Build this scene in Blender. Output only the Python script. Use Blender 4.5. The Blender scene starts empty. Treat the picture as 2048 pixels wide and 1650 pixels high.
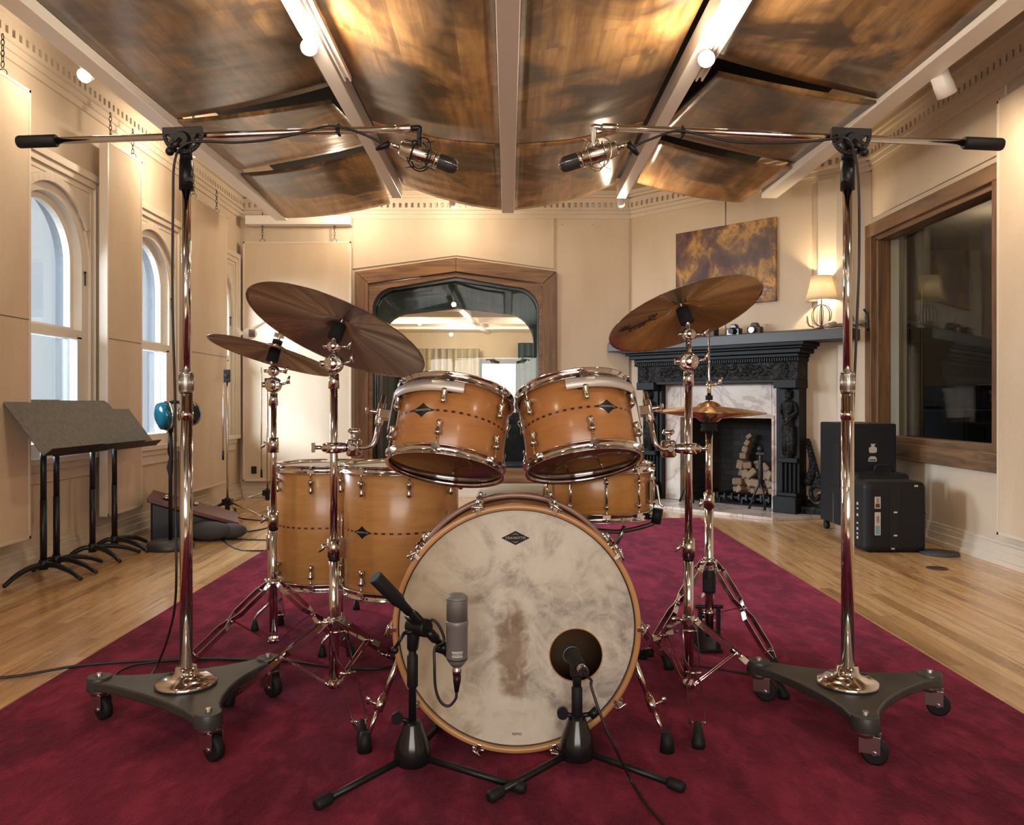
import bpy, bmesh, math, random
from mathutils import Vector, Matrix, Quaternion
PI = math.pi
R = math.radians
random.seed(7)
SC = bpy.context.scene
COL = SC.collection

# ------------------------------------------------------------------ camera, world, daylight, exposure
CH = 0.905                                   # eye height of the tripod
cam_d = bpy.data.cameras.new('camera'); cam = bpy.data.objects.new('camera', cam_d); COL.objects.link(cam)
cam.location = (0, 0, CH); cam.rotation_euler = (R(90), 0, 0)
cam_d.sensor_width = 36; cam_d.lens = 28.125   # f = 1600 px on 2048
cam_d.shift_x = 8 / 2048; cam_d.shift_y = -20 / 2048
cam_d.clip_start = 0.05
SC.camera = cam
SC.view_settings.view_transform = 'Standard'; SC.view_settings.look = 'None'
SC.view_settings.exposure = 0.7; SC.view_settings.gamma = 1.0
SC.view_settings.use_curve_mapping = False
SC.cycles.use_denoising = True
SC.cycles.max_bounces = 8; SC.cycles.diffuse_bounces = 4; SC.cycles.glossy_bounces = 4
SC.cycles.transparent_max_bounces = 12
SC.cycles.sample_clamp_indirect = 4.0
SC.cycles.caustics_reflective = False; SC.cycles.caustics_refractive = False

wd = bpy.data.worlds.new('sky'); SC.world = wd; wd.use_nodes = True
bg = wd.node_tree.nodes['Background']
bg.inputs[0].default_value = (0.84, 0.93, 1.0, 1); bg.inputs[1].default_value = 0.50

def aim(o, target):
    o.rotation_euler = (Vector(target) - o.location).to_track_quat('-Z', 'Y').to_euler()
def light(kind, loc, power, color, target=None, size=0.1, size_y=None, spot=None, blend=0.5):
    d = bpy.data.lights.new('light', kind); o = bpy.data.objects.new('light', d); COL.objects.link(o)
    o.location = loc; d.energy = power; d.color = color
    if kind == 'AREA':
        d.size = size
        if size_y: d.shape = 'RECTANGLE'; d.size_y = size_y
    else: d.shadow_soft_size = size
    if kind == 'SPOT': d.spot_size = R(spot); d.spot_blend = blend
    if target is not None: aim(o, target)
    return o
WARM = (1.0, 0.79, 0.56)
DAY = (0.80, 0.90, 1.0)
# daylight falling in through the three arched windows of the left wall
light('AREA', (-6.0, 5.2, 2.7), 2000, DAY, (0.0, 5.2, 0.9), 6.4, 2.4)
# soft fill light added behind the camera, no such source seen
light('AREA', (0.0, -2.95, 1.35), 66, (1.0, 0.93, 0.84), (0, 3.0, 1.5), 3.6, 1.2)

# ------------------------------------------------------------------ helpers
ROOTM = {}
def W(px, py, Y):
    "point of the place seen in direction (px, py) at distance Y"
    return Vector(((px - 1016) / 1600 * Y, Y, CH - (py - 805) / 1600 * Y))
def G(px, py, z=0.0):
    Y = (CH - z) * 1600 / (py - 805)
    return Vector(((px - 1016) / 1600 * Y, Y, z))

class NT:
    def __init__(s, name):
        s.m = bpy.data.materials.new(name); s.m.use_nodes = True
        s.t = s.m.node_tree; s.b = s.t.nodes['Principled BSDF']; s.o = s.t.nodes['Material Output']
    def n(s, typ, *pos, **kw):
        nd = s.t.nodes.new('ShaderNode' + typ)
        for k, v in kw.items():
            if k.startswith('_'): setattr(nd, k[1:], v)
        for k, v in kw.items():
            if not k.startswith('_'): s.set(nd.inputs[k.replace('__', ' ')], v)
        for i, v in enumerate(pos):
            if v is not None: s.set(nd.inputs[i], v)
        return nd
    def set(s, inp, v):
        if isinstance(v, bpy.types.NodeSocket): s.t.links.new(v, inp)
        elif isinstance(v, bpy.types.Node): s.t.links.new(v.outputs[0], inp)
        else:
            if hasattr(inp.default_value, '__len__') and not hasattr(v, '__len__'): v = (v,) * len(inp.default_value)
            if hasattr(v, '__len__') and len(v) == 3 and len(inp.default_value) == 4: v = (*v, 1)
            inp.default_value = v
    def p(s, **kw):
        for k, v in kw.items(): s.set(s.b.inputs[k.replace('__', ' ')], v)
    def math(s, op, a, b=None, c=None): return s.n('Math', a, b, c, _operation=op)
    def ramp(s, fac, stops):
        nd = s.t.nodes.new('ShaderNodeValToRGB'); s.set(nd.inputs[0], fac); e = nd.color_ramp.elements
        while len(e) < len(stops): e.new(0.5)
        for el, (p, c) in zip(e, stops): el.position = p; el.color = (*c, 1) if len(c) == 3 else c
        return nd
    def mix(s, f, a, b, mode='MIX'):
        nd = s.t.nodes.new('ShaderNodeMix'); nd.data_type = 'RGBA'; nd.blend_type = mode
        s.set(nd.inputs[0], f); s.set(nd.inputs[6], a); s.set(nd.inputs[7], b)
        return nd.outputs[2]
    def bump(s, h, st=0.3, d=0.01): s.p(Normal=s.n('Bump', Strength=st, Distance=d, Height=h))
    def co(s, kind='Object'): return s.n('TexCoord').outputs[kind]
    def map(s, v, sc=(1, 1, 1), rot=(0, 0, 0)): return s.n('Mapping', Vector=v, Scale=sc, Rotation=rot)

def simple(name, col, rough=0.5, metal=0.0, **kw):
    t = NT(name); t.p(Base__Color=col, Roughness=rough, Metallic=metal, **kw); return t.m

def tube(bm, pts, r, seg=12, caps=True, closed=False):
    "sweep a round section along a polyline; r may be a list"
    pts = [Vector(p) for p in pts]; n = len(pts)
    rs = r if isinstance(r, (list, tuple)) else [r] * n
    rings = []; prev = None
    for i, p in enumerate(pts):
        if closed: d = (pts[(i + 1) % n] - pts[i - 1])
        elif i == 0: d = pts[1] - p
        elif i == n - 1: d = p - pts[i - 1]
        else: d = (pts[i + 1] - p).normalized() + (p - pts[i - 1]).normalized()
        if d.length < 1e-9: d = prev[0] if prev else Vector((0, 0, 1))
        d.normalize()
        if prev is None:
            a = Vector((0, 0, 1)) if abs(d.z) < 0.9 else Vector((1, 0, 0))
            u = d.cross(a).normalized()
        else:
            u = (prev[1] - d * prev[1].dot(d)).normalized()
        v = d.cross(u); prev = (d, u)
        rings.append([bm.verts.new(p + (u * math.cos(2 * PI * k / seg) + v * math.sin(2 * PI * k / seg)) * rs[i]) for k in range(seg)])
    m = n if closed else n - 1
    for i in range(m):
        A, B_ = rings[i], rings[(i + 1) % n]
        for k in range(seg):
            f = bm.faces.new((A[k], A[(k + 1) % seg], B_[(k + 1) % seg], B_[k])); f.smooth = True
    if caps and not closed:
        bm.faces.new(rings[0][::-1]); bm.faces.new(rings[-1])
    return bm
def curve_pts(pts, n=8):
    "Catmull-Rom through pts"
    pts = [Vector(p) for p in pts]; out = []
    P_ = [2 * pts[0] - pts[1]] + pts + [2 * pts[-1] - pts[-2]]
    for i in range(1, len(P_) - 2):
        a, b, c, d = P_[i - 1:i + 3]
        for k in range(n):
            t = k / n
            out.append(0.5 * ((2 * b) + (c - a) * t + (2 * a - 5 * b + 4 * c - d) * t * t + (3 * b - a - 3 * c + d) * t ** 3))
    out.append(pts[-1]); return out
def lathe(bm, prof, seg=48, M=None, closed=False, a0=0, a1=2 * PI):
    "revolve (r,z) profile round z; closed joins the last profile point to the first"
    M = M or Matrix(); full = abs(a1 - a0 - 2 * PI) < 1e-6
    cols = seg if full else seg + 1; V = []
    for k in range(cols):
        a = a0 + (a1 - a0) * k / seg; row = []
        for (r, z) in prof: row.append(bm.verts.new(M @ Vector((r * math.cos(a), r * math.sin(a), z))))
        V.append(row)
    n = len(prof); m = n if closed else n - 1
    for k in range(seg):
        A, B_ = V[k], V[(k + 1) % cols]
        for i in range(m):
            j = (i + 1) % n
            if prof[i][0] < 1e-7 and prof[j][0] < 1e-7: continue
            vs = [A[i], B_[i], B_[j], A[j]]
            f = bm.faces.new(vs); f.smooth = True
    bmesh.ops.remove_doubles(bm, verts=bm.verts, dist=1e-6) if any(p[0] < 1e-7 for p in prof) else None
    return bm
def box(bm, c, s, M=None, rot=None):
    c = Vector(c); T = Matrix.Translation(c)
    if rot is not None: T = T @ rot.to_4x4()
    T = (M or Matrix()) @ T @ Matrix.Diagonal((s[0], s[1], s[2], 1))
    bmesh.ops.create_cube(bm, size=1, matrix=T); return bm
def bx(bm, x0, x1, y0, y1, z0, z1, M=None):
    return box(bm, ((x0 + x1) / 2, (y0 + y1) / 2, (z0 + z1) / 2), (abs(x1 - x0), abs(y1 - y0), abs(z1 - z0)), M)
def prism(bm, poly, d, M=None):
    "extrude 2D polygon (local xy) by d along local z"
    M = M or Matrix()
    a = [bm.verts.new(M @ Vector((x, y, 0))) for x, y in poly]; b = [bm.verts.new(M @ Vector((x, y, d))) for x, y in poly]
    n = len(poly); bm.faces.new(a[::-1]); bm.faces.new(b)
    for i in range(n): bm.faces.new((a[i], a[(i + 1) % n], b[(i + 1) % n], b[i]))
    return bm
def ball(bm, c, r, sc=(1, 1, 1), M=None, seg=16):
    T = (M or Matrix()) @ Matrix.Translation(Vector(c)) @ Matrix.Diagonal((sc[0], sc[1], sc[2], 1))
    g = bmesh.ops.create_uvsphere(bm, u_segments=seg, v_segments=max(6, seg // 2), radius=r, matrix=T)
    for v in g['verts']:
        for f in v.link_faces: f.smooth = True
    return bm
def cyl(bm, a, b, r, seg=20, r2=None): return tube(bm, [a, b], [r, r if r2 is None else r2], seg)
def BM(): return bmesh.new()
def frame(o, z, x=None):
    "matrix with origin o, local z along z"
    z = Vector(z).normalized(); x = Vector(x) if x is not None else (Vector((1, 0, 0)) if abs(z.x) < 0.9 else Vector((0, 1, 0)))
    x = (x - z * x.dot(z)).normalized(); y = z.cross(x)
    return Matrix(((x.x, y.x, z.x, o[0]), (x.y, y.y, z.y, o[1]), (x.z, y.z, z.z, o[2]), (0, 0, 0, 1)))

def tag(o, label=None, cat=None, group=None, kind=None):
    if label: o['label'] = label
    if cat: o['category'] = cat
    if group: o['group'] = group
    if kind: o['kind'] = kind
    return o
def thing(name, label, cat, M=(0, 0, 0), group=None, kind=None):
    o = bpy.data.objects.new(name, None); COL.objects.link(o)
    M = M if isinstance(M, Matrix) else Matrix.Translation(Vector(M))
    o.matrix_world = M; o.empty_display_size = 0.05; ROOTM[o.name] = M.copy()
    return tag(o, label, cat, group, kind)
def obj(name, bm, m, parent=None, local=False, bevel=0, label=None, sharp=None):
    "links the bmesh as one object; coordinates are world ones unless local"
    me = bpy.data.meshes.new(name)
    bmesh.ops.recalc_face_normals(bm, faces=bm.faces)
    if parent is not None:
        RM = ROOTM[parent.name]
        if not local: bmesh.ops.transform(bm, matrix=RM.inverted(), verts=bm.verts)
        o = bpy.data.objects.new(name, me); COL.objects.link(o); o.parent = parent; ROOTM[o.name] = RM
    else:
        xs = [v.co for v in bm.verts]
        c = Vector(((min(v.x for v in xs) + max(v.x for v in xs)) / 2, (min(v.y for v in xs) + max(v.y for v in xs)) / 2, min(v.z for v in xs)))
        bmesh.ops.translate(bm, verts=bm.verts, vec=-c)
        o = bpy.data.objects.new(name, me); COL.objects.link(o); o.location = c; ROOTM[o.name] = Matrix.Translation(c)
    bm.to_mesh(me); bm.free()
    for mm in (m if isinstance(m, (list, tuple)) else [m]): me.materials.append(mm)
    if bevel:
        b = o.modifiers.new('bevel', 'BEVEL'); b.width = bevel; b.segments = 2; b.limit_method = 'ANGLE'; b.angle_limit = R(40)
    if label: o['label'] = label
    return o
def struct(name, bm, m, bevel=0, parent=None):
    o = obj(name, bm, m, parent, bevel=bevel)
    if parent is None: o['kind'] = 'structure'
    return o
def text_bm(s, size, M, depth=0.0006, sx=1.0):
    c = bpy.data.curves.new('txt', 'FONT'); c.body = s; c.size = size; c.extrude = depth; c.align_x = 'CENTER'; c.align_y = 'CENTER'
    o = bpy.data.objects.new('txt', c); COL.objects.link(o)
    dg = bpy.context.evaluated_depsgraph_get(); me = bpy.data.meshes.new_from_object(o.evaluated_get(dg))
    bm = BM(); bm.from_mesh(me); bpy.data.objects.remove(o); bpy.data.curves.remove(c); bpy.data.meshes.remove(me)
    bmesh.ops.transform(bm, matrix=M @ Matrix.Diagonal((sx, 1, 1, 1)), verts=bm.verts); return bm
# ------------------------------------------------------------------ materials
M_ = {}
M_['chrome'] = simple('chrome', (0.72, 0.70, 0.69), 0.10, 1.0)
M_['steel'] = simple('brushed_steel', (0.55, 0.53, 0.52), 0.28, 1.0)
M_['nickel'] = simple('nickel', (0.62, 0.58, 0.52), 0.2, 1.0)
M_['black'] = simple('black_paint', (0.008, 0.008, 0.010), 0.38, Specular__IOR__Level=0.35)
M_['rubber'] = simple('black_rubber', (0.010, 0.010, 0.012), 0.6, Specular__IOR__Level=0.3)
M_['smoky'] = simple('smoky_amber_head', (0.20, 0.115, 0.06), 0.4)
M_['gloss_black'] = simple('gloss_black', (0.008, 0.009, 0.010), 0.16)
M_['white'] = simple('white_paint', (0.72, 0.66, 0.58), 0.45)
M_['track_white'] = simple('white_enamel', (0.90, 0.88, 0.85), 0.3)
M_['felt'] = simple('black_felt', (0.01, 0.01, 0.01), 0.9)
M_['white_felt'] = simple('white_felt', (0.7, 0.68, 0.64), 0.8)
M_['cable'] = simple('cable_jacket', (0.012, 0.012, 0.013), 0.45)
M_['sticker'] = simple('sticker', (0.5, 0.48, 0.44), 0.5)
M_['sticker_blue'] = simple('sticker_blue', (0.16, 0.32, 0.40), 0.5)
M_['teal'] = simple('teal_lacquer', (0.01, 0.10, 0.15), 0.12, 0.3)
M_['maroon'] = simple('maroon_leather', (0.09, 0.018, 0.02), 0.4)
M_['grey_cloth'] = simple('grey_cloth', (0.05, 0.05, 0.055), 0.9)
M_['mic_grey'] = simple('mic_grey', (0.24, 0.23, 0.225), 0.42, 0.35)
M_['red_tape'] = simple('red_tape', (0.30, 0.01, 0.04), 0.5)
M_['dark_wood'] = simple('dark_wood', (0.04, 0.022, 0.012), 0.5)

def glass_mat(name, tint, refl=1.0, rough=0.0, base=None, basefac=0.0):
    t = NT(name)
    tr = t.n('BsdfTransparent', Color=tint); gl = t.n('BsdfGlossy', Roughness=rough)
    fc = t.n('LayerWeight', Blend=0.5).outputs['Facing']
    f = t.math('MULTIPLY', t.math('ADD', t.math('MULTIPLY', t.math('POWER', fc, 5.0), 0.95), 0.045), refl)
    mx = t.n('MixShader', f, tr, gl)
    if base:
        df = t.n('BsdfDiffuse', Color=base); mx = t.n('MixShader', basefac, mx, df)
    t.t.links.new(mx.outputs[0], t.o.inputs['Surface']); return t.m
M_['glass'] = glass_mat('window_glass', (0.93, 0.95, 0.96), 1.0)
M_['booth_glass'] = glass_mat('booth_glass', (0.86, 0.89, 0.88), 0.75)
M_['clear_head'] = glass_mat('clear_drumhead', (0.80, 0.70, 0.64), 1.3, 0.06, (0.30, 0.15, 0.09), 0.25)

def emis(name, col, st):
    t = NT(name); t.p(Base__Color=col, Emission__Color=col, Emission__Strength=st); return t.m
M_['bulb'] = emis('lamp_glow', (1.0, 0.80, 0.55), 22.0)
M_['shade'] = None

def mesh_grille(k=1.0):
    t = NT('mic_grille'); v = t.co()
    w1 = t.n('TexWave', Vector=t.map(v, rot=(0, R(45), 0)), Scale=170.0, _wave_type='BANDS', _bands_direction='X')
    w2 = t.n('TexWave', Vector=t.map(v, rot=(0, R(-45), 0)), Scale=170.0, _wave_type='BANDS', _bands_direction='X')
    m = t.math('MULTIPLY', w1.outputs[1], w2.outputs[1])
    t.p(Base__Color=t.ramp(m, [(0.0, (0.07 * k,) * 3), (0.35, (0.36 * k, 0.35 * k, 0.34 * k))]), Metallic=0.4, Roughness=0.45)
    t.bump(m, 0.4, 0.001); return t.m
M_['grille'] = mesh_grille(); M_['grille_dark'] = mesh_grille(0.22)

def shell_mat(name, z0, flip=False, col=(0.55, 0.245, 0.08)):
    "satin honey maple ply with a dashed inlay running round the shell at height z0"
    t = NT(name); v = t.co(); xyz = t.n('SeparateXYZ', v)
    ang = t.math('ARCTAN2', xyz.outputs[1], xyz.outputs[0])
    cv = t.n('CombineXYZ', t.math('MULTIPLY', ang, 0.35), 0.0, t.math('MULTIPLY', xyz.outputs[2], 9.0))
    nz = t.n('TexNoise', Vector=cv, Scale=3.2, Detail=7.0, Roughness=0.6, Distortion=0.5)
    fg = t.n('TexNoise', Vector=t.n('CombineXYZ', t.math('MULTIPLY', ang, 1.2), 0.0, t.math('MULTIPLY', xyz.outputs[2], 60.0)), Scale=3.0, Detail=4.0)
    base = t.ramp(nz, [(0.25, tuple(c * 0.66 for c in col)), (0.5, col), (0.78, (min(1, col[0] * 1.18), col[1] * 1.32, col[2] * 1.6))])
    base = t.mix(0.35, base.outputs[0], t.ramp(fg, [(0.3, (0.42, 0.15, 0.03)), (0.7, (0.75, 0.36, 0.10))]).outputs[0], 'MULTIPLY')
    base = t.mix(0.35, base, t.ramp(nz, [(0.3, col), (0.7, (col[0], col[1] * 1.1, col[2]))]).outputs[0])
    if z0 is not None:
        dz = t.math('ABSOLUTE', t.math('SUBTRACT', xyz.outputs[2], z0))
        band = t.math('LESS_THAN', dz, 0.0034)
        dash = t.math('GREATER_THAN', t.math('SINE', t.math('MULTIPLY', ang, 46.0)), 0.1)
        edge = t.math('MULTIPLY', band, t.math('GREATER_THAN', dz, 0.0026))
        mk = t.math('MAXIMUM', t.math('MULTIPLY', band, dash), t.math('MULTIPLY', edge, 0.7))
        base = t.mix(mk, base, (0.035, 0.010, 0.012))
    t.p(Base__Color=base, Roughness=0.34, Coat__Weight=0.35, Coat__Roughness=0.16); return t.m
M_['hoopwood'] = shell_mat('hoop_maple', None, col=(0.56, 0.30, 0.12))
M_['alu'] = simple('satin_aluminium', (0.80, 0.77, 0.75), 0.5, 0.6)
M_['hoop_rose'] = simple('rose_lacquer', (0.33, 0.19, 0.15), 0.3, 0.1)

def kick_head():
    t = NT('calfskin_head'); v = t.co()
    a = t.n('TexNoise', Vector=v, Scale=5.5, Detail=6.0, Roughness=0.62, Distortion=0.9)
    b = t.n('TexNoise', Vector=v, Scale=17.0, Detail=5.0, Distortion=1.5)
    c = t.n('TexVoronoi', Vector=t.n('VectorMath', t.map(v, (26, 26, 26)), t.n('TexNoise', Vector=v, Scale=9.0).outputs[1], _operation='ADD'), Scale=1.0, _feature='DISTANCE_TO_EDGE')
    veins = t.ramp(c.outputs[0], [(0.0, (1, 1, 1)), (0.05, (0, 0, 0))])
    base = t.ramp(a, [(0.35, (0.27, 0.235, 0.215)), (0.45, (0.45, 0.40, 0.345)), (0.54, (0.64, 0.59, 0.50)), (0.75, (0.72, 0.67, 0.57))])
    base = t.mix(t.ramp(b, [(0.42, (0, 0, 0)), (0.62, (0.55, 0.55, 0.55))]).outputs[0], base.outputs[0], (0.70, 0.645, 0.55))
    base = t.mix(t.math('MULTIPLY', veins.outputs[0], 0.25), base, (0.76, 0.72, 0.64))
    # brown stain left of centre, running downwards
    xyz = t.n('SeparateXYZ', v)
    sx = t.math('DIVIDE', t.math('ADD', xyz.outputs[0], 0.012), 0.052)
    sy = t.math('DIVIDE', t.math('ADD', xyz.outputs[1], 0.06), 0.135)
    rr = t.math('ADD', t.math('POWER', sx, 2.0), t.math('POWER', sy, 2.0))
    rr = t.math('ADD', rr, t.math('MULTIPLY', t.math('SUBTRACT', b.outputs[0], 0.5), 2.2))
    st = t.ramp(rr, [(0.1, (0.75, 0.75, 0.75)), (1.0, (0, 0, 0))]); st.color_ramp.interpolation = 'EASE'
    base = t.mix(st.outputs[0], base, (0.23, 0.135, 0.06))
    # yellowed left border
    r2 = t.n('VectorMath', v, _operation='LENGTH').outputs['Value']
    lf = t.math('MULTIPLY', t.ramp(r2, [(0.20, (0, 0, 0)), (0.30, (1, 1, 1))]).outputs[0], t.ramp(t.math('ADD', t.math('MULTIPLY', xyz.outputs[0], -3.0), 0.3), [(0.5, (0, 0, 0)), (1.0, (0.55, 0.55, 0.55))]).outputs[0])
    base = t.mix(lf, base, (0.42, 0.29, 0.13))
    t.p(Base__Color=base, Roughness=0.42); t.bump(b, 0.12, 0.004); return t.m
M_['kick_head'] = kick_head()
def milky():
    t = NT('coated_head'); df = t.n('BsdfDiffuse', Color=(0.72, 0.66, 0.58)); tl = t.n('BsdfTranslucent', Color=(0.72, 0.66, 0.58)); gl = t.n('BsdfGlossy', Roughness=0.35)
    m1 = t.n('MixShader', 0.45, df, tl); m2 = t.n('MixShader', 0.06, m1, gl)
    t.t.links.new(m2.outputs[0], t.o.inputs['Surface']); return t.m
M_['coated'] = milky()

def bronze(name, col, rough=0.33, dark=0.5):
    t = NT(name); v = t.co(); xyz = t.n('SeparateXYZ', v)
    r = t.math('SQRT', t.math('ADD', t.math('POWER', xyz.outputs[0], 2.0), t.math('POWER', xyz.outputs[1], 2.0)))
    nr = t.n('TexNoise', Vector=t.n('CombineXYZ', t.math('MULTIPLY', r, 160.0), 0, 0), Scale=2.5, Detail=3.0)
    pat = t.n('TexNoise', Vector=v, Scale=4.0, Detail=4.0)
    c = t.mix(t.ramp(pat, [(0.35, (0, 0, 0)), (0.7, (1, 1, 1))]).outputs[0], tuple(x * dark for x in col), col)
    c = t.mix(0.5, c, t.ramp(nr, [(0.3, tuple(x * 0.75 for x in col)), (0.7, tuple(min(1, x * 1.15) for x in col))]).outputs[0])
    tg = t.n('Tangent', _direction_type='RADIAL', _axis='Z')
    ang = t.n('TexNoise', Vector=t.n('VectorMath', t.n('VectorMath', t.n('CombineXYZ', xyz.outputs[0], xyz.outputs[1], 0), _operation='NORMALIZE').outputs[0], (2.2, 2.2, 2.2), _operation='MULTIPLY').outputs[0], Scale=1.5, Detail=3.0, Roughness=0.6)
    rr = t.ramp(ang, [(0.38, (rough + 0.16,) * 3), (0.60, (rough - 0.12,) * 3)]).outputs[0]
    c = t.mix(t.ramp(ang, [(0.42, (0.55,) * 3), (0.62, (0, 0, 0))]).outputs[0], c, tuple(x * 0.62 for x in col))
    t.p(Base__Color=c, Metallic=0.93, Roughness=rr, Anisotropic=0.85, Anisotropic__Rotation=0.25, Tangent=tg)
    t.bump(nr, 0.18, 0.0012); return t.m
M_['bronze_dark'] = bronze('dark_bronze', (0.38, 0.275, 0.235), 0.36)
M_['bronze_gold'] = bronze('golden_bronze', (0.48, 0.35, 0.21), 0.34)
M_['bronze_hat'] = bronze('hihat_bronze', (0.66, 0.40, 0.19), 0.30, 0.75)

def planks():
    t = NT('oak_strip_floor'); v = t.co('Object'); xyz = t.n('SeparateXYZ', v)
    bw = 0.062
    bi = t.math('FLOOR', t.math('DIVIDE', xyz.outputs[0], bw))
    off = t.n('TexWhiteNoise', W=bi, _noise_dimensions='1D')
    yl = t.math('ADD', xyz.outputs[1], t.math('MULTIPLY', off.outputs[0], 3.0))
    bj = t.math('FLOOR', t.math('DIVIDE', yl, 1.15))
    idn = t.n('TexWhiteNoise', Vector=t.n('CombineXYZ', bi, bj, 0), _noise_dimensions='2D')
    gv = t.n('CombineXYZ', t.math('MULTIPLY', xyz.outputs[0], 26.0), t.math('ADD', t.math('MULTIPLY', xyz.outputs[1], 1.6), t.math('MULTIPLY', idn.outputs[0], 40.0)), t.math('MULTIPLY', bi, 0.37))
    g = t.n('TexNoise', Vector=gv, Scale=1.6, Detail=7.0, Roughness=0.65, Distortion=0.6)
    base = t.ramp(g, [(0.30, (0.26, 0.13, 0.05)), (0.42, (0.54, 0.33, 0.15)), (0.6, (0.70, 0.46, 0.235)), (0.8, (0.80, 0.58, 0.35))])
    tint = t.ramp(idn.outputs[0], [(0.0, (0.62, 0.55, 0.48)), (0.5, (0.95, 0.9, 0.85)), (1.0, (1.0, 1.0, 1.0))])
    base = t.mix(1.0, base.outputs[0], tint.outputs[0], 'MULTIPLY')
    fx = t.math('FRACT', t.math('DIVIDE', xyz.outputs[0], bw)); fy = t.math('FRACT', t.math('DIVIDE', yl, 1.15))
    gap = t.math('MAXIMUM', t.math('LESS_THAN', fx, 0.022), t.math('LESS_THAN', fy, 0.0022))
    base = t.mix(t.math('MULTIPLY', gap, 0.75), base, (0.05, 0.025, 0.01))
    t.p(Base__Color=base, Roughness=t.ramp(g, [(0.3, (0.30,) * 3), (0.8, (0.20,) * 3)]).outputs[0], Coat__Weight=0.4, Coat__Roughness=0.12)
    t.bump(t.math('SUBTRACT', g.outputs[0], gap), 0.12, 0.003); return t.m
M_['floor'] = planks()

def rug():
    t = NT('crimson_pile_rug'); v = t.co()
    a = t.n('TexNoise', Vector=t.map(v, (1.0, 0.5, 1)), Scale=3.6, Detail=6.0, Roughness=0.62, Distortion=0.3)
    b = t.n('TexNoise', Vector=t.map(v, (1, 0.5, 1)), Scale=13.0, Detail=5.0, Roughness=0.65, Distortion=0.2)
    c = t.n('TexNoise', Vector=v, Scale=420.0, Detail=2.0)
    base = t.ramp(a, [(0.44, (0.028, 0.002, 0.007)), (0.5, (0.12, 0.008, 0.025)), (0.57, (0.31, 0.030, 0.068))])
    base = t.mix(0.5, base.outputs[0], t.ramp(b, [(0.43, (0.028, 0.002, 0.007)), (0.52, (0.13, 0.009, 0.028)), (0.60, (0.34, 0.038, 0.080))]).outputs[0])
    base = t.mix(0.35, base, t.ramp(c, [(0.35, (0.07, 0.005, 0.018)), (0.65, (0.22, 0.026, 0.06))]).outputs[0])
    t.p(Base__Color=base, Roughness=0.95, Sheen__Weight=0.4, Sheen__Roughness=0.35, Sheen__Tint=(0.85, 0.20, 0.34), Specular__IOR__Level=0.1)
    h = t.math('ADD', t.math('MULTIPLY', b.outputs[0], 1.6), t.math('MULTIPLY', c.outputs[0], 0.35))
    t.bump(h, 0.7, 0.02); return t.m
M_['rug'] = rug()

def plaster(name, col, sc=90.0, st=0.15, stain=0.10, rough=0.75):
    t = NT(name); v = t.co()
    a = t.n('TexNoise', Vector=v, Scale=sc, Detail=3.0); b = t.n('TexNoise', Vector=t.map(v, (1, 1, 0.35)), Scale=2.2, Detail=5.0, Distortion=0.4)
    c = t.mix(t.ramp(b, [(0.35, (stain,) * 3), (0.7, (0, 0, 0))]).outputs[0], col, tuple(x * y for x, y in zip(col, (0.72, 0.62, 0.5))))
    c = t.mix(0.10, c, a.outputs[0], 'MULTIPLY')
    t.p(Base__Color=c, Roughness=rough); t.bump(a, st, 0.004); return t.m
M_['wall'] = plaster('cream_fabric_wall', (0.66, 0.56, 0.44), 160, 0.12, 0.4)
M_['panel'] = plaster('cream_panel', (0.66, 0.55, 0.42), 60, 0.3, 0.55)
M_['trim'] = plaster('cream_trim', (0.68, 0.60, 0.50), 30, 0.05, 0.3, 0.5)
M_['ceil'] = plaster('cream_ceiling', (0.52, 0.43, 0.33), 40, 0.1, 0.5)

def ply(name, seed, light=1.0):
    t = NT(name); v = t.n('VectorMath', t.co(), (seed * 3.7, seed * 1.3, 0), _operation='ADD').outputs[0]; xyz = t.n('SeparateXYZ', v)
    bi = t.math('FLOOR', t.math('DIVIDE', xyz.outputs[0], 0.135))
    ofs = t.n('TexWhiteNoise', W=bi, _noise_dimensions='1D')
    bj = t.math('FLOOR', t.math('DIVIDE', t.math('ADD', xyz.outputs[1], t.math('MULTIPLY', ofs.outputs[0], 2.0)), 0.9))
    idn = t.n('TexWhiteNoise', Vector=t.n('CombineXYZ', bi, bj, seed), _noise_dimensions='3D')
    g = t.n('TexNoise', Vector=t.n('CombineXYZ', t.math('MULTIPLY', xyz.outputs[0], 14.0), t.math('MULTIPLY', xyz.outputs[1], 1.1), t.math('MULTIPLY', idn.outputs[0], 20.0)), Scale=1.8, Detail=6.0, Roughness=0.6)
    s = t.n('TexNoise', Vector=t.map(v, (1.3, 1.0, 1)), Scale=1.5, Detail=5.0, Roughness=0.55, Distortion=1.2)
    base = t.ramp(g, [(0.3, (0.17 * light, 0.085 * light, 0.03 * light)), (0.55, (0.32 * light, 0.19 * light, 0.08 * light)), (0.8, (0.44 * light, 0.28 * light, 0.125 * light))])
    base = t.mix(1.0, base.outputs[0], t.ramp(idn.outputs[0], [(0, (0.62, 0.58, 0.52)), (1, (1, 1, 1))]).outputs[0], 'MULTIPLY')
    base = t.mix(t.ramp(s, [(0.40, (0.9,) * 3), (0.55 if seed else 0.60, (0, 0, 0))]).outputs[0], base, (0.05, 0.032, 0.022))
    t.p(Base__Color=base, Roughness=0.28, Coat__Weight=0.3, Coat__Roughness=0.2)
    wv = t.n('TexNoise', Vector=t.map(v, (0.6, 2.2, 1)), Scale=1.7, Detail=2.0)
    t.bump(wv, 0.35, 0.05); return t.m
M_['ply'] = [ply('stained_ply_' + w, i, l) for i, (w, l) in enumerate([('dark', 1.15), ('amber', 1.7), ('honey', 1.7), ('umber', 1.35)])]

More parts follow.
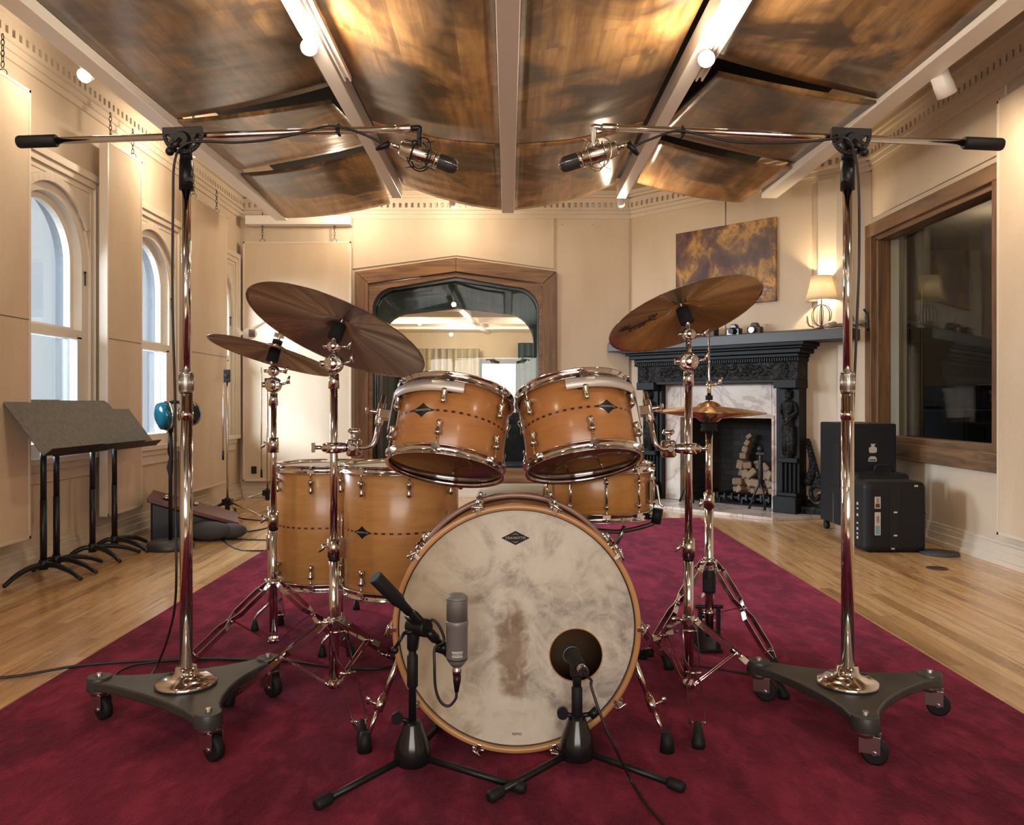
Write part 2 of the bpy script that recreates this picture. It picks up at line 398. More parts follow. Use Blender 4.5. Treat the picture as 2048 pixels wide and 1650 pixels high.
def frame_wood(name, col, axis=2):
    t = NT(name); v = t.co(); sc = [9, 9, 9]; sc[axis] = 0.9
    g = t.n('TexNoise', Vector=t.map(v, sc), Scale=2.4, Detail=7.0, Distortion=1.0)
    c = t.ramp(g, [(0.3, tuple(x * 0.45 for x in col)), (0.55, col), (0.8, tuple(x * 1.4 for x in col))])
    t.p(Base__Color=c, Roughness=0.45); t.bump(g, 0.1, 0.004); return t.m
M_['oakframe_v'] = frame_wood('oak_frame_upright', (0.165, 0.080, 0.034), 2)
M_['oakframe_h'] = frame_wood('oak_frame_rail', (0.20, 0.10, 0.042), 0)
M_['oakframe_y'] = frame_wood('oak_frame_side_rail', (0.19, 0.11, 0.058), 1)

def carved():
    t = NT('black_carved_wood'); v = t.co()
    a = t.n('TexNoise', Vector=v, Scale=16.0, Detail=5.0, Distortion=1.6); b = t.n('TexNoise', Vector=v, Scale=5.0)
    t.p(Base__Color=t.ramp(a, [(0.35, (0.004, 0.004, 0.005)), (0.75, (0.022, 0.021, 0.020))]), Roughness=0.45, Specular__IOR__Level=0.25)
    t.bump(a, 0.9, 0.03); return t.m
M_['carved'] = carved()
M_['black_wood'] = simple('black_lacquered_wood', (0.006, 0.006, 0.007), 0.45, Specular__IOR__Level=0.2)
def marble():
    t = NT('veined_marble'); v = t.co()
    a = t.n('TexNoise', Vector=v, Scale=2.0, Detail=5.0, Roughness=0.55, Distortion=1.2)
    t.p(Base__Color=t.ramp(a, [(0.30, (0.60, 0.53, 0.47)), (0.46, (0.50, 0.42, 0.38)), (0.495, (0.36, 0.29, 0.26)), (0.51, (0.54, 0.47, 0.42)), (0.66, (0.66, 0.61, 0.54))]), Roughness=0.22)
    return t.m
M_['marble'] = marble()
def soot():
    t = NT('sooty_brick'); v = t.co()
    br = t.n('TexBrick', Vector=t.map(v, (1, 1, 1), (R(90), 0, R(0))), Color1=(0.035, 0.028, 0.024), Color2=(0.016, 0.014, 0.013), Mortar=(0.010, 0.009, 0.009), Scale=4.5, Mortar__Size=0.02)
    n = t.n('TexNoise', Vector=v, Scale=2.5, Detail=4.0)
    t.p(Base__Color=t.mix(t.ramp(n, [(0.4, (0.9,) * 3), (0.65, (0.1,) * 3)]).outputs[0], br.outputs[0], (0.006, 0.006, 0.006)), Roughness=0.85); t.bump(n, 0.4, 0.02); return t.m
M_['soot'] = soot()
M_['firebrick'] = plaster('pale_fire_brick', (0.30, 0.22, 0.15), 14, 0.8, 1.0)

def painting():
    t = NT('painted_canvas'); v = t.co()
    a = t.n('TexNoise', Vector=t.map(v, (1, 1, 0.8)), Scale=4.6, Detail=6.0, Roughness=0.6, Distortion=0.4)
    b = t.n('TexNoise', Vector=t.map(v, (1, 1, 1)), Scale=3.4, Detail=3.0, Distortion=0.7)
    c = t.ramp(a, [(0.36, (0.022, 0.009, 0.012)), (0.44, (0.12, 0.035, 0.03)), (0.50, (0.24, 0.12, 0.03)), (0.56, (0.55, 0.30, 0.05)), (0.62, (0.16, 0.05, 0.06)), (0.70, (0.45, 0.33, 0.17))])
    c = t.mix(t.ramp(b, [(0.40, (0.85,) * 3), (0.58, (0, 0, 0))]).outputs[0], c.outputs[0], (0.05, 0.02, 0.022))
    t.p(Base__Color=c, Roughness=0.5); return t.m
M_['painting'] = painting()
def curtain(name, col):
    t = NT(name); v = t.co(); n = t.n('TexNoise', Vector=t.map(v, (6, 6, 0.3)), Scale=5.0, Detail=2.0)
    t.p(Base__Color=t.ramp(n, [(0.3, tuple(x * 0.55 for x in col)), (0.7, col)]), Roughness=0.85); return t.m
M_['curtain_gold'] = curtain('gold_grey_curtain', (0.42, 0.36, 0.25))
M_['curtain_teal'] = curtain('dark_teal_curtain', (0.03, 0.06, 0.065))
M_['curtain_brown'] = curtain('brown_curtain', (0.16, 0.12, 0.08))
def case_mat():
    t = NT('textured_black_plastic'); v = t.co(); n = t.n('TexNoise', Vector=v, Scale=300.0)
    t.p(Base__Color=(0.010, 0.011, 0.015), Roughness=0.5, Specular__IOR__Level=0.25); t.bump(n, 0.3, 0.001); return t.m
M_['case'] = case_mat()
def desk_mat():
    t = NT('speckled_black_enamel'); v = t.co(); n = t.n('TexNoise', Vector=t.map(v, (1, 2, 1)), Scale=34.0, Detail=6.0, Roughness=0.7)
    t.p(Base__Color=t.ramp(n, [(0.35, (0.028, 0.026, 0.023)), (0.7, (0.10, 0.092, 0.078))]), Roughness=0.5); return t.m
M_['desk'] = desk_mat()
def dolly_mat():
    t = NT('dark_iron_casting'); v = t.co(); n = t.n('TexNoise', Vector=v, Scale=8.0, Detail=5.0)
    t.p(Base__Color=t.ramp(n, [(0.3, (0.035, 0.036, 0.036)), (0.7, (0.065, 0.065, 0.062))]), Roughness=0.42, Metallic=0.2); return t.m
M_['dolly'] = dolly_mat()
def shade_mat():
    t = NT('pleated_lampshade'); df = t.n('BsdfDiffuse', Color=(0.90, 0.84, 0.70)); tl = t.n('BsdfTranslucent', Color=(1.0, 0.94, 0.80))
    m1 = t.n('MixShader', 0.72, df, tl); t.t.links.new(m1.outputs[0], t.o.inputs['Surface']); return t.m
M_['shade'] = shade_mat()
# ------------------------------------------------------------------ the room
XL, XR, YB, ZC, YF = -2.59, 2.79, 7.74, 2.93, -3.0
FZ = -0.008                                     # bare boards lie just under the rug's pile
bm = BM(); bx(bm, XL - 0.3, XR + 0.3, YF - 0.3, YB + 0.3, FZ - 0.06, FZ); struct('floor', bm, M_['floor'])
bm = BM(); bx(bm, XL - 0.3, XR + 0.3, YF - 0.3, YB + 0.3, ZC, ZC + 0.1); struct('ceiling', bm, M_['ceil'])
# left wall with three arched openings
MX = Matrix(((0, 0, -1, XL), (1, 0, 0, 0), (0, 1, 0, 0), (0, 0, 0, 1)))   # local x->Y, y->Z, z-> -X
WIN = [(4.53, 0.40), (5.79, 0.40), (7.10, 0.40)]; ZS, ZA = 0.60, 1.75
def arch(yc, r, z, n=24): return [(yc + r * math.cos(PI - PI * i / n), z + r * math.sin(PI * i / n)) for i in range(n + 1)]
bm = BM(); y = YF - 0.3
for yc, h in WIN:
    prism(bm, [(y, FZ), (yc - h, FZ), (yc - h, ZC), (y, ZC)], 0.19, MX)
    prism(bm, [(yc - h, FZ), (yc + h, FZ), (yc + h, ZS), (yc - h, ZS)], 0.19, MX)
    prism(bm, arch(yc, h, ZA) + [(yc + h, ZC), (yc - h, ZC)], 0.19, MX)
    y = yc + h
prism(bm, [(y, FZ), (YB + 0.3, FZ), (YB + 0.3, ZC), (y, ZC)], 0.19, MX)
struct('wall_left', bm, M_['wall'])
for i, (yc, h) in enumerate(WIN):
    w = thing('window_%d' % (i + 1), None, None, (XL, yc, ZS), kind='structure')
    bm = BM(); X0 = XL - 0.07
    for s in (-1, 1): bx(bm, X0, X0 + 0.06, yc + s * h, yc + s * (h - 0.05), ZS, ZA)
    a, b = arch(yc, h, ZA), arch(yc, h - 0.05, ZA)
    for k in range(24): prism(bm, [a[k], a[k + 1], b[k + 1], b[k]], 0.06, Matrix.Translation((-0.01, 0, 0)) @ MX)
    struct('window_frame', bm, M_['white'], parent=w)
    bm = BM(); X1 = X0 + 0.015                       # lower sash, in front
    bx(bm, X1, X1 + 0.045, yc - h + 0.05, yc + h - 0.05, ZS + 0.0, ZS + 0.075); bx(bm, X1, X1 + 0.045, yc - h + 0.05, yc + h - 0.05, 1.29, 1.34)
    for s in (-1, 1): bx(bm, X1, X1 + 0.045, yc + s * (h - 0.05), yc + s * (h - 0.10), ZS + 0.07, 1.30)
    struct('lower_sash', bm, M_['white'], parent=w)
    bm = BM(); X2 = X0 - 0.03
    bx(bm, X2, X2 + 0.04, yc - h + 0.05, yc + h - 0.05, 1.32, 1.36)
    for s in (-1, 1): bx(bm, X2, X2 + 0.04, yc + s * (h - 0.05), yc + s * (h - 0.09), 1.36, ZA)
    a, b = arch(yc, h - 0.05, ZA), arch(yc, h - 0.09, ZA)
    for k in range(24): prism(bm, [a[k], a[k + 1], b[k + 1], b[k]], 0.04, Matrix.Translation((-0.06, 0, 0)) @ MX)
    struct('upper_sash', bm, M_['white'], parent=w)
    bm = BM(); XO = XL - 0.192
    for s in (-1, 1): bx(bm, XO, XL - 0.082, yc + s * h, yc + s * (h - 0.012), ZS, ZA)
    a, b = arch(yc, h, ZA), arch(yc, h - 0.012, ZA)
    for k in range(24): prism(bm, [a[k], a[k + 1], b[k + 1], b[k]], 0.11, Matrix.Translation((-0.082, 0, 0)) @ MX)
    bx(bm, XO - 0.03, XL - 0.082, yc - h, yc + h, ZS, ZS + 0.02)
    struct('outer_reveal', bm, simple('shaded_outer_reveal_%d' % i, (0.075, 0.085, 0.10), 0.8), parent=w)  # dark bluish lining; the shade of the reveal is put into its colour
    bm = BM(); prism(bm, [(yc - h + 0.06, ZS + 0.03), (yc + h - 0.06, ZS + 0.03), (yc + h - 0.06, ZA)] + arch(yc, h - 0.06, ZA)[::-1][1:-1] + [(yc - h + 0.06, ZA)], 0.004, Matrix.Translation((-0.075, 0, 0)) @ MX)
    struct('pane', bm, M_['glass'], parent=w)
    bm = BM(); bx(bm, XL - 0.06, XL + 0.06, yc - h - 0.08, yc + h + 0.08, ZS - 0.035, ZS); bx(bm, XL, XL + 0.035, yc - h - 0.05, yc + h + 0.05, ZS - 0.075, ZS - 0.035); bx(bm, XL, XL + 0.02, yc - h - 0.05, yc + h + 0.05, ZS - 0.14, ZS - 0.075)
    struct('window_sill', bm, M_['trim'], 0.004, parent=w)
    bm = BM()
    for (q, d, wd_) in ((0.0, 0.018, 0.035), (0.035, 0.032, 0.04), (0.075, 0.045, 0.045)):
        for s in (-1, 1): bx(bm, XL, XL + d, yc + s * (h + q), yc + s * (h + q + wd_), ZS, 2.19 + q + wd_)
        bx(bm, XL, XL + d, yc - h - q, yc + h + q, 2.19 + q, 2.19 + q + wd_)
    a = arch(yc, h, ZA); prism(bm, a + [(yc + h, 2.19), (yc - h, 2.19)], -0.014, MX)
    a, b = arch(yc, h + 0.045, ZA), arch(yc, h, ZA)
    for k in range(4, 20): prism(bm, [a[k], a[k + 1], b[k + 1], b[k]], -0.026, MX)
    struct('window_casing', bm, M_['trim'], 0.003, parent=w)
    bm = BM(); cyl(bm, (XL + 0.0, yc + h - 0.03, 1.62), (XL + 0.0, yc + h - 0.03, 1.70), 0.004); ball(bm, (XL + 0.0, yc + h - 0.03, 1.70), 0.008)
    struct('sash_pin', bm, M_['black'], parent=w)
# back wall: opening for the booth window
BWX0, BWX1, BWZ0, BWZ1 = -1.44, 0.44, 0.16, 2.13
bm = BM(); T = 0.25
bx(bm, XL - 0.3, BWX0, YB, YB + T, FZ, ZC); bx(bm, BWX1, XR + 0.3, YB, YB + T, FZ, ZC); bx(bm, BWX0, BWX1, YB, YB + T, FZ, BWZ0)
prism(bm, [(BWX0, BWZ1), ((BWX0 + BWX1) / 2, BWZ1 + 0.14), (BWX1, BWZ1), (BWX1, ZC), (BWX0, ZC)], T, Matrix(((1, 0, 0, 0), (0, 0, 1, YB), (0, 1, 0, 0), (0, 0, 0, 1))))
struct('wall_back', bm, M_['wall'])
# angled chimney wall
C0 = Vector((1.19, 7.74, 0)); U_ = Vector((1, -1, 0)).normalized(); NN = Vector((-1, -1, 0)).normalized()
MC = Matrix(((U_.x, NN.x, 0, C0.x), (U_.y, NN.y, 0, C0.y), (0, 0, 1, 0), (0, 0, 0, 1)))   # local x along wall, y out of it
MC = Matrix(((U_.x, NN.x, 0, C0.x), (U_.y, NN.y, 0, C0.y), (0, 0, 1, 0), (0, 0, 0, 1)))
SL = (XR - C0.x) * math.sqrt(2)
FB0, FB1, FBZ = 0.60, 1.48, 0.775
bm = BM()
bx(bm, -0.2, FB0, -0.1, 0, FZ, ZC, MC); bx(bm, FB1, SL + 0.2, -0.1, 0, FZ, ZC, MC); bx(bm, FB0, FB1, -0.1, 0, FBZ, ZC, MC)
struct('wall_chimney', bm, M_['wall'])
# right wall with control room window
RY0, RY1, RZ0, RZ1 = 4.55, 6.10, 0.60, 2.18
bm = BM()
bx(bm, XR, XR + T, YF - 0.3, RY0, FZ, ZC); bx(bm, XR, XR + T, RY1, YB + 0.3, FZ, ZC); bx(bm, XR, XR + T, RY0, RY1, FZ, RZ0); bx(bm, XR, XR + T, RY0, RY1, RZ1, ZC)
struct('wall_right', bm, M_['wall'])
# wall behind the photographer, its opening added for the fill light
bm = BM()
bx(bm, XL - 0.3, -1.9, YF - 0.25, YF, FZ, ZC); bx(bm, 1.9, XR + 0.3, YF - 0.25, YF, FZ, ZC); bx(bm, -1.9, 1.9, YF - 0.25, YF, FZ, 0.8); bx(bm, -1.9, 1.9, YF - 0.25, YF, 2.7, ZC)
struct('wall_front', bm, M_['wall'])
w = thing('window_6', None, None, (0, YF, 0.8), kind='structure')  # unseen window, added to go with the fill light
bm = BM()
for x in (-1.87, -0.63, 0.63, 1.87): bx(bm, x - 0.03, x + 0.03, YF - 0.14, YF - 0.06, 0.8, 2.7)
for z in (0.83, 1.75, 2.67): bx(bm, -1.9, 1.9, YF - 0.13, YF - 0.07, z - 0.03, z + 0.03)
struct('window_frame', bm, M_['white'], parent=w)

# skirting
def base_profile(bm, M, x0, x1, zb=FZ):
    bx(bm, x0, x1, 0, 0.018, zb, 0.105, M); bx(bm, x0, x1, 0, 0.028, zb, 0.07, M); bx(bm, x0, x1, 0, 0.012, 0.105, 0.125, M); bx(bm, x0, x1, 0, 0.042, zb, 0.022, M)
ML = Matrix(((0, 1, 0, XL), (1, 0, 0, 0), (0, 0, 1, 0), (0, 0, 0, 1))); MR = Matrix(((0, -1, 0, XR), (1, 0, 0, 0), (0, 0, 1, 0), (0, 0, 0, 1)))
MB = Matrix(((1, 0, 0, 0), (0, -1, 0, YB), (0, 0, 1, 0), (0, 0, 0, 1)))
bm = BM(); base_profile(bm, ML, YF, YB); struct('baseboard_left', bm, M_['trim'], 0.003)
bm = BM(); base_profile(bm, MR, YF, 6.15); struct('baseboard_right', bm, M_['trim'], 0.003)
bm = BM(); base_profile(bm, MB, XL, 1.19); struct('baseboard_back', bm, M_['trim'], 0.003)
bm = BM(); base_profile(bm, MC, 1.99, SL); struct('baseboard_chimney', bm, M_['trim'], 0.003)
# dentil cornice
def cornice(bm, M, x0, x1):
    bx(bm, x0, x1, 0, 0.10, ZC - 0.035, ZC, M); bx(bm, x0, x1, 0, 0.075, ZC - 0.06, ZC - 0.035, M)
    bx(bm, x0, x1, 0, 0.022, ZC - 0.20, ZC - 0.06, M); bx(bm, x0, x1, 0, 0.045, ZC - 0.105, ZC - 0.06, M)
    bx(bm, x0, x1, 0, 0.05, ZC - 0.175, ZC - 0.150, M); bx(bm, x0, x1, 0, 0.030, ZC - 0.21, ZC - 0.175, M); bx(bm, x0, x1, 0, 0.016, ZC - 0.25, ZC - 0.21, M)
    n = int((x1 - x0) / 0.058)
    for i in range(n):
        a = x0 + i * 0.058; bx(bm, a, a + 0.032, 0, 0.046, ZC - 0.152, ZC - 0.104, M)
for nm, M, a, b in (('trim_1', MB, XL, 1.19), ('trim_2', ML, 1.0, YB), ('trim_3', MR, 1.0, 6.15), ('trim_4', MC, 0.0, SL)):
    bm = BM(); cornice(bm, M, a, b); struct(nm, bm, M_['trim'])

# thin fixed wall boards with their screws (back and chimney walls)
def board(name, M, x0, x1, z0, z1, d=0.014, top=None):
    bm = BM()
    if top: prism(bm, top, d, M @ Matrix(((1, 0, 0, 0), (0, 0, 1, 0), (0, 1, 0, 0), (0, 0, 0, 1))))
    else: bx(bm, x0, x1, 0, d, z0, z1, M)
    o = struct(name, bm, M_['wall'], 0.003)
    bm = BM()
    for x in (x0 + 0.05, (x0 + x1) / 2, x1 - 0.05):
        for z in ((z1 - 0.05,) if top else (z0 + 0.06, z1 - 0.06)): ball(bm, (x, d + 0.0005, z), 0.006, (1, 0.3, 1), M, 8)
    struct('screws', bm, M_['steel'], parent=o); return o
cx = (BWX0 + BWX1) / 2
board('trim_5', MB, -1.50, 0.445, 2.2, ZC - 0.25, top=[(-1.50, 2.195), (cx, 2.325), (0.445, 2.195), (0.445, ZC - 0.25), (-1.50, ZC - 0.25)])
board('trim_6', MB, 0.475, 1.17, 0.13, ZC - 0.25)
board('trim_7', MC, 0.03, 1.02, 1.50, ZC - 0.25); board('trim_8', MC, 1.035, 1.80, 1.50, ZC - 0.25)
board('trim_9', MR, 4.47, 6.10, 2.31, ZC - 0.25)
# moulded pilaster and pipe chase in the corner beside the control room window
bm = BM(); bx(bm, 1.86, 2.02, 0, 0.05, 1.5, ZC - 0.25, MC); bx(bm, 2.02, 2.10, 0, 0.09, 1.5, ZC - 0.25, MC); struct('trim_10', bm, M_['trim'], 0.01)
bm = BM(); bx(bm, 2.02, 2.10, 0, 0.05, 0.12, 1.36, MC); struct('trim_11', bm, M_['trim'], 0.01)

# ------------------------------------------------------------------ booth window in the back wall
w = thing('window_4', None, None, (cx, YB, BWZ0), kind='structure')
def profile_frame(poly_o, poly_i, y0, y1):
    bm = BM(); n = len(poly_o); M = Matrix(((1, 0, 0, 0), (0, 0, 1, y0), (0, 1, 0, 0), (0, 0, 0, 1)))
    for k in range(n): prism(bm, [poly_o[k], poly_o[(k + 1) % n], poly_i[(k + 1) % n], poly_i[k]], y1 - y0, M)
    return bm
po = [(-1.475, 0.135), (-1.475, 2.165), (cx, 2.30), (0.465, 2.165), (0.465, 0.135)]
pi_ = [(-1.345, 0.26), (-1.345, 2.05), (cx, 2.165), (0.335, 2.05), (0.335, 0.26)]
bm = BM(); M = Matrix(((1, 0, 0, 0), (0, 0, 1, YB - 0.045), (0, 1, 0, 0), (0, 0, 0, 1)))
for k in (0, 3): prism(bm, [po[k], po[k + 1], pi_[k + 1], pi_[k]], 0.10, M)
struct('frame_upright', bm, M_['oakframe_v'], 0.006, parent=w)
bm = BM()
for k in (1, 2, 4): prism(bm, [po[k], po[(k + 1) % 5], pi_[(k + 1) % 5], pi_[k]], 0.10, M)
struct('frame_rail', bm, M_['oakframe_h'], 0.006, parent=w)
def rrect(x0, x1, z0, z1, r, peak, n=10):
    P = [(x0, z0)]
    c = (x0 + r, z1 - r)
    P += [(c[0] - r * math.cos(PI / 2 * i / n), c[1] + r * math.sin(PI / 2 * i / n)) for i in range(n + 1)]
    P += [((x0 + x1) / 2, z1 + peak)]
    c = (x1 - r, z1 - r)
    P += [(c[0] + r * math.sin(PI / 2 * i / n), c[1] + r * math.cos(PI / 2 * i / n)) for i in range(n + 1)]
    return P + [(x1, z0)]
go = rrect(-1.35, 0.34, 0.25, 2.04, 0.02, 0.12); g1 = rrect(-1.31, 0.30, 0.27, 2.02, 0.22, 0.10); g2 = rrect(-1.265, 0.255, 0.31, 1.80, 0.30, 0.05)
struct('frame_liner', profile_frame(go, g1, YB - 0.02, YB + 0.09), M_['oakframe_h'], parent=w)
struct('gasket', profile_frame(rrect(-1.33, 0.32, 0.26, 2.03, 0.20, 0.10), rrect(-1.29, 0.28, 0.29, 2.0, 0.22, 0.09), YB + 0.03, YB + 0.07), M_['gloss_black'], parent=w)
struct('dark_splay', profile_frame(rrect(-1.32, 0.31, 0.265, 2.03, 0.20, 0.10), g2, YB + 0.16, YB + 0.34), M_['curtain_teal'], parent=w)
bm = BM(); prism(bm, rrect(-1.30, 0.29, 0.28, 2.01, 0.21, 0.09), 0.01, Matrix(((1, 0, 0, 0), (0, 0, 1, YB + 0.10), (0, 1, 0, 0), (0, 0, 0, 1))))
struct('pane', bm, M_['booth_glass'], parent=w)
# the isolation booth behind it
BY = 12.3
bm = BM(); bx(bm, -2.4, 1.1, BY, BY + 0.1, 0, 2.1); bx(bm, -2.5, -2.4, YB + T, BY + 0.1, 0, 2.6); bx(bm, 1.1, 1.2, YB + T, BY + 0.1, 0, 2.6); bx(bm, -2.5, 1.2, YB + T, YB + T + 0.02, 2.32, 2.65)
struct('wall_booth', bm, M_['wall'])
bm = BM(); bx(bm, -2.5, 1.2, YB + T, BY + 0.1, -0.05, 0.0); struct('floor_booth', bm, M_['floor'])
bm = BM(); prism(bm, [(YB + T, 2.5), (9.2, 2.05), (BY, 1.98), (BY, 2.03), (9.2, 2.10), (YB + T, 2.6)], 3.6, Matrix(((0, 0, 1, -2.45), (1, 0, 0, 0), (0, 1, 0, 0), (0, 0, 0, 1))))  # low ceiling and joists shaped to stand in for the studio ceiling's reflection
for yy in (9.9, 10.7, 11.5): bx(bm, -2.4, 1.1, yy, yy + 0.03, 1.96, 2.03)
prism(bm, [(-0.62, 8.6), (-0.54, 8.6), (-0.28, BY), (-0.36, BY)], -0.06, Matrix.Translation((0, 0, 2.02))); struct('ceiling_booth', bm, M_['track_white'])
light('POINT', (-1.15, 10.2, 1.80), 34, WARM, size=0.09); light('POINT', (0.55, 10.6, 1.80), 24, WARM, size=0.09); light('POINT', (-0.6, 11.4, 1.82), 14, WARM, size=0.05)
def drape(name, label, x0, x1, y, z0, z1, mat, folds, amp=0.03, parent=None, along='x'):
    bm = BM(); n = folds * 8; rows = []
    for k in range(n + 1):
        x = x0 + (x1 - x0) * k / n; o_ = amp * math.sin(2 * PI * folds * k / n) + 0.3 * amp * math.sin(7.3 * k / n * folds)
        rows.append([bm.verts.new((x, y + o_, z) if along == 'x' else (y + o_, x, z)) for z in (z0, z1)])
    for k in range(n):
        f = bm.faces.new((rows[k][0], rows[k + 1][0], rows[k + 1][1], rows[k][1])); f.smooth = True
    o = obj(name, bm, mat); m = o.modifiers.new('solid', 'SOLIDIFY'); m.thickness = 0.006
    return tag(o, label, 'curtain')
drape('booth_curtain', 'gold-grey gathered curtain on the far wall of the glazed booth', -1.60, -0.44, 12.1, 0.0, 1.72, M_['curtain_gold'], 11)
drape('booth_curtain', 'dark teal drape just inside the booth window at its left end', -1.42, -1.13, 8.45, 0.0, 1.25, M_['curtain_teal'], 4)
drape('booth_curtain', 'grey-teal drape inside the booth beside the bright little window', 0.15, 0.52, 12.0, 0.0, 1.80, M_['curtain_teal'], 4)
w5 = thing('window_7', None, None, (0, 12.25, 0.7), kind='structure')
bm = BM(); bx(bm, -0.40, 0.12, 12.24, 12.27, 0.60, 1.50); struct('pane', bm, emis('daylit_pane', (0.60, 0.82, 0.86), 0.30), parent=w5)
bm = BM(); bx(bm, -0.43, 0.15, 12.22, 12.28, 1.50, 1.57); bx(bm, -0.43, -0.40, 12.22, 12.28, 0.56, 1.50); bx(bm, 0.12, 0.15, 12.22, 12.28, 0.56, 1.50)
struct('window_frame', bm, M_['black'], parent=w5)
bm = BM(); bx(bm, -0.75, 0.35, 8.15, 8.6, 0.0, 0.80); tag(obj('equipment_cabinet', bm, M_['case'], bevel=0.02), 'dark low cabinet inside the booth under its window', 'cabinet')

# ------------------------------------------------------------------ control room window in the right wall
w = thing('window_5', None, None, (XR, 5.33, 0.5), kind='structure')
bm = BM(); bx(bm, 4.47, 6.19, -0.02, 0.035, 2.165, 2.265, MR); bx(bm, 4.47, 6.19, -0.02, 0.035, 0.505, 0.62, MR); bx(bm, 4.53, 6.13, -0.12, 0.0, 2.13, 2.17, MR); bx(bm, 4.53, 6.13, -0.12, 0.0, 0.60, 0.66, MR)
struct('frame_rail', bm, M_['oakframe_y'], 0.005, parent=w)
bm = BM()
for a, b in ((4.47, 4.56), (6.08, 6.19)): bx(bm, a, b, -0.02, 0.035, 0.62, 2.165, MR)
for a, b in ((4.56, 4.59), (6.04, 6.08)): bx(bm, a, b, -0.12, 0.0, 0.64, 2.15, MR)
struct('frame_upright', bm, M_['oakframe_v'], 0.005, parent=w)
bm = BM(); bx(bm, 4.58, 6.05, -0.10, -0.09, 0.65, 2.14, MR); struct('pane', bm, M_['booth_glass'], parent=w)
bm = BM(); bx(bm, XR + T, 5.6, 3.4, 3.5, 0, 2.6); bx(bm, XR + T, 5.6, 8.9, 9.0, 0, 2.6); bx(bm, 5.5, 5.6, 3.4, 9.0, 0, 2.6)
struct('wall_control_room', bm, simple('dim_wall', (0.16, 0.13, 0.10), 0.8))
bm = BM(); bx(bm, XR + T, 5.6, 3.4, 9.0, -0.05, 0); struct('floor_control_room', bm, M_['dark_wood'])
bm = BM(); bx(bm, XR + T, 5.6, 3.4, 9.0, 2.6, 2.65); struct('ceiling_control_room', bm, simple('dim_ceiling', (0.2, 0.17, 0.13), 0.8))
light('POINT', (4.3, 7.0, 2.3), 9, WARM, size=0.15)
drape('control_room_curtain', 'brown drape hanging behind the control room glass near its far jamb', 6.3, 7.2, 3.25, 0.0, 2.4, M_['curtain_brown'], 7, along='y')
bm = BM(); bx(bm, 3.6, 4.5, 6.3, 7.4, 0.0, 0.85); bx(bm, 3.75, 4.4, 6.4, 7.3, 0.85, 1.05)
tag(obj('mixing_desk', bm, M_['case'], bevel=0.02), 'dark mixing desk dimly seen through the control room glass', 'desk')
t = thing('office_chair', 'chrome framed chair dimly seen through the control room glass', 'chair', (4.0, 5.75, 0))
bm = BM(); box(bm, (4.0, 5.75, 0.46), (0.45, 0.45, 0.06)); obj('seat', bm, M_['black'], t, bevel=0.02)
bm = BM(); box(bm, (4.2, 5.8, 0.85), (0.05, 0.42, 0.35)); obj('backrest', bm, M_['black'], t, bevel=0.02)
bm = BM()
for s in (-1, 1): tube(bm, [(3.82, 5.75 + s * 0.2, 0), (3.85, 5.75 + s * 0.2, 0.43), (4.2, 5.75 + s * 0.2, 0.43), (4.25, 5.8 + s * 0.2, 1.0)], 0.012); cyl(bm, (4.2, 5.75 + s * 0.2, 0.43), (4.25, 5.75 + s * 0.2, 0), 0.012)
obj('chair_frame', bm, M_['chrome'], t)

# ------------------------------------------------------------------ suspended ceiling: white joists and tilted plywood reflectors
def joist(name, x, wd_, z0, z1, y0, y1, label):
    bm = BM(); bx(bm, x - wd_ / 2, x + wd_ / 2, y0, y1, z0, z1); tag(obj(name, bm, M_['track_white'], bevel=0.004), label, 'beam', 'white joists of the hung ceiling')
joist('ceiling_joist', 0.0, 0.095, 2.40, 2.52, -1.0, 6.32, 'white joist running down the middle of the plywood ceiling')
joist('ceiling_joist', -0.865, 0.075, 2.50, 2.60, -1.0, 6.25, 'white joist between amber and dark plywood, left of the middle one')
joist('ceiling_joist', 0.885, 0.075, 2.50, 2.60, -1.0, 6.25, 'white joist between plywood bays, right of the middle one')
joist('ceiling_joist', -1.985, 0.10, 2.50, 2.60, -1.0, 7.02, 'white outer joist of the plywood ceiling on the window side')
joist('ceiling_joist', 2.04, 0.12, 2.50, 2.60, -1.0, 6.25, 'white outer joist of the plywood ceiling on the fireplace side')
def reflector(label, c, mat, bow=0.0, bowx=0.0, th=0.014, wav=0.0):
    "c: four corners (near-left, near-right, far-right, far-left)"
    c = [Vector(p) for p in c]; bm = BM(); nx, ny = 14, 20; g = []
    cen = (c[0] + c[1] + c[2] + c[3]) / 4
    for j in range(ny + 1):
        v = j / ny; row = []
        for i in range(nx + 1):
            u = i / nx; p = (c[0] * (1 - u) + c[1] * u) * (1 - v) + (c[3] * (1 - u) + c[2] * u) * v
            p = p.copy(); p.z += -bow * 4 * v * (1 - v) - bowx * 4 * u * (1 - u) + wav * math.sin(9 * v + 4 * u) * math.sin(PI * u)
            row.append(p)
        g.append(row)
    lo = [[bm.verts.new(p) for p in r] for r in g]; hi = [[bm.verts.new(p + Vector((0, 0, th))) for p in r] for r in g]
    for j in range(ny):
        for i in range(nx):
            f = bm.faces.new((lo[j][i], lo[j + 1][i], lo[j + 1][i + 1], lo[j][i + 1])); f.smooth = True
            f = bm.faces.new((hi[j][i], hi[j][i + 1], hi[j + 1][i + 1], hi[j + 1][i])); f.smooth = True
    for j in range(ny):
        for i in (0, nx): bm.faces.new((lo[j][i], lo[j + 1][i], hi[j + 1][i], hi[j][i]))
    for i in range(nx):
        for j in (0, ny): bm.faces.new((lo[j][i], lo[j][i + 1], hi[j][i + 1], hi[j][i]))
    tag(obj('plywood_reflector', bm, mat), label, 'ceiling panel', 'plywood sound reflectors hung between the joists')
Py = M_['ply']
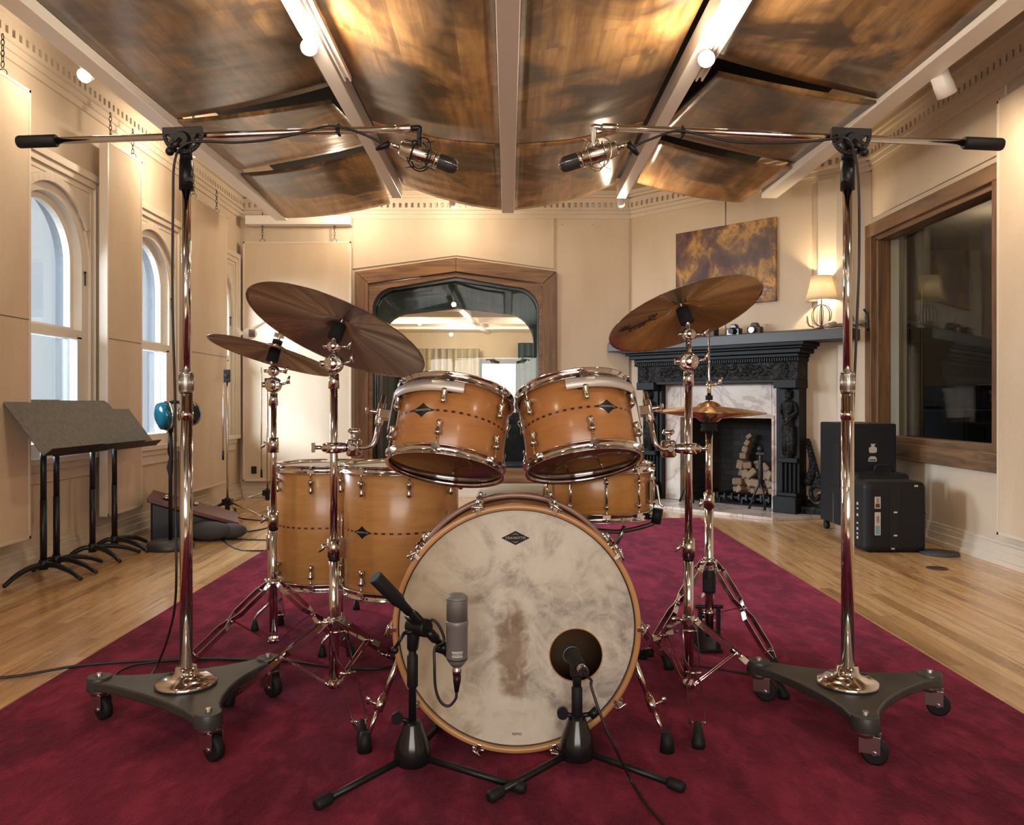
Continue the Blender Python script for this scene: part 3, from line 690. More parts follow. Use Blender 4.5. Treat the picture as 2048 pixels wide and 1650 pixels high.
for s, m1, m2, side in ((-1, Py[1], Py[2], 'left'), (1, Py[3], Py[2], 'right')):
    xi, xo = s * 0.05, s * 0.822
    z_i, z_o = 2.425, 2.60
    reflector('long buckled plywood reflector %s of the middle joist, nearer the camera' % side, [(xi, -0.9, z_i), (xo, -0.9, z_o), (xo, 4.80, z_o), (xi, 4.70, z_i)], m1, 0.0, 0.02, wav=0.012)
    reflector('short plywood reflector %s of the middle joist, at its far end' % side, [(xi, 4.72, z_i), (xo, 4.82, z_o), (xo, 6.22, z_o - 0.0), (xi, 6.32, z_i)], m2, 0.0, 0.035)
reflector('dark smoky plywood reflector over the window side, nearest row', [(-1.93, 0.9, 2.56), (-0.93, 0.9, 2.80), (-0.93, 2.9, 2.80), (-1.93, 2.9, 2.56)], Py[0], 0.02)
reflector('dark stained plywood reflector over the window side, ahead of the wide black gap', [(-1.93, 2.95, 2.56), (-0.92, 2.95, 2.66), (-1.0, 4.66, 2.76), (-1.93, 4.66, 2.56)], Py[0], 0.01, 0.02)
reflector('plywood reflector over the window side, between its two black gaps', [(-1.93, 4.68, 2.548), (-1.03, 4.68, 2.665), (-0.98, 5.75, 2.765), (-1.93, 5.75, 2.575)], Py[2], 0.0, 0.01)
reflector('amber plywood reflector at the far end over the window side', [(-1.93, 5.78, 2.55), (-0.98, 5.78, 2.725), (-1.02, 6.92, 2.625), (-1.93, 6.92, 2.50)], Py[1], 0.0, 0.03)
reflector('plywood reflector over the fireplace side, nearest row', [(0.95, 0.9, 2.78), (1.98, 0.9, 2.56), (1.98, 2.5, 2.56), (0.95, 2.5, 2.78)], Py[3], 0.0)
reflector('brown striped plywood reflector over the fireplace side, ahead of the black gap', [(0.95, 2.55, 2.67), (1.98, 2.55, 2.55), (1.98, 4.28, 2.53), (1.10, 4.28, 2.755)], Py[3], 0.01, 0.01)
reflector('plywood reflector over the fireplace side, behind the first black gap', [(1.13, 4.30, 2.675), (1.98, 4.30, 2.515), (1.98, 5.54, 2.56), (1.03, 5.54, 2.775)], Py[0], 0.0, 0.01)
reflector('amber plywood reflector at the far end over the fireplace side', [(1.03, 5.58, 2.735), (1.98, 5.58, 2.535), (1.90, 6.50, 2.53), (1.05, 6.50, 2.69)], Py[1], 0.0, 0.03)

bm = BM(); bx(bm, -1.95, 2.0, -0.95, 6.9, 2.84, 2.87); tag(obj('gap_shade_sheet', bm, M_['felt']), 'black sheet added above the plywood reflectors as shade in their gaps', 'shade sheet')  # added sheet, its black stands for the shade in the gaps
# ------------------------------------------------------------------ hanging acoustic panels
def chain(parent, x, y, z0, z1):
    bm = BM(); z = z1; k = 0
    while z > z0:
        u = Vector((1, 0, 0)) if k % 2 else Vector((0, 1, 0))
        tube(bm, [Vector((x, y, z)) + u * 0.008 * math.cos(a) + Vector((0, 0, 0.017 * math.sin(a))) for a in [i * PI / 5 for i in range(10)]], 0.0022, 6, closed=True)
        z -= 0.027; k += 1
    tube(bm, [Vector((x, y, z0 - 0.02 + 0.022 * math.sin(a))) + Vector((0.022 * math.cos(a), 0, 0)) for a in [i * PI / 8 for i in range(16)]], 0.0022, 6, closed=True)
    obj('chain', bm, M_['black'], parent)
def apanel(label, M, x0, x1, z0, z1, gap, th, seam=None, chains=()):
    t = thing('acoustic_panel', label, 'acoustic panel', M @ Vector((x0, gap, z0)), 'fabric acoustic panels hung on the walls')
    bm = BM(); bx(bm, x0 + 0.012, x1 - 0.012, gap + 0.004, gap + th, z0 + 0.012, z1 - 0.012, M)
    obj('fabric_face', bm, M_['panel'], t, bevel=0.003)
    bm = BM()
    for a, b, c, d in ((x0, x1, z0, z0 + 0.018), (x0, x1, z1 - 0.018, z1), (x0, x0 + 0.018, z0, z1), (x1 - 0.018, x1, z0, z1)): bx(bm, a, b, gap, gap + th + 0.003, c, d, M)
    obj('edge_frame', bm, M_['trim'], t, bevel=0.002)
    if seam:
        bm = BM(); bx(bm, x0 + 0.018, x1 - 0.018, gap + th, gap + th + 0.0015, seam, seam + 0.004, M); obj('seam', bm, M_['dark_wood'], t)
    for x in chains:
        p = M @ Vector((x, gap + th * 0.5, 0)); chain(t, p.x, p.y, z1 + 0.03, ZC - 0.22)
apanel('large cream panel at the left edge behind the music stands', ML, 2.55, 4.14, 0.20, 2.52, 0.07, 0.05, 1.33, (3.95,))
apanel('cream hanging panel between the first and second arched windows', ML, 4.93, 5.40, 0.20, 2.53, 0.07, 0.05, 1.30, (5.02, 5.32))
apanel('cream hanging panel between the second and third arched windows', ML, 6.22, 7.03, 0.20, 2.53, 0.07, 0.05, 1.30, (6.35, 6.85))
apanel('wide pale panel hung by two rings on the back wall', MB, -2.53, -1.495, 0.155, 2.44, 0.06, 0.05, None, (-2.35, -1.66))
apanel('cream panel at the right edge of the picture beside the control room window', MR, 3.2, 4.45, 0.17, 2.58, 0.03, 0.04)
bm = BM(); bx(bm, -2.5, -1.5, YB - 0.14, YB - 0.02, 2.60, 2.685)
tag(obj('conduit_box', bm, M_['track_white'], bevel=0.006), 'long white box above the ring-hung panel on the back wall', 'box')

# ------------------------------------------------------------------ track lights
def track(label, x, y0, y1, z):
    bm = BM()
    for s in (-1, 1): bx(bm, x + s * 0.010, x + s * 0.018, y0, y1, z - 0.02, z)
    bx(bm, x - 0.018, x + 0.018, y0, y1, z, z + 0.006)
    tag(obj('light_track', bm, M_['track_white']), label, 'light track')
track('white light track beside the left inner joist', -0.80, 0.2, 4.0, 2.53); track('white light track beside the right inner joist', 0.955, 0.2, 4.0, 2.53)
track('white light track outside the fireplace-side joist', 2.14, 1.0, 6.0, 2.62)
def spot(label, loc, target, on=True, off=0.03, power=40, ang=90, r=0.034, ln=0.12, kindl='SPOT', stem=0.10):
    loc = Vector(loc); d = (Vector(target) - loc).normalized()
    t = thing('track_spotlight', label, 'spotlight', Matrix.Translation(loc), 'white track spotlights')
    M = frame(loc, d)
    bm = BM(); lathe(bm, [(0, -ln), (r * 0.86, -ln), (r, -ln + 0.012), (r, -ln * 0.45), (r * 1.06, -ln * 0.42), (r * 1.06, 0), (r * 0.92, 0), (r * 0.92, -0.02), (0, -0.02)], 28, M)
    obj('housing', bm, M_['track_white'], t)
    bm = BM(); a = loc - d * ln * 0.55; cyl(bm, a, a + Vector((0, 0, stem)), 0.008); box(bm, a + Vector((0, 0, stem)), (0.05, 0.05, 0.02)); obj('stem', bm, M_['track_white'], t)
    bm = BM()
    if on: ball(bm, (0, 0, -0.012), r * 0.82, (1, 1, 0.55), M)
    else: lathe(bm, [(0, -0.018), (r * 0.9, -0.018)], 24, M)
    obj('bulb', bm, M_['bulb'] if on else M_['steel'], t)
    if power:
        l = light(kindl, loc + d * off, power, WARM, target, 0.035, spot=ang, blend=0.7)
    return t
spot('lit spotlight on the track left of the amber plywood', (-0.87, 3.50, 2.46), (0.1, 0.4, 1.2), power=17, kindl='POINT', off=0.13)
spot('lit spotlight on the track right of the middle joist', (0.88, 3.55, 2.43), (-0.1, 0.4, 1.2), power=17, kindl='POINT', off=0.13)
spot('lit spotlight near the cornice over the first arched window', (-2.20, 4.15, 2.60), (-2.3, 3.2, 1.9), power=6, kindl='POINT', stem=0.30)
spot('lit spotlight at the back wall above the ring-hung panel', (-1.41, 7.28, 2.66), (-1.9, 7.6, 1.6), power=10, kindl='POINT', r=0.028, ln=0.09, stem=0.30)
spot('lit spotlight at the back wall above the booth window', (-0.50, 7.25, 2.67), (-0.35, 7.70, 1.6), power=10, kindl='POINT', r=0.028, ln=0.09, stem=0.30)
spot('lit spotlight at the far end of the right inner joist', (0.90, 6.38, 2.48), (1.1, 7.6, 1.6), power=10, kindl='POINT', r=0.028, ln=0.09, stem=0.06)
spot('large white spotlight, glow hidden, turned to the wall above the control room window', (2.185, 3.98, 2.435), (2.78, 4.3, 1.5), on=False, power=22, ang=150, r=0.044, ln=0.15, stem=0.11)
spot('white spotlight end showing past the outer joist near the second window', (-2.20, 5.55, 2.62), (-2.58, 5.95, 1.9), power=13, kindl='POINT', stem=0.30)
# unseen lamps added out of frame to light the room from the camera's side
for x, y in ((-1.6, 1.2), (1.7, 1.4), (-1.2, -1.2), (1.2, -1.2)):
    spot('added spotlight hanging out of view, %s %s' % ('window side' if x < 0 else 'fireplace side', 'first row' if y > 0 else 'second row'), (x, y, 2.36), (x * 0.9, y + (1.6 if y > 0 else 2.4), 0.3), power=14, ang=130)
# ------------------------------------------------------------------ rug
bm = BM()
n = 60
for x0, x1, y0, y1 in ((-1.497, 1.502, 0.2, 6.28),): bx(bm, x0, x1, y0, y1, FZ, -0.0005)
tag(obj('rug', bm, M_['rug'], bevel=0.003), 'large crimson pile rug under the whole drum kit', 'rug')

# ------------------------------------------------------------------ drum parts
def badge(parent, Rr, z, a, w=0.085, h=0.048, word='CRAVIOTTO', local_M=None):
    "black diamond badge with silver rim on a shell at angle a"
    M = Matrix.Rotation(a, 4, 'Z') @ Matrix.Translation((Rr, 0, z)) @ Matrix(((0, 0, 1, 0), (1, 0, 0, 0), (0, 1, 0, 0), (0, 0, 0, 1)))
    def wrap(bm, lift):
        for v in bm.verts:
            p = M.inverted() @ v.co; th = p.x / Rr; v.co = Matrix.Rotation(a + th, 4, 'Z') @ Vector((Rr + p.z + lift, 0, z + p.y))
    def dia(w, h, n=14):
        P = []
        for k in range(4 * n):
            t = k / n; q = int(t); f = t - q; c = [(w / 2, 0), (0, h / 2), (-w / 2, 0), (0, -h / 2)]
            A, B_ = c[q], c[(q + 1) % 4]; x = A[0] + (B_[0] - A[0]) * f; y = A[1] + (B_[1] - A[1]) * f
            s = 1 - 0.16 * math.sin(PI * f); P.append((x * s, y * s))
        return P
    def plate(w, h, d):
        bm = BM(); P = dia(w, h); c0 = bm.verts.new(M @ Vector((0, 0, d))); vs = [bm.verts.new(M @ Vector((x, y, d))) for x, y in P]; v2 = [bm.verts.new(M @ Vector((x, y, 0))) for x, y in P]
        mid = [bm.verts.new(M @ Vector((x * 0.5, y * 0.5, d))) for x, y in P]; m = len(P)
        for k in range(m):
            bm.faces.new((c0, mid[k], mid[(k + 1) % m])); bm.faces.new((mid[k], vs[k], vs[(k + 1) % m], mid[(k + 1) % m])); bm.faces.new((vs[k], v2[k], v2[(k + 1) % m], vs[(k + 1) % m]))
        return bm
    b = plate(w, h, 0.0012); wrap(b, 0.0); o = obj('badge', b, M_['nickel'], parent, local=True)
    b = plate(w * 0.955, h * 0.93, 0.0015); wrap(b, 0.0); obj('badge_field', b, M_['black'], o, local=True)
    b = text_bm(word, h * 0.17, M @ Matrix.Translation((0, 0, 0.0020)), 0.0003, sx=1.2); wrap(b, 0.0); obj('lettering', b, M_['sticker'], o, local=True)
    return o

def lug_bm(Rr, a, z, L=0.048, flip=1, tube_style=False):
    bm = BM(); M = Matrix.Rotation(a, 4, 'Z')
    if tube_style:
        tube(bm, [M @ Vector((Rr + 0.014, 0, z - L / 2)), M @ Vector((Rr + 0.014, 0, z + L / 2))], 0.0042, 10)
        for s in (-1, 1):
            tube(bm, [M @ Vector((Rr - 0.001, 0, z + s * L * 0.42)), M @ Vector((Rr + 0.016, 0, z + s * L * 0.42))], 0.0065, 10)
            tube(bm, [M @ Vector((Rr + 0.014, 0, z + s * L * 0.5)), M @ Vector((Rr + 0.014, 0, z + s * L * 0.36))], 0.0068, 10)
    else:
        pr = [(-0.5, 0.0), (-0.46, 0.006), (-0.36, 0.0085), (-0.22, 0.0072), (-0.05, 0.0052), (0.12, 0.0065), (0.3, 0.0098), (0.42, 0.0088), (0.5, 0.003)]
        prev = None
        pts = [M @ Vector((Rr + 0.011 + 0.004 * (t + 0.5), 0, z + flip * t * L)) for t, r in pr]
        tube(bm, pts, [max(0.001, r * 1.2) for t, r in pr], 14)
        for t in (-0.33, 0.30): tube(bm, [M @ Vector((Rr - 0.001, 0, z + flip * t * L)), M @ Vector((Rr + 0.013, 0, z + flip * t * L))], 0.006, 10)
    return bm

def metal_hoop(Rr, z, up, angs):
    "triple-flanged hoop whose upper edge points along up (+1/-1); z is the bearing edge"
    u = up; bm = BM()
    lathe(bm, [(Rr + 0.002, z - u * 0.014), (Rr + 0.014, z - u * 0.014), (Rr + 0.015, z - u * 0.011), (Rr + 0.0045, z - u * 0.009), (Rr + 0.0045, z + u * 0.010), (Rr + 0.011, z + u * 0.013), (Rr + 0.011, z + u * 0.016), (Rr + 0.002, z + u * 0.013), (Rr + 0.001, z + u * 0.006)], 72, closed=True)
    for a in angs:
        M = Matrix.Rotation(a, 4, 'Z')
        box(bm, (Rr + 0.011, 0, z - u * 0.006), (0.016, 0.026, 0.013), M)
    return bm

def make_drum(name, label, cat, M, Rr, h, nl, inlay=None, heads=('coated', 'clear_head'), a_off=0.0, lugL=0.048, ear=0.0, long_lug=False, badge_at=None, group=None, bz=None, rods=True, col=(0.55, 0.245, 0.08)):
    t = thing(name, label, cat, M, group)
    bm = BM(); lathe(bm, [(Rr, 0.004), (Rr, h - 0.004), (Rr - 0.003, h), (Rr - 0.006, h - 0.003), (Rr - 0.006, 0.003), (Rr - 0.003, 0)], 96, closed=True)
    obj('shell', bm, shell_mat('maple_shell_' + name, inlay, col=col), t, local=True)
    angs = [a_off + 2 * PI * k / nl for k in range(nl)]
    for up, z, hd in ((1, h, heads[0]), (-1, 0, heads[1])):
        o = obj('hoop', metal_hoop(Rr, z, up, angs), M_['chrome'], t, local=True)
        bm = BM(); lathe(bm, [(0, z + up * 0.0015), (Rr - 0.004, z + up * 0.0015), (Rr + 0.0005, z + up * 0.0005), (Rr + 0.0035, z - up * 0.006), (Rr + 0.0015, z - up * 0.006), (Rr - 0.001, z), (0, z + up * 0.0008)], 72)
        obj('drumhead', bm, M_[hd], t, local=True)
    for a in angs:
        if long_lug:
            obj('lug', lug_bm(Rr, a, h / 2, h * 0.60, tube_style=True), M_['chrome'], t, local=True)
            zs = ((h / 2 + h * 0.28, h + 0.004), (h / 2 - h * 0.28, -0.004))
        else:
            zs = []
            for up in (1, -1):
                zc = (h - 0.062) if up > 0 else 0.062
                obj('lug', lug_bm(Rr, a, zc, lugL, up), M_['nickel'], t, local=True)
                zs.append((zc + up * lugL * 0.35, (h + 0.006) if up > 0 else -0.006))
        for z0, z1 in zs:
            bm = BM(); Ma = Matrix.Rotation(a, 4, 'Z'); p0 = Ma @ Vector((Rr + 0.0145, 0, z0)); p1 = Ma @ Vector((Rr + 0.0145, 0, z1))
            tube(bm, [p0, p1], 0.0026, 8); s = 1 if z1 > z0 else -1
            tube(bm, [p1, p1 + Vector((0, 0, s * 0.006))], 0.0052, 8)
            if rods: obj('tension_rod', bm, M_['chrome'], t, local=True)
    if badge_at is not None: badge(t, Rr, bz if bz is not None else inlay, badge_at)
    return t

# ------------------------------------------------------------------ bass drum, front face to the camera
KX, KZ, KR, KY = 0.0225, 0.322, 0.320, 2.055
KL = 0.30
MK = Matrix(((1, 0, 0, KX), (0, 0, -1, KY + KL), (0, 1, 0, KZ), (0, 0, 0, 1)))    # local z runs to the camera
kick = thing('bass_drum', 'maple bass drum with mottled front head, on spurs in the middle of the rug', 'bass drum', MK)
SR = KR - 0.016
bm = BM(); lathe(bm, [(SR, 0.03), (SR, KL - 0.03), (SR - 0.008, KL - 0.028), (SR - 0.008, 0.028)], 128, closed=True)
obj('shell', bm, shell_mat('maple_shell_bass', None, col=(0.56, 0.22, 0.055)), kick, local=True)
for z0, z1, mt, nm in ((KL - 0.040, KL, M_['hoopwood'], 'pale maple hoop'), (0.0, 0.040, M_['hoop_rose'], 'rose-lacquered rear hoop')):
    bm = BM(); lathe(bm, [(KR - 0.013, z0), (KR - 0.002, z0), (KR, z0 + 0.002), (KR, z1 - 0.002), (KR - 0.002, z1), (KR - 0.011, z1), (KR - 0.013, z1 - 0.002)], 128, closed=True)
    obj('hoop', bm, mt, kick, local=True, label=nm)
    bm = BM(); lathe(bm, [(KR + 0.0004, (z0 + z1) / 2 - 0.004), (KR + 0.0004, (z0 + z1) / 2 + 0.004)], 128)
# front head with its port hole
hz = KL - 0.016; PH = Vector((0.152, -0.030 - 0.0, 0)); PH = W(1152, 1310, KY + 0.016); PHx, PHy, PHr = PH.x - KX, PH.z - KZ, 0.0685
bm = BM(); nseg = 96; HR = KR - 0.014
outer, inner, mid = [], [], []
for k in range(nseg):
    a = 2 * PI * k / nseg; d = Vector((math.cos(a), math.sin(a)))
    c = Vector((PHx, PHy)); b = c.dot(d); tt = -b + math.sqrt(b * b - c.length_squared + HR * HR)
    outer.append(bm.verts.new((c.x + d.x * tt, c.y + d.y * tt, hz))); inner.append(bm.verts.new((c.x + d.x * PHr, c.y + d.y * PHr, hz)))
for k in range(nseg): bm.faces.new((inner[k], inner[(k + 1) % nseg], outer[(k + 1) % nseg], outer[k]))
g = bmesh.ops.extrude_face_region(bm, geom=bm.faces[:]); bmesh.ops.translate(bm, verts=[v for v in g['geom'] if isinstance(v, bmesh.types.BMVert)], vec=(0, 0, -0.001))
obj('front_head', bm, M_['kick_head'], kick, local=True)
bm = BM(); lathe(bm, [(PHr - 0.0012, hz - 0.002), (PHr + 0.0012, hz - 0.002), (PHr + 0.0012, hz + 0.001), (PHr - 0.0012, hz + 0.001)], 64, Matrix.Translation((PHx, PHy, 0)), closed=True)
obj('port_rim', bm, M_['hoopwood'], kick, local=True)
bm = BM(); lathe(bm, [(0, 0.016), (HR, 0.016), (HR, 0.0165), (0, 0.0165)], 96); obj('batter_head', bm, M_['smoky'], kick, local=True)
# dark collar ring between head and hoop
bm = BM(); lathe(bm, [(HR - 0.002, hz), (HR + 0.0025, hz), (HR + 0.0025, hz + 0.0025), (HR - 0.002, hz + 0.0025)], 128, closed=True); obj('flesh_hoop', bm, M_['dark_wood'], kick, local=True)
# diamond sign on the head
def flat_diamond(w, h, z, cx_, cy_, d=0.0005):
    bm = BM(); prism(bm, [(cx_ - w / 2, cy_), (cx_, cy_ - h / 2), (cx_ + w / 2, cy_), (cx_, cy_ + h / 2)], d, Matrix.Translation((0, 0, z))); return bm
LP = W(1031, 1076, KY + 0.016); lx, ly = LP.x - KX, LP.z - KZ
o = obj('head_emblem', flat_diamond(0.0735, 0.0365, hz + 0.0003, lx, ly), M_['gloss_black'], kick, local=True)
obj('lettering', text_bm('CRAVIOTTO', 0.0088, Matrix.Translation((lx, ly, hz + 0.0012)), 0.0002, 1.05), M_['sticker'], o, local=True)
bm = BM(); prism(bm, [(lx - 0.009, ly + 0.0078), (lx, ly + 0.0122), (lx + 0.009, ly + 0.0078), (lx, ly + 0.0105)], 0.0004, Matrix.Translation((0, 0, hz + 0.001)))
prism(bm, [(lx - 0.009, ly - 0.0078), (lx, ly - 0.0105), (lx + 0.009, ly - 0.0078), (lx, ly - 0.0122)], 0.0004, Matrix.Translation((0, 0, hz + 0.001)))
obj('emblem_peaks', bm, M_['sticker'], o, local=True)
RP = W(1034, 1468, KY + 0.016)
obj('head_marking', text_bm('REMO', 0.0095, Matrix.Translation((RP.x - KX, RP.z - KZ, hz + 0.0008)), 0.0002, 1.0), M_['gloss_black'], kick, local=True)
# claws, rods, lugs
for k in range(10):
    a = R(90 - 18 - 36 * k); Ma = Matrix.Rotation(a, 4, 'Z')
    for zf, s in ((KL, 1), (0.0, -1)):
        bm = BM()
        box(bm, (KR + 0.004, 0, zf - s * 0.018), (0.007, 0.014, 0.044), Ma); box(bm, (KR - 0.003, 0, zf + s * 0.0025), (0.016, 0.011, 0.006), Ma)
        for q in (-1, 1): box(bm, (KR + 0.003, q * 0.012, zf - s * 0.008), (0.006, 0.007, 0.022), Ma)
        tube(bm, [Ma @ Vector((KR + 0.011, 0, zf - s * 0.002)), Ma @ Vector((KR + 0.011, 0, zf - s * 0.03))], 0.0062, 10)
        o = obj('claw', bm, M_['chrome'], kick, local=True, bevel=0.001)
        bm = BM(); tube(bm, [Ma @ Vector((KR + 0.011, 0, zf + s * 0.010)), Ma @ Vector((KR + 0.011, 0, KL / 2 + s * 0.02))], 0.0032, 8)
        p = Ma @ Vector((KR + 0.011, 0, zf + s * 0.010)); tv = Ma.to_3x3() @ Vector((0.35, 0.94, 0))
        if s > 0: tube(bm, [p - tv * 0.015, p - tv * 0.006, p, p + tv * 0.006, p + tv * 0.015], [0.0045, 0.003, 0.0045, 0.003, 0.0045], 8)
        obj('tension_rod', bm, M_['chrome'], kick, local=True)
    bm = BM(); tube(bm, [Ma @ Vector((KR + 0.011, 0, KL / 2 - 0.045)), Ma @ Vector((KR + 0.011, 0, KL / 2 + 0.045))], 0.0058, 10)
    for s in (-1, 1): tube(bm, [Ma @ Vector((SR - 0.001, 0, KL / 2 + s * 0.03)), Ma @ Vector((KR + 0.013, 0, KL / 2 + s * 0.03))], 0.008, 10)
    obj('lug', bm, M_['chrome'], kick, local=True)
# spurs
for sx, foot in ((-1, (-0.372, 2.075)), (1, (0.4125, 2.075))):
    F = Vector((foot[0], foot[1], 0.0)); A = Vector((KX + sx * 0.305, 2.215, 0.245))
    d = (F + Vector((0, 0, 0.02)) - A); L = d.length; dn = d.normalized()
    bm = BM(); tube(bm, [A - dn * 0.04, A + dn * L * 0.60], 0.0085, 14); tube(bm, [A + dn * L * 0.55, A + dn * L * 0.70], 0.0125, 14); tube(bm, [A + dn * L * 0.6, A + dn * L * 0.93], 0.0062, 14)
    sp = obj('spur', bm, M_['chrome'], kick)
    bm = BM(); c = A + dn * L * 0.64; side = dn.cross(Vector((0, 1, 0))).normalized() * sx
    tube(bm, [c, c + side * 0.03], 0.004, 8); ball(bm, c + side * 0.034, 0.008, (1, 0.5, 1.4)); obj('wing_screw', bm, M_['chrome'], sp)
    bm = BM(); q = F + Vector((0, 0, 0.0)); tube(bm, [q + Vector((0, 0, 0.0)), q + Vector((0, 0, 0.028)) - dn * 0.0, q + Vector((0, 0, 0.045)) - dn * 0.006], [0.019, 0.017, 0.012], 18); obj('rubber_foot', bm, M_['rubber'], sp)
    bm = BM(); box(bm, A - dn * 0.01 - Vector((sx * 0.018, 0, 0)), (0.04, 0.05, 0.055)); tube(bm, [A - dn * 0.03, A + dn * 0.04], 0.0135, 14); obj('spur_bracket', bm, M_['chrome'], kick, bevel=0.006)

# ------------------------------------------------------------------ rack toms
def rack_tom(label, px, py, Y, s):
    "s=-1 left of centre, +1 right; (px,py) centre of the drum"
    h, Rr = 0.222, 0.170
    c = W(px, py, Y); tilt = R(20.5)
    n = Vector((0, 0, 1)); n = Matrix.Rotation(-tilt, 3, 'X') @ n             # top leans to the drummer (+Y)
    n = Matrix.Rotation(R(7.5) * (-s), 3, 'Y') @ n if False else (Matrix.Rotation(R(-7.5) * s, 3, 'Y') @ n)
    M = frame(c - n * h / 2, n, (1, 0, 0))
    a_front = -PI / 2
    t = make_drum('rack_tom', label, 'tom', M, Rr, h, 6, inlay=0.118, a_off=a_front + R(5) * s, badge_at=a_front + s * R(26), group='rack toms', bz=0.118)
    # suspension band: hugs the front outer side and hangs the drum from its mount
    def band(a0, a1, r, z0, z1, th=0.003):
        bm = BM(); lathe(bm, [(r, z0), (r + th, z0), (r + th, z1), (r, z1)], 48, a0=min(a0, a1), a1=max(a0, a1), closed=True)
        return bm
    aO = 0 if s > 0 else PI                        # outer side
    a0 = a_front - s * R(12) ; a1 = a_front + s * R(115)
    bm = band(a0, a1, Rr + 0.019, h - 0.050, h - 0.019)
    o = obj('suspension_band', bm, M_['alu'], t, local=True)
    bm = BM(); Mb = Matrix.Rotation(a_front + s * R(82), 4, 'Z')
    prism(bm, [(-0.022, h - 0.02), (0.022, h - 0.02), (0.016, h - 0.14), (-0.016, h - 0.14)], 0.003, Mb @ Matrix(((0, 0, 1, Rr + 0.020), (1, 0, 0, 0), (0, 1, 0, 0), (0, 0, 0, 1))))
    obj('suspension_plate', bm, M_['steel'], o, local=True)
    bm = BM()
    for a in (a_front + s * R(60), a_front + s * R(105), a_front + s * R(0)):
        Mg = Matrix.Rotation(a, 4, 'Z'); tube(bm, [Mg @ Vector((Rr + 0.014, 0, h - 0.05)), Mg @ Vector((Rr + 0.014, 0, h - 0.008))], 0.007, 10)
    obj('rubber_grommet', bm, M_['rubber'], o, local=True)
    bm = BM(); Mc = Mb; box(bm, (Rr + 0.040, 0, h - 0.09), (0.034, 0.030, 0.030), Mc); tube(bm, [Mc @ Vector((Rr + 0.052, 0, h - 0.125)), Mc @ Vector((Rr + 0.052, 0, h - 0.055))], 0.013, 14)
    tube(bm, [Mc @ Vector((Rr + 0.05, 0, h - 0.085)), Mc @ Vector((Rr + 0.092, 0, h - 0.085))], 0.006, 10); box(bm, (Rr + 0.094, 0, h - 0.085), (0.010, 0.030, 0.014), Mc)
    obj('mount_clamp', bm, M_['chrome'], t, local=True, bevel=0.003)
    return t, M, Mb, Rr, h
tomL = rack_tom('left rack tom tilted above the bass drum, white band curling round its left side', 902, 864, 2.47, -1)
tomR = rack_tom('right rack tom tilted above the bass drum, in front of the snare', 1156, 857, 2.47, 1)

# ------------------------------------------------------------------ floor toms
def floor_tom(label, X, Y, Rr, zb, zt, legs, bangle, badge_on, a_off):
    h = zt - zb; t = make_drum('floor_tom', label, 'floor tom', Matrix.Translation((X, Y, zb)), Rr, h, 8, inlay=h * 0.505, a_off=a_off, badge_at=bangle if badge_on else None, group='floor toms', lugL=0.056, col=(0.62, 0.32, 0.11))
    for a, dy in legs:
        d = Vector((math.cos(a), math.sin(a), 0)); b = Vector((X, Y, 0)) + d * (Rr + 0.024)
        bm = BM(); zk = 0.10; tube(bm, curve_pts([b + Vector((0, 0, zb + 0.29)), b + Vector((0, 0, 0.26)), b + Vector((0, 0, zk + 0.03)), b + d * 0.004 + Vector((0, 0, zk)), b + d * 0.05 + Vector((0, 0, 0.055)), b + d * 0.055 + Vector((0, 0, 0.022))], 6), 0.0055, 10)
        lg = obj('leg', bm, M_['chrome'], t)
        bm = BM(); f = b + d * 0.055; tube(bm, [f, f + Vector((0, 0, 0.01)), f + Vector((0, 0, 0.042))], [0.016, 0.015, 0.009], 16); obj('rubber_foot', bm, M_['rubber'], lg)
        bm = BM(); q = Vector((X, Y, 0)) + d * (Rr + 0.010); MM = frame(q + Vector((0, 0, zb + 0.15)), (0, 0, 1), d)
        box(bm, (0, 0, 0), (0.022, 0.030, 0.075), MM); tube(bm, [MM @ Vector((0.014, 0, -0.03)), MM @ Vector((0.014, 0, 0.03))], 0.011, 12); tube(bm, [MM @ Vector((0.014, 0.0, 0.008)), MM @ Vector((0.014, 0.036, 0.008))], 0.005, 8); box(bm, (0.014, 0.038, 0.008), (0.008, 0.008, 0.026), MM)
        obj('leg_bracket', bm, M_['chrome'], t, bevel=0.004)
    return t
floor_tom('front floor tom with a diamond badge, half hidden by the bass drum', -0.392, 2.95, 0.2085, 0.235, 0.668, ((R(200), 0), (R(-40), 0), (R(92), 0)), R(-90 - 33), True, R(-90 + 14))
floor_tom('rear floor tom left of the badged one, behind the cymbal stands', -0.735, 3.235, 0.198, 0.20, 0.648, ((R(192), 0), (R(-62), 0), (R(75), 0)), 0, False, R(-90 - 3))

# ------------------------------------------------------------------ snare on its stand
SX, SY, SR2 = 0.317, 2.82, 0.180
sn = make_drum('snare_drum', 'deep maple snare drum on a basket stand behind the right rack tom', 'snare drum', Matrix.Translation((SX, SY, 0.522)), SR2, 0.160, 10, None, ('coated', 'coated'), R(-90 + 2), long_lug=True, col=(0.56, 0.26, 0.07))
bm = BM(); Ms = Matrix.Rotation(R(-28), 4, 'Z'); box(bm, (SR2 + 0.010, 0, 0.075), (0.018, 0.030, 0.075), Ms); tube(bm, [Ms @ Vector((SR2 + 0.02, 0, 0.11)), Ms @ Vector((SR2 + 0.035, 0, 0.10)), Ms @ Vector((SR2 + 0.044, 0, 0.04)), Ms @ Vector((SR2 + 0.058, 0, 0.03))], 0.004, 10); tube(bm, [Ms @ Vector((SR2 + 0.016, 0, 0.11)), Ms @ Vector((SR2 + 0.016, 0, 0.145))], 0.008, 12)
obj('strainer', bm, M_['chrome'], sn, local=True, bevel=0.003)
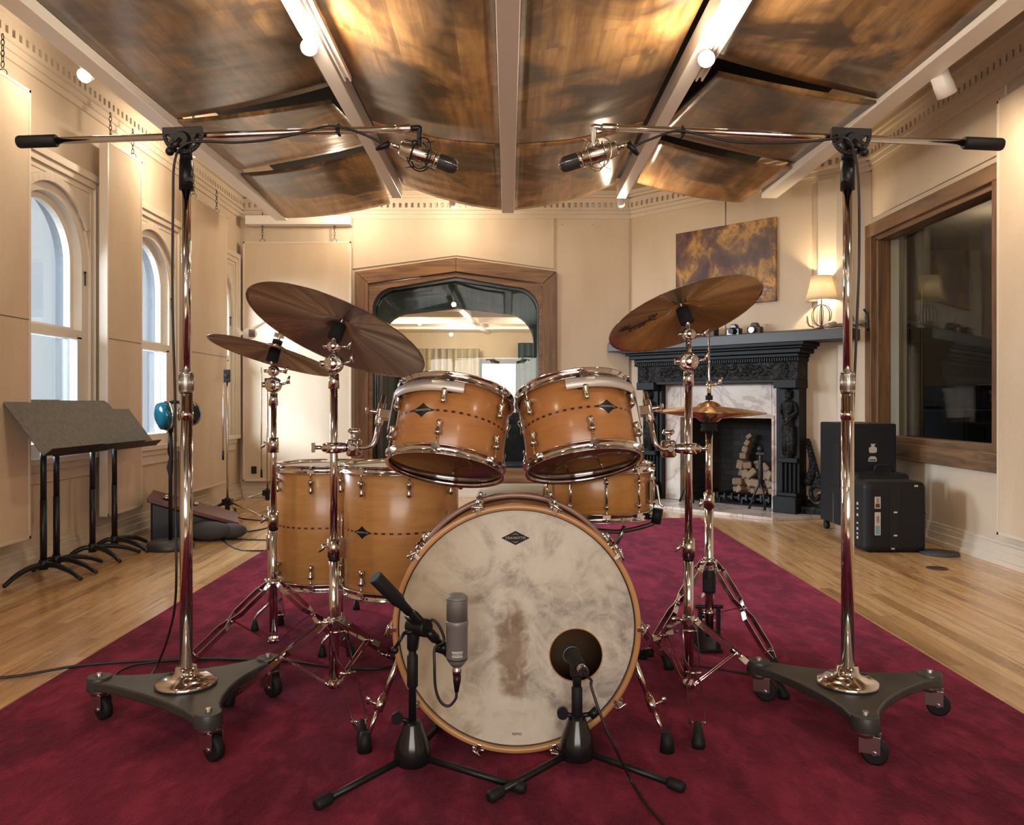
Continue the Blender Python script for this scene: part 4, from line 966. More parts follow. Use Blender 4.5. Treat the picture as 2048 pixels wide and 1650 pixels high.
def tripod_legs(t, c, zc, zb, feet, rod=0.006, style='strip', brace_t=0.46, bar=0.017, half=0.021, mat='chrome'):
    "c: (x,y) of the pole, zc collar height, zb lower collar height, feet: ground points"
    C = Vector((c[0], c[1], 0))
    for F in feet:
        F = Vector((F[0], F[1], 0)); out = (F - C).normalized(); side = Vector((-out.y, out.x, 0))
        A = C + out * 0.022 + Vector((0, 0, zc)); B_ = F + Vector((0, 0, 0.022)); L = (B_ - A)
        dn = L.normalized(); up = side.cross(dn).normalized()
        if up.z < 0: up = -up
        bm = BM()
        if style == 'strip':
            prof = [(0.0, 0.35), (0.04, 0.5), (0.10, 1.0), (0.38, 1.0), (0.45, 0.32), (0.50, 0.32), (0.57, 1.0), (0.86, 1.0), (0.95, 0.35), (1.0, 0.3)]
            for s in (-1, 1):
                rows = []
                for tt, w_ in prof:
                    p = A + L * tt + side * (s * half * w_)
                    rows.append([bm.verts.new(p + up * (bar / 2) * q1 + side * 0.0012 * q2) for q1, q2 in ((-1, -1), (1, -1), (1, 1), (-1, 1))])
                for i in range(len(rows) - 1):
                    for k in range(4): bm.faces.new((rows[i][k], rows[i][(k + 1) % 4], rows[i + 1][(k + 1) % 4], rows[i + 1][k]))
                bm.faces.new(rows[0]); bm.faces.new(rows[-1])
            for tt in (0.09, 0.475, 0.88):
                p = A + L * tt; tube(bm, [p - side * half * 1.05, p + side * half * 1.05], 0.004, 8)
        else: tube(bm, [A, B_], rod, 12)
        lg = obj('leg', bm, M_[mat], t)
        bm = BM(); tube(bm, [F, F + Vector((0, 0, 0.012)), F + Vector((0, 0, 0.03)) - out * 0.008, F + Vector((0, 0, 0.055)) - out * 0.028], [0.017, 0.018, 0.014, 0.009], 14); obj('rubber_foot', bm, M_['rubber'], lg)
        p = A + L * brace_t; q = C + out * 0.02 + Vector((0, 0, zb)); bm = BM(); e = (q - p); sd = side * 0.0055
        for s in (-1, 1):
            rows = [[bm.verts.new(pp + up * 0.002 * k1 + side * (s * 0.008) + side * 0.0012 * k2) for k1, k2 in ((-2, -1), (2, -1), (2, 1), (-2, 1))] for pp in (p, q)]
            for k in range(4): bm.faces.new((rows[0][k], rows[0][(k + 1) % 4], rows[1][(k + 1) % 4], rows[1][k]))
        obj('brace', bm, M_[mat], t)
    bm = BM(); cyl(bm, (c[0], c[1], zc - 0.014), (c[0], c[1], zc + 0.014), 0.019, 20)
    for F in feet:
        out = (Vector((F[0], F[1], 0)) - C).normalized(); a = C + Vector((0, 0, zc)); tube(bm, [a + out * 0.012, a + out * 0.030], 0.010, 10)
    F = Vector((feet[0][0], feet[0][1], 0)); out = (F - C).normalized(); sd = Vector((-out.y, out.x, 0)); a = C + Vector((0, 0, zc)); tube(bm, [a, a - sd * 0.042], 0.005, 8); ball(bm, a - sd * 0.045, 0.009, (1, 0.5, 1))
    obj('leg_collar', bm, M_[mat], t)
    bm = BM(); cyl(bm, (c[0], c[1], zb - 0.010), (c[0], c[1], zb + 0.010), 0.017, 18)
    for F in feet:
        out = (Vector((F[0], F[1], 0)) - C).normalized(); a = C + Vector((0, 0, zb)); tube(bm, [a + out * 0.01, a + out * 0.026], 0.006, 8)
    obj('brace_collar', bm, M_[mat], t)
t = thing('snare_stand', 'dark chrome basket stand holding the snare behind the bass drum', 'stand', (SX, SY, 0))
SC0 = Vector((SX, SY, 0.455)); bm = BM()
for a in (R(-20), R(100), R(220)):
    d = Vector((math.cos(a), math.sin(a), 0)); tube(bm, curve_pts([SC0, SC0 + d * 0.08 + Vector((0, 0, 0.0)), SC0 + d * 0.185 + Vector((0, 0, 0.030)), SC0 + d * 0.208 + Vector((0, 0, 0.055))], 6), 0.008, 10)
obj('basket', bm, M_['steel'], t)
bm = BM()
for a in (R(-20), R(100), R(220)):
    d = Vector((math.cos(a), math.sin(a), 0)); tube(bm, [SC0 + d * 0.203 + Vector((0, 0, 0.035)), SC0 + d * 0.212 + Vector((0, 0, 0.085))], 0.017, 14)
obj('rubber_grip', bm, M_['rubber'], t)
bm = BM(); cyl(bm, (SX, SY, 0.09), (SX, SY, 0.46), 0.011); cyl(bm, (SX, SY, 0.05), (SX, SY, 0.28), 0.0145); obj('pole', bm, M_['steel'], t)
bm = BM(); tube(bm, [(SX + 0.02, SY - 0.01, 0.34), (SX + 0.075, SY - 0.03, 0.44), (SX + 0.09, SY - 0.03, 0.475)], 0.008); obj('tilter_arm', bm, M_['steel'], t)
tripod_legs(t, (SX, SY), 0.27, 0.10, ((SX - 0.22, SY - 0.12), (SX + 0.23, SY - 0.10), (SX, SY + 0.26)), style='strip', half=0.014)

# ------------------------------------------------------------------ cymbals
def cymbal_normal(px, py, th, ratio):
    "unit axis of a disc seen under-side on: long axis turned clockwise by th, short/long = ratio"
    v = W(px, py, 1.0) - Vector((0, 0, CH)); v.normalize(); b = Vector((math.sin(th), 0, math.cos(th))); best = None
    for k in range(-300, 600):
        al = R(k / 10); n = b * math.cos(al) + Vector((0, 1, 0)) * math.sin(al); e = abs(n.dot(v) - ratio)
        if best is None or e < best[0]: best = (e, n)
    return best[1].normalized()
def cymbal_bm(Rr, bow, bell_r, bell_h, th=0.0014, flip=1):
    top = []
    n = 26
    for k in range(n + 1):
        r = Rr * (1 - k / n) if k < n else 0.006
        r = max(r, 0.006)
        z = -bow * (r / Rr) ** 1.6
        if r < bell_r: z += bell_h * math.sqrt(max(0, 1 - (r / bell_r) ** 2))
        top.append((r, z * flip))
    bot = [(r, z - th) for r, z in top[::-1]]
    bm = BM(); lathe(bm, top + bot, 96, closed=True); return bm
def cymbal(label, px, py, Y, th, ratio, Rr, mat, bow=0.035, bell=0.05, group='cymbals on the boom stands', M=None, flip=1, name='cymbal', bell_h=0.016):
    if M is None:
        n = cymbal_normal(px, py, th, ratio); M = frame(W(px, py, Y), n)
    t = thing(name, label, 'cymbal', M, group)
    obj('disc', cymbal_bm(Rr, bow, bell, bell_h, flip=flip), mat, t, local=True)
    return t, M
cyA = cymbal('large dark ride cymbal tilted over the floor toms, seen from below', 681, 648, 2.43, R(19.5), 0.325, 0.284, M_['bronze_dark'], 0.032, 0.055)
cyB = cymbal('thin crash cymbal at far left, nearly edge-on', 551, 697, 2.95, R(14.0), 0.155, 0.238, M_['bronze_dark'], 0.030, 0.045)
cyC = cymbal('golden-brown cymbal marked with ink, tilted in front of the painting', 1364, 616, 2.47, R(-16), 0.345, 0.244, M_['bronze_gold'], 0.028, 0.05)
# inked scribble under the right cymbal
bm = BM(); M = cyC[1]
def ink(pts, w=0.0016):
    rows = []
    for (x, y) in pts:
        r = math.hypot(x, y); z = -0.028 * (r / 0.244) ** 1.6 - 0.0021; rows.append(Vector((x, y, z)))
    tube(bm, curve_pts(rows, 5), w, 5)
ux = -0.17; 
for k in range(4):
    ox = -0.205 + k * 0.030; oy = 0.035 * math.sin(k * 1.1) - 0.01
    ink([(ox, oy - 0.016), (ox + 0.006, oy + 0.02), (ox + 0.013, oy - 0.012), (ox + 0.020, oy + 0.014), (ox + 0.027, oy - 0.012)])
ink([(-0.215, -0.005), (-0.17, 0.012), (-0.12, 0.006), (-0.085, 0.018)])
obj('ink_scrawl', bm, M_['black'], cyC[0], local=True)

def felt_nut(t, M):
    bm = BM(); cyl(bm, M @ Vector((0, 0, -0.052)), M @ Vector((0, 0, -0.002)), 0.022, 20, 0.020); obj('felt_washer', bm, M_['felt'], t)
    bm = BM(); cyl(bm, M @ Vector((0, 0, 0.017)), M @ Vector((0, 0, 0.032)), 0.018, 20); obj('top_felt', bm, M_['felt'], t)
    bm = BM(); cyl(bm, M @ Vector((0, 0, 0.032)), M @ Vector((0, 0, 0.062)), 0.007, 12); box(bm, (0, 0, 0.050), (0.038, 0.006, 0.016), M); obj('wing_nut', bm, M_['chrome'], t, bevel=0.002)
def knuckle(bm, p, r, ax=(0, 1, 0), w=0.03):
    ax = Vector(ax); tube(bm, [p + ax * w * k for k in (-0.62, -0.60, -0.52, -0.50, -0.44, -0.36, -0.12, -0.06, 0.06, 0.12, 0.36, 0.5)], [r * k for k in (0.15, 0.34, 0.40, 0.62, 0.86, 1.0, 1.0, 0.90, 0.90, 1.0, 1.0, 0.8)], 24)
    for k in range(10):
        a = k * PI / 5; u = Vector((0, 0, 1)); v = ax.cross(u); q = p - ax * w * 0.46 + (u * math.cos(a) + v * math.sin(a)) * r * 0.66; ball(bm, q, r * 0.13, seg=8)
def wing(bm, p, d):
    d = Vector(d); tube(bm, [p, p + d * 0.028], 0.0045, 8); q = p + d * 0.030; s = d.cross(Vector((0, 1, 0))).normalized()
    tube(bm, [q - s * 0.006, q + s * 0.010 + d * 0.004, q + s * 0.020 + d * 0.014], [0.007, 0.006, 0.003], 8)
def cymbal_stand(label, X, Y, M, z1, z2, zk, feet, zc, zb, low=0.06, elbow=None, clampz=None, tape=None):
    "lower tube to z1, upper tube to z2, knuckle at zk, arm to the cymbal frame M"
    t = thing('cymbal_stand', label, 'cymbal stand', (X, Y, 0), 'chrome cymbal stands')
    bm = BM(); cyl(bm, (X, Y, low), (X, Y, z1), 0.0150, 22); obj('lower_tube', bm, M_['chrome'], t)
    bm = BM(); cyl(bm, (X, Y, z1), (X, Y, z2), 0.0118, 20); obj('upper_tube', bm, M_['chrome'], t)
    bm = BM(); cyl(bm, (X, Y, z1 - 0.045), (X, Y, z1 + 0.012), 0.0195, 22); wing(bm, Vector((X, Y, z1 - 0.012)), (-0.97, -0.2, 0.1)); obj('height_collar', bm, M_['nickel'], t)
    bm = BM(); cyl(bm, (X, Y, z1 - 0.055), (X, Y, z1 - 0.045), 0.0165, 20); obj('nylon_bushing', bm, M_['rubber'], t)
    A = Vector((X, Y, zk)); B_ = M @ Vector((0, 0, -0.05))
    bm = BM(); cyl(bm, (X, Y, z2 - 0.012), (X, Y, z2 + 0.035), 0.017, 20, 0.015); cyl(bm, (X, Y, z2 + 0.03), (X, Y, zk - 0.02), 0.0085, 16)
    K1 = Vector((X, Y, z2 + 0.065)); knuckle(bm, K1, 0.029); wing(bm, K1 + Vector((0.026, 0, 0)), (0.94, -0.1, 0.30)); tube(bm, [K1 - Vector((0.026, 0, 0)), K1 - Vector((0.043, 0, 0))], 0.010, 10)
    obj('boom_tilter', bm, M_['chrome'], t)
    bm = BM(); knuckle(bm, A, 0.020, w=0.026); wing(bm, A + Vector((0.016, 0, 0)), (0.95, -0.2, -0.1)); tube(bm, [A - Vector((0.016, 0, 0)), A - Vector((0.034, 0, 0))], 0.006, 8)
    obj('cymbal_tilter', bm, M_['chrome'], t)
    bm = BM(); dirn = (M.to_3x3() @ Vector((0, 0, 1))); e = elbow if elbow is not None else (A * 0.45 + B_ * 0.55 + Vector((0, 0, 0.0)))
    tube(bm, curve_pts([A, e, B_, M @ Vector((0, 0, 0.0))], 6), 0.0065, 12); tube(bm, [M @ Vector((0, 0, -0.01)), M @ Vector((0, 0, 0.06))], 0.004, 10); obj('cymbal_rod', bm, M_['steel'], t)
    felt_nut(t, M)
    tripod_legs(t, (X, Y), zc, zb, feet)
    if tape: bm = BM(); cyl(bm, (X, Y, tape - 0.008), (X, Y, tape + 0.008), 0.0155, 22); obj('tape_band', bm, M_['red_tape'], t, label='crimson tape band')
    return t
def zpy(py, Y): return CH - (py - 805) / 1600 * Y
XA, YA = -0.533, 2.45
stA = cymbal_stand('front left cymbal stand carrying the large ride and the left rack tom', XA, YA, cyA[1], zpy(1085, YA), zpy(770, YA), zpy(692, YA), ((-0.383, 2.115), (-0.835, 2.39), (-0.375, 2.74)), zpy(1243, YA), zpy(1368, YA), tape=zpy(1098, YA) - 0.0)
XB, YB_ = -0.865, 2.95
stB = cymbal_stand('slim cymbal stand farther left, carrying the edge-on crash', XB, YB_, cyB[1], zpy(1030, YB_), zpy(805, YB_), zpy(742, YB_), ((-1.085, 2.68), (-0.56, 2.86), (-0.93, 3.26)), zpy(1165, YB_), zpy(1280, YB_))
bm = BM(); cyl(bm, (XB, YB_, zpy(905, YB_)), (XB, YB_, zpy(875, YB_)), 0.019); wing(bm, Vector((XB, YB_, zpy(888, YB_))), (-0.97, -0.2, 0.1)); obj('height_collar', bm, M_['nickel'], stB)
XC, YC = 0.5575, 2.47
stC = cymbal_stand('right cymbal stand carrying the tilted golden cymbal and the right rack tom', XC, YC, cyC[1], zpy(1085, YC), zpy(765, YC), zpy(668, YC), ((0.50, 2.10), (0.845, 2.45), (0.475, 2.83)), zpy(1240, YC), zpy(1368, YC))
# L-rod clamps hanging the rack toms on those two stands
def tom_arm(st, X, Y, z, T, s):
    t_, M, Mb, Rr, h = T
    top = M @ (Mb @ Vector((Rr + 0.052, 0, h - 0.085)))
    bm = BM(); cyl(bm, (X, Y, z - 0.016), (X, Y, z + 0.016), 0.025, 24); tube(bm, [(X - s * 0.040, Y - 0.006, z), (X - s * 0.034, Y - 0.006, z), (X + s * 0.030, Y - 0.006, z), (X + s * 0.036, Y - 0.006, z)], [0.012, 0.015, 0.013, 0.009], 18); tube(bm, [(X - s * 0.062, Y, z - 0.027), (X - s * 0.062, Y, z - 0.022), (X - s * 0.062, Y, z + 0.020), (X - s * 0.062, Y, z + 0.026)], [0.018, 0.024, 0.024, 0.017], 20); tube(bm, [(X - s * 0.062, Y - 0.034, z), (X - s * 0.062, Y - 0.028, z), (X - s * 0.062, Y, z)], [0.008, 0.012, 0.014], 14)
    for q in (-0.010, 0.010): ball(bm, (X, Y - 0.026, z + q), 0.006, seg=10)
    if 1: tube(bm, [(X + s * 0.03, Y, z + 0.0), (X + s * 0.060, Y - 0.004, z)], 0.006, 8); box(bm, (X + s * 0.062, Y - 0.004, z), (0.010, 0.010, 0.030))
    tube(bm, [(X - s * 0.062, Y, z + 0.02), (X - s * 0.062, Y, z + 0.048)], 0.006, 8); tube(bm, [(X - s * 0.062 - 0.017, Y, z + 0.053), (X - s * 0.062 - 0.008, Y, z + 0.049), (X - s * 0.062 + 0.008, Y, z + 0.049), (X - s * 0.062 + 0.017, Y, z + 0.053)], [0.006, 0.0085, 0.0085, 0.006], 12)
    o = obj('multi_clamp', bm, M_['chrome'], st)
    up = (M.to_3x3() @ Vector((0, 0, 1))); P0 = Vector((X - s * 0.045, Y, z)); low = top - up * (abs(top.z - z) / up.z); low.z = z
    c = low + (P0 - low).normalized() * 0.035; c2 = low + up * 0.035
    bm = BM(); pts = [P0] + [c * (1 - q) ** 2 + low * 2 * q * (1 - q) + c2 * q * q for q in [i / 8 for i in range(9)]] + [top + up * 0.055]
    tube(bm, pts, 0.0072, 14); obj('l_rod', bm, M_['chrome'], st)
tom_arm(stA, XA, YA, zpy(895, YA), tomL, -1)
tom_arm(stC, XC, YC, zpy(897, YC), tomR, 1)

# ------------------------------------------------------------------ hi-hat
XH, YH = 0.729, 2.90
zh = zpy(825, YH)
hl = frame((XH, YH, zh + 0.001), (0.02, 0.0, 1)); hu = frame((XH, YH, zh + 0.006), (0.02, 0.0, 1))
cymbal('upper hi-hat cymbal, bell up, closed on its mate before the fireplace', 0, 0, 0, 0, 0, 0.20, M_['bronze_hat'], 0.022, 0.042, 'hi-hat cymbals', frame((XH, YH, zh + 0.024), (0.02, 0, 1)), bell_h=0.018)
cymbal('lower hi-hat cymbal, bell down, under the upper one', 0, 0, 0, 0, 0, 0.198, M_['bronze_hat'], 0.022, 0.042, 'hi-hat cymbals', frame((XH, YH, zh - 0.0215), (0.02, 0, 1)), flip=-1, bell_h=0.016)
t = thing('hi_hat_stand', 'chrome hi-hat stand with pedal, in front of the fireplace', 'hi-hat stand', (XH, YH, 0))
bm = BM(); cyl(bm, (XH, YH, zh - 0.06), (XH, YH, zpy(660, YH)), 0.0032, 12); obj('pull_rod', bm, M_['chrome'], t)
bm = BM(); cyl(bm, (XH, YH, zpy(1010, YH)), (XH, YH, zh - 0.055), 0.0125, 20); obj('upper_tube', bm, M_['chrome'], t)
bm = BM(); cyl(bm, (XH, YH, 0.06), (XH, YH, zpy(1000, YH)), 0.0155, 22); obj('lower_tube', bm, M_['chrome'], t)
bm = BM(); cyl(bm, (XH, YH, zpy(1015, YH)), (XH, YH, zpy(985, YH)), 0.0195, 20); wing(bm, Vector((XH, YH, zpy(1000, YH))), (-0.9, -0.4, 0)); obj('height_collar', bm, M_['nickel'], t)
bm = BM(); lathe(bm, [(0, zh - 0.068), (0.030, zh - 0.068), (0.031, zh - 0.058), (0.024, zh - 0.052), (0.030, zh - 0.048), (0.028, zh - 0.040), (0, zh - 0.036)], 24, Matrix.Translation((XH, YH, 0))); obj('seat_cup', bm, M_['felt'], t)
bm = BM(); cyl(bm, (XH, YH, zh + 0.045), (XH, YH, zh + 0.062), 0.013, 18); obj('clutch_felt', bm, M_['felt'], t)
bm = BM(); cyl(bm, (XH, YH, zh + 0.062), (XH, YH, zh + 0.115), 0.0075, 14); ball(bm, (XH, YH, zh + 0.10), 0.012, (1, 1, 0.8)); wing(bm, Vector((XH + 0.008, YH, zh + 0.10)), (0.95, -0.2, 0.2)); obj('clutch', bm, M_['chrome'], t)
bm = BM(); cyl(bm, (XH, YH, zpy(1185, YH)), (XH, YH, zpy(1140, YH)), 0.0235, 20); box(bm, (XH - 0.008, YH - 0.024, zpy(1168, YH)), (0.032, 0.012, 0.045)); obj('drum_key_holder', bm, M_['rubber'], t, bevel=0.003)
tripod_legs(t, (XH, YH), zpy(1122, YH), zpy(1225, YH), ((1550 / 1600 * 0 + 0.905, 2.70), (0.505, 2.86), (0.80, 3.22)), half=0.022)
bm = BM()
for s in (-1, 1): bx(bm, XH + s * 0.033 - 0.006, XH + s * 0.033 + 0.006, YH - 0.012, YH + 0.012, 0.015, 0.17)
bx(bm, XH - 0.045, XH + 0.045, YH - 0.02, YH + 0.34, 0.004, 0.016); cyl(bm, (XH - 0.05, YH, 0.165), (XH + 0.05, YH, 0.165), 0.007); obj('pedal_frame', bm, M_['black'], t, bevel=0.002)
bm = BM(); prism(bm, [(-0.035, 0), (0.035, 0), (0.045, 0.26), (-0.045, 0.26)], 0.006, Matrix.Translation((XH, YH + 0.04, 0.10)) @ Matrix.Rotation(R(-14), 4, 'X')); obj('footboard', bm, M_['steel'], t, bevel=0.002)

# ------------------------------------------------------------------ throne and bass pedal behind the bass drum
TX, TY = 0.048, 3.25
t = thing('drum_throne', 'round drummer stool with a worn grey seat, just showing above the bass drum', 'stool', (TX, TY, 0))
bm = BM(); lathe(bm, [(0, 0.50), (0.15, 0.50), (0.175, 0.515), (0.178, 0.54), (0.165, 0.565), (0.12, 0.575), (0, 0.578)], 40, Matrix.Translation((TX, TY, -0.015))); obj('seat', bm, plaster('worn_grey_vinyl', (0.26, 0.25, 0.21), 25, 0.2, 0.5, 0.5), t)
bm = BM(); cyl(bm, (TX, TY, 0.10), (TX, TY, 0.487), 0.014); obj('pole', bm, M_['chrome'], t)
tripod_legs(t, (TX, TY), 0.30, 0.12, ((TX - 0.24, TY - 0.10), (TX + 0.24, TY - 0.10), (TX, TY + 0.27)), half=0.016)
t = thing('bass_drum_pedal', 'black and chrome bass drum pedal on the rug behind the bass drum', 'pedal', (0.12, 2.5, 0))
bm = BM(); bx(bm, 0.07, 0.16, 2.42, 2.72, 0.004, 0.014); 
for s in (-1, 1): bx(bm, 0.115 + s * 0.04 - 0.006, 0.115 + s * 0.04 + 0.006, 2.45, 2.475, 0.01, 0.22)
obj('pedal_frame', bm, M_['black'], t, bevel=0.002)
bm = BM(); prism(bm, [(-0.032, 0), (0.032, 0), (0.04, 0.25), (-0.04, 0.25)], 0.006, Matrix.Translation((0.115, 2.47, 0.10)) @ Matrix.Rotation(R(-18), 4, 'X')); obj('footboard', bm, M_['steel'], t)
bm = BM(); cyl(bm, (0.06, 2.462, 0.215), (0.17, 2.462, 0.215), 0.006); cyl(bm, (0.115, 2.462, 0.215), (0.115, 2.44, 0.33), 0.004); ball(bm, (0.115, 2.42, 0.34), 0.024); obj('beater', bm, M_['white_felt'], t)
# ------------------------------------------------------------------ big overhead microphone stands on three-armed dollies
def big_stand(label, C, casters, s, ptip, pback, Ypiv, zpiv, ztips):
    "C pole ground point, casters ground points, s=+1 when the boom reaches to +x"
    X, Y = C; t = thing('boom_stand', label, 'microphone stand', (X, Y, 0), 'big chrome boom stands')
    c = Vector((X, Y, 0)); ztop = 0.112
    # dolly plate: concave three-armed casting
    P = []; cs = sorted(casters, key=lambda q: math.atan2(q[1] - Y, q[0] - X))
    for i in range(3):
        q = Vector((cs[i][0], cs[i][1], 0)) ; d = (q - c).normalized(); L = (q - c).length; n = Vector((-d.y, d.x, 0))
        nx = Vector((cs[(i + 1) % 3][0], cs[(i + 1) % 3][1], 0)); d2 = (nx - c).normalized(); n2 = Vector((-d2.y, d2.x, 0)); L2 = (nx - c).length
        for k in range(7):
            a = -PI / 2 + PI * k / 6; P.append(q + d * math.cos(a) * 0.034 - n * 0 + n * math.sin(a) * 0.034 - d * 0.005)
        A = q + n * 0.034 - d * 0.025; B_ = nx - n2 * 0.034 - d2 * 0.025; mid = c + (d + d2).normalized() * 0.060
        for k in range(1, 10):
            f = k / 10; P.append(A * (1 - f) ** 2 + (c + (d + d2).normalized() * 0.095) * 2 * f * (1 - f) + B_ * f * f)
    bm = BM(); prism(bm, [(p.x, p.y) for p in P], 0.026, Matrix.Translation((0, 0, ztop - 0.026)))
    obj('dolly_plate', bm, M_['dolly'], t, bevel=0.005)
    for q in casters:
        q = Vector((q[0], q[1], 0)); d = (q - c).normalized()
        bm = BM(); cyl(bm, q + Vector((0, 0, ztop - 0.03)), q + Vector((0, 0, ztop + 0.007)), 0.036, 26, 0.033); obj('end_pad', bm, M_['dolly'], t, bevel=0.002)
        bm = BM(); cyl(bm, q + Vector((0, 0, ztop - 0.035)), q + Vector((0, 0, ztop + 0.016)), 0.0085, 6)
        lathe(bm, [(0, ztop - 0.045), (0.024, ztop - 0.045), (0.028, ztop - 0.038), (0.028, ztop - 0.030), (0.022, ztop - 0.026), (0, ztop - 0.026)], 24, Matrix.Translation(q))
        tr = Vector((0.6, -0.4, 0)).normalized() if s > 0 else Vector((0.35, -0.2, 0)).normalized(); ax = Vector((-tr.y, tr.x, 0)); w = q + tr * 0.022 + Vector((0, 0, 0.032))
        for k in (-1, 1):
            o_ = ax * (k * 0.017); box(bm, (q + w) / 2 + o_ + Vector((0, 0, 0.035)), (0.05, 0.003, 0.045), None, Matrix(((tr.x, ax.x, 0), (tr.y, ax.y, 0), (0, 0, 1))))
        cyl(bm, w - ax * 0.021, w + ax * 0.021, 0.006)
        cst = obj('caster', bm, M_['steel'], t, bevel=0.001)
        bm = BM(); tube(bm, [w - ax * 0.013, w - ax * 0.010, w + ax * 0.010, w + ax * 0.013], [0.027, 0.032, 0.032, 0.027], 26); obj('wheel', bm, M_['rubber'], cst)
    bm = BM(); lathe(bm, [(0, ztop), (0.082, ztop), (0.084, ztop + 0.006), (0.080, ztop + 0.014), (0.066, ztop + 0.020), (0.056, ztop + 0.026), (0.036, ztop + 0.028), (0.030, ztop + 0.036), (0.028, ztop + 0.052), (0, ztop + 0.052)], 48, Matrix.Translation(c)); obj('base_flange', bm, M_['chrome'], t)
    zc = zpy(765, Y)
    bm = BM(); cyl(bm, c + Vector((0, 0, ztop + 0.03)), c + Vector((0, 0, zc)), 0.0172, 28); cyl(bm, c + Vector((0, 0, zpy(838, Y))), c + Vector((0, 0, zpy(820, Y))), 0.0188, 28); obj('lower_tube', bm, M_['chrome'], t)
    bm = BM(); cyl(bm, c + Vector((0, 0, zc)), c + Vector((0, 0, zpy(372, Y))), 0.0125, 24); obj('upper_tube', bm, M_['chrome'], t)
    bm = BM(); lathe(bm, [(0.0175, zpy(786, Y)), (0.0195, zpy(783, Y)), (0.0195, zpy(748, Y)), (0.0175, zpy(745, Y)), (0.0125, zpy(744, Y))] , 36, Matrix.Translation(c))
    for k in range(28):
        a = 2 * PI * k / 28; p = c + Vector((0.0192 * math.cos(a), 0.0192 * math.sin(a), 0)); cyl(bm, p + Vector((0, 0, zpy(780, Y))), p + Vector((0, 0, zpy(751, Y))), 0.0012, 5)
    obj('clutch_collar', bm, M_['steel'], t)
    # head: grip sleeve, quadrant bracket, clamp knob
    bm = BM(); cyl(bm, c + Vector((0, 0, zpy(380, Y))), c + Vector((0, 0, zpy(322, Y))), 0.0195, 24); cyl(bm, c + Vector((0, 0, zpy(322, Y))), c + Vector((0, 0, zpy(290, Y))), 0.0175, 24, 0.015)
    box(bm, c + Vector((s * 0.014, -0.012, zpy(362, Y))), (0.014, 0.014, 0.010)); obj('grip_sleeve', bm, M_['black'], t)
    pv = Vector((X, Y, zpiv)); bd = (Vector(ptip) - Vector(pback)).normalized(); up = Vector((0, -1, 0)).cross(bd).normalized()
    if up.z < 0: up = -up
    MQ = Matrix(((bd.x, up.x, 0, pv.x), (bd.y, up.y, -1, pv.y - 0.018), (bd.z, up.z, 0, pv.z), (0, 0, 0, 1)))
    bm = BM(); rq = 0.056; prism(bm, [(-rq, -0.004), (rq, -0.004), (rq, 0.017), (-rq, 0.017)], 0.010, MQ)
    for k in range(20):
        a0, a1 = -PI * k / 20, -PI * (k + 1) / 20
        prism(bm, [(rq * math.cos(a0), rq * 1.05 * math.sin(a0)), (rq * math.cos(a1), rq * 1.05 * math.sin(a1)), (rq * 0.82 * math.cos(a1), rq * 0.84 * math.sin(a1)), (rq * 0.82 * math.cos(a0), rq * 0.84 * math.sin(a0))], 0.010, MQ)
    for a in (-35, -90, -145):
        a = R(a); d2 = (math.cos(a), math.sin(a)); n2 = (-d2[1] * 0.005, d2[0] * 0.005)
        prism(bm, [(n2[0], n2[1]), (-n2[0], -n2[1]), (d2[0] * rq * 0.9 - n2[0], d2[1] * rq * 0.9 - n2[1]), (d2[0] * rq * 0.9 + n2[0], d2[1] * rq * 0.9 + n2[1])], 0.009, MQ)
    prism(bm, [(-0.040, -0.002), (0.040, -0.002), (0.022, -0.030), (-0.022, -0.030)], 0.010, MQ)
    obj('quadrant', bm, M_['black'], t, bevel=0.0015)
    bm = BM(); tube(bm, [pv + Vector((0, 0.02, -0.020)), pv + Vector((0, -0.030, -0.020)), pv + Vector((0, -0.040, -0.020))], [0.022, 0.024, 0.018], 22); tube(bm, [pv + Vector((0, -0.036, -0.020)), pv + Vector((-s * 0.026, -0.040, -0.052))], 0.008, 10); ball(bm, pv + Vector((-s * 0.029, -0.040, -0.056)), 0.012)
    obj('clamp_knob', bm, M_['black'], t)
    bm = BM(); tube(bm, [pback, ptip], 0.0098, 20); bo = obj('boom', bm, M_['chrome'], t)
    pb = Vector(pback); bm = BM(); tube(bm, [pb - bd * 0.005, pb, pb + bd * 0.10, pb + bd * 0.104], [0.0155, 0.0175, 0.0175, 0.0155], 24); obj('counterweight_grip', bm, M_['rubber'], bo)
    pt = Vector(ptip); bm = BM(); tube(bm, [pt - bd * 0.045, pt - bd * 0.040, pt - bd * 0.004, pt + bd * 0.0], [0.0098, 0.0122, 0.0122, 0.0105], 24); obj('end_fitting', bm, M_['nickel'], bo)
    e = pt + bd * 0.022; bm = BM(); tube(bm, curve_pts([pt, e, e - Vector((0, 0, 0.014)), e - Vector((0, 0, 0.060))], 5), 0.0085, 14); obj('swivel_elbow', bm, M_['black' if s > 0 else 'nickel'], bo)
    return t, e - Vector((0, 0, 0.060)), bd

Yb = 2.25
LB = big_stand('chrome boom stand on a three-armed dolly, left of the drums', (-0.905, Yb), ((-1.175, 2.30), (-0.762, 2.035), (-0.742, 2.475)), 1, W(823, 257, Yb), W(40, 284, Yb), Yb, zpy(272, Yb), None)
RB = big_stand('chrome boom stand on a three-armed dolly, right of the drums', (0.955, Yb), ((0.900, 2.015), (1.228, 2.33), (0.765, 2.44)), -1, W(1203, 255, Yb), W(2001, 289, Yb), Yb, zpy(274, Yb), None)

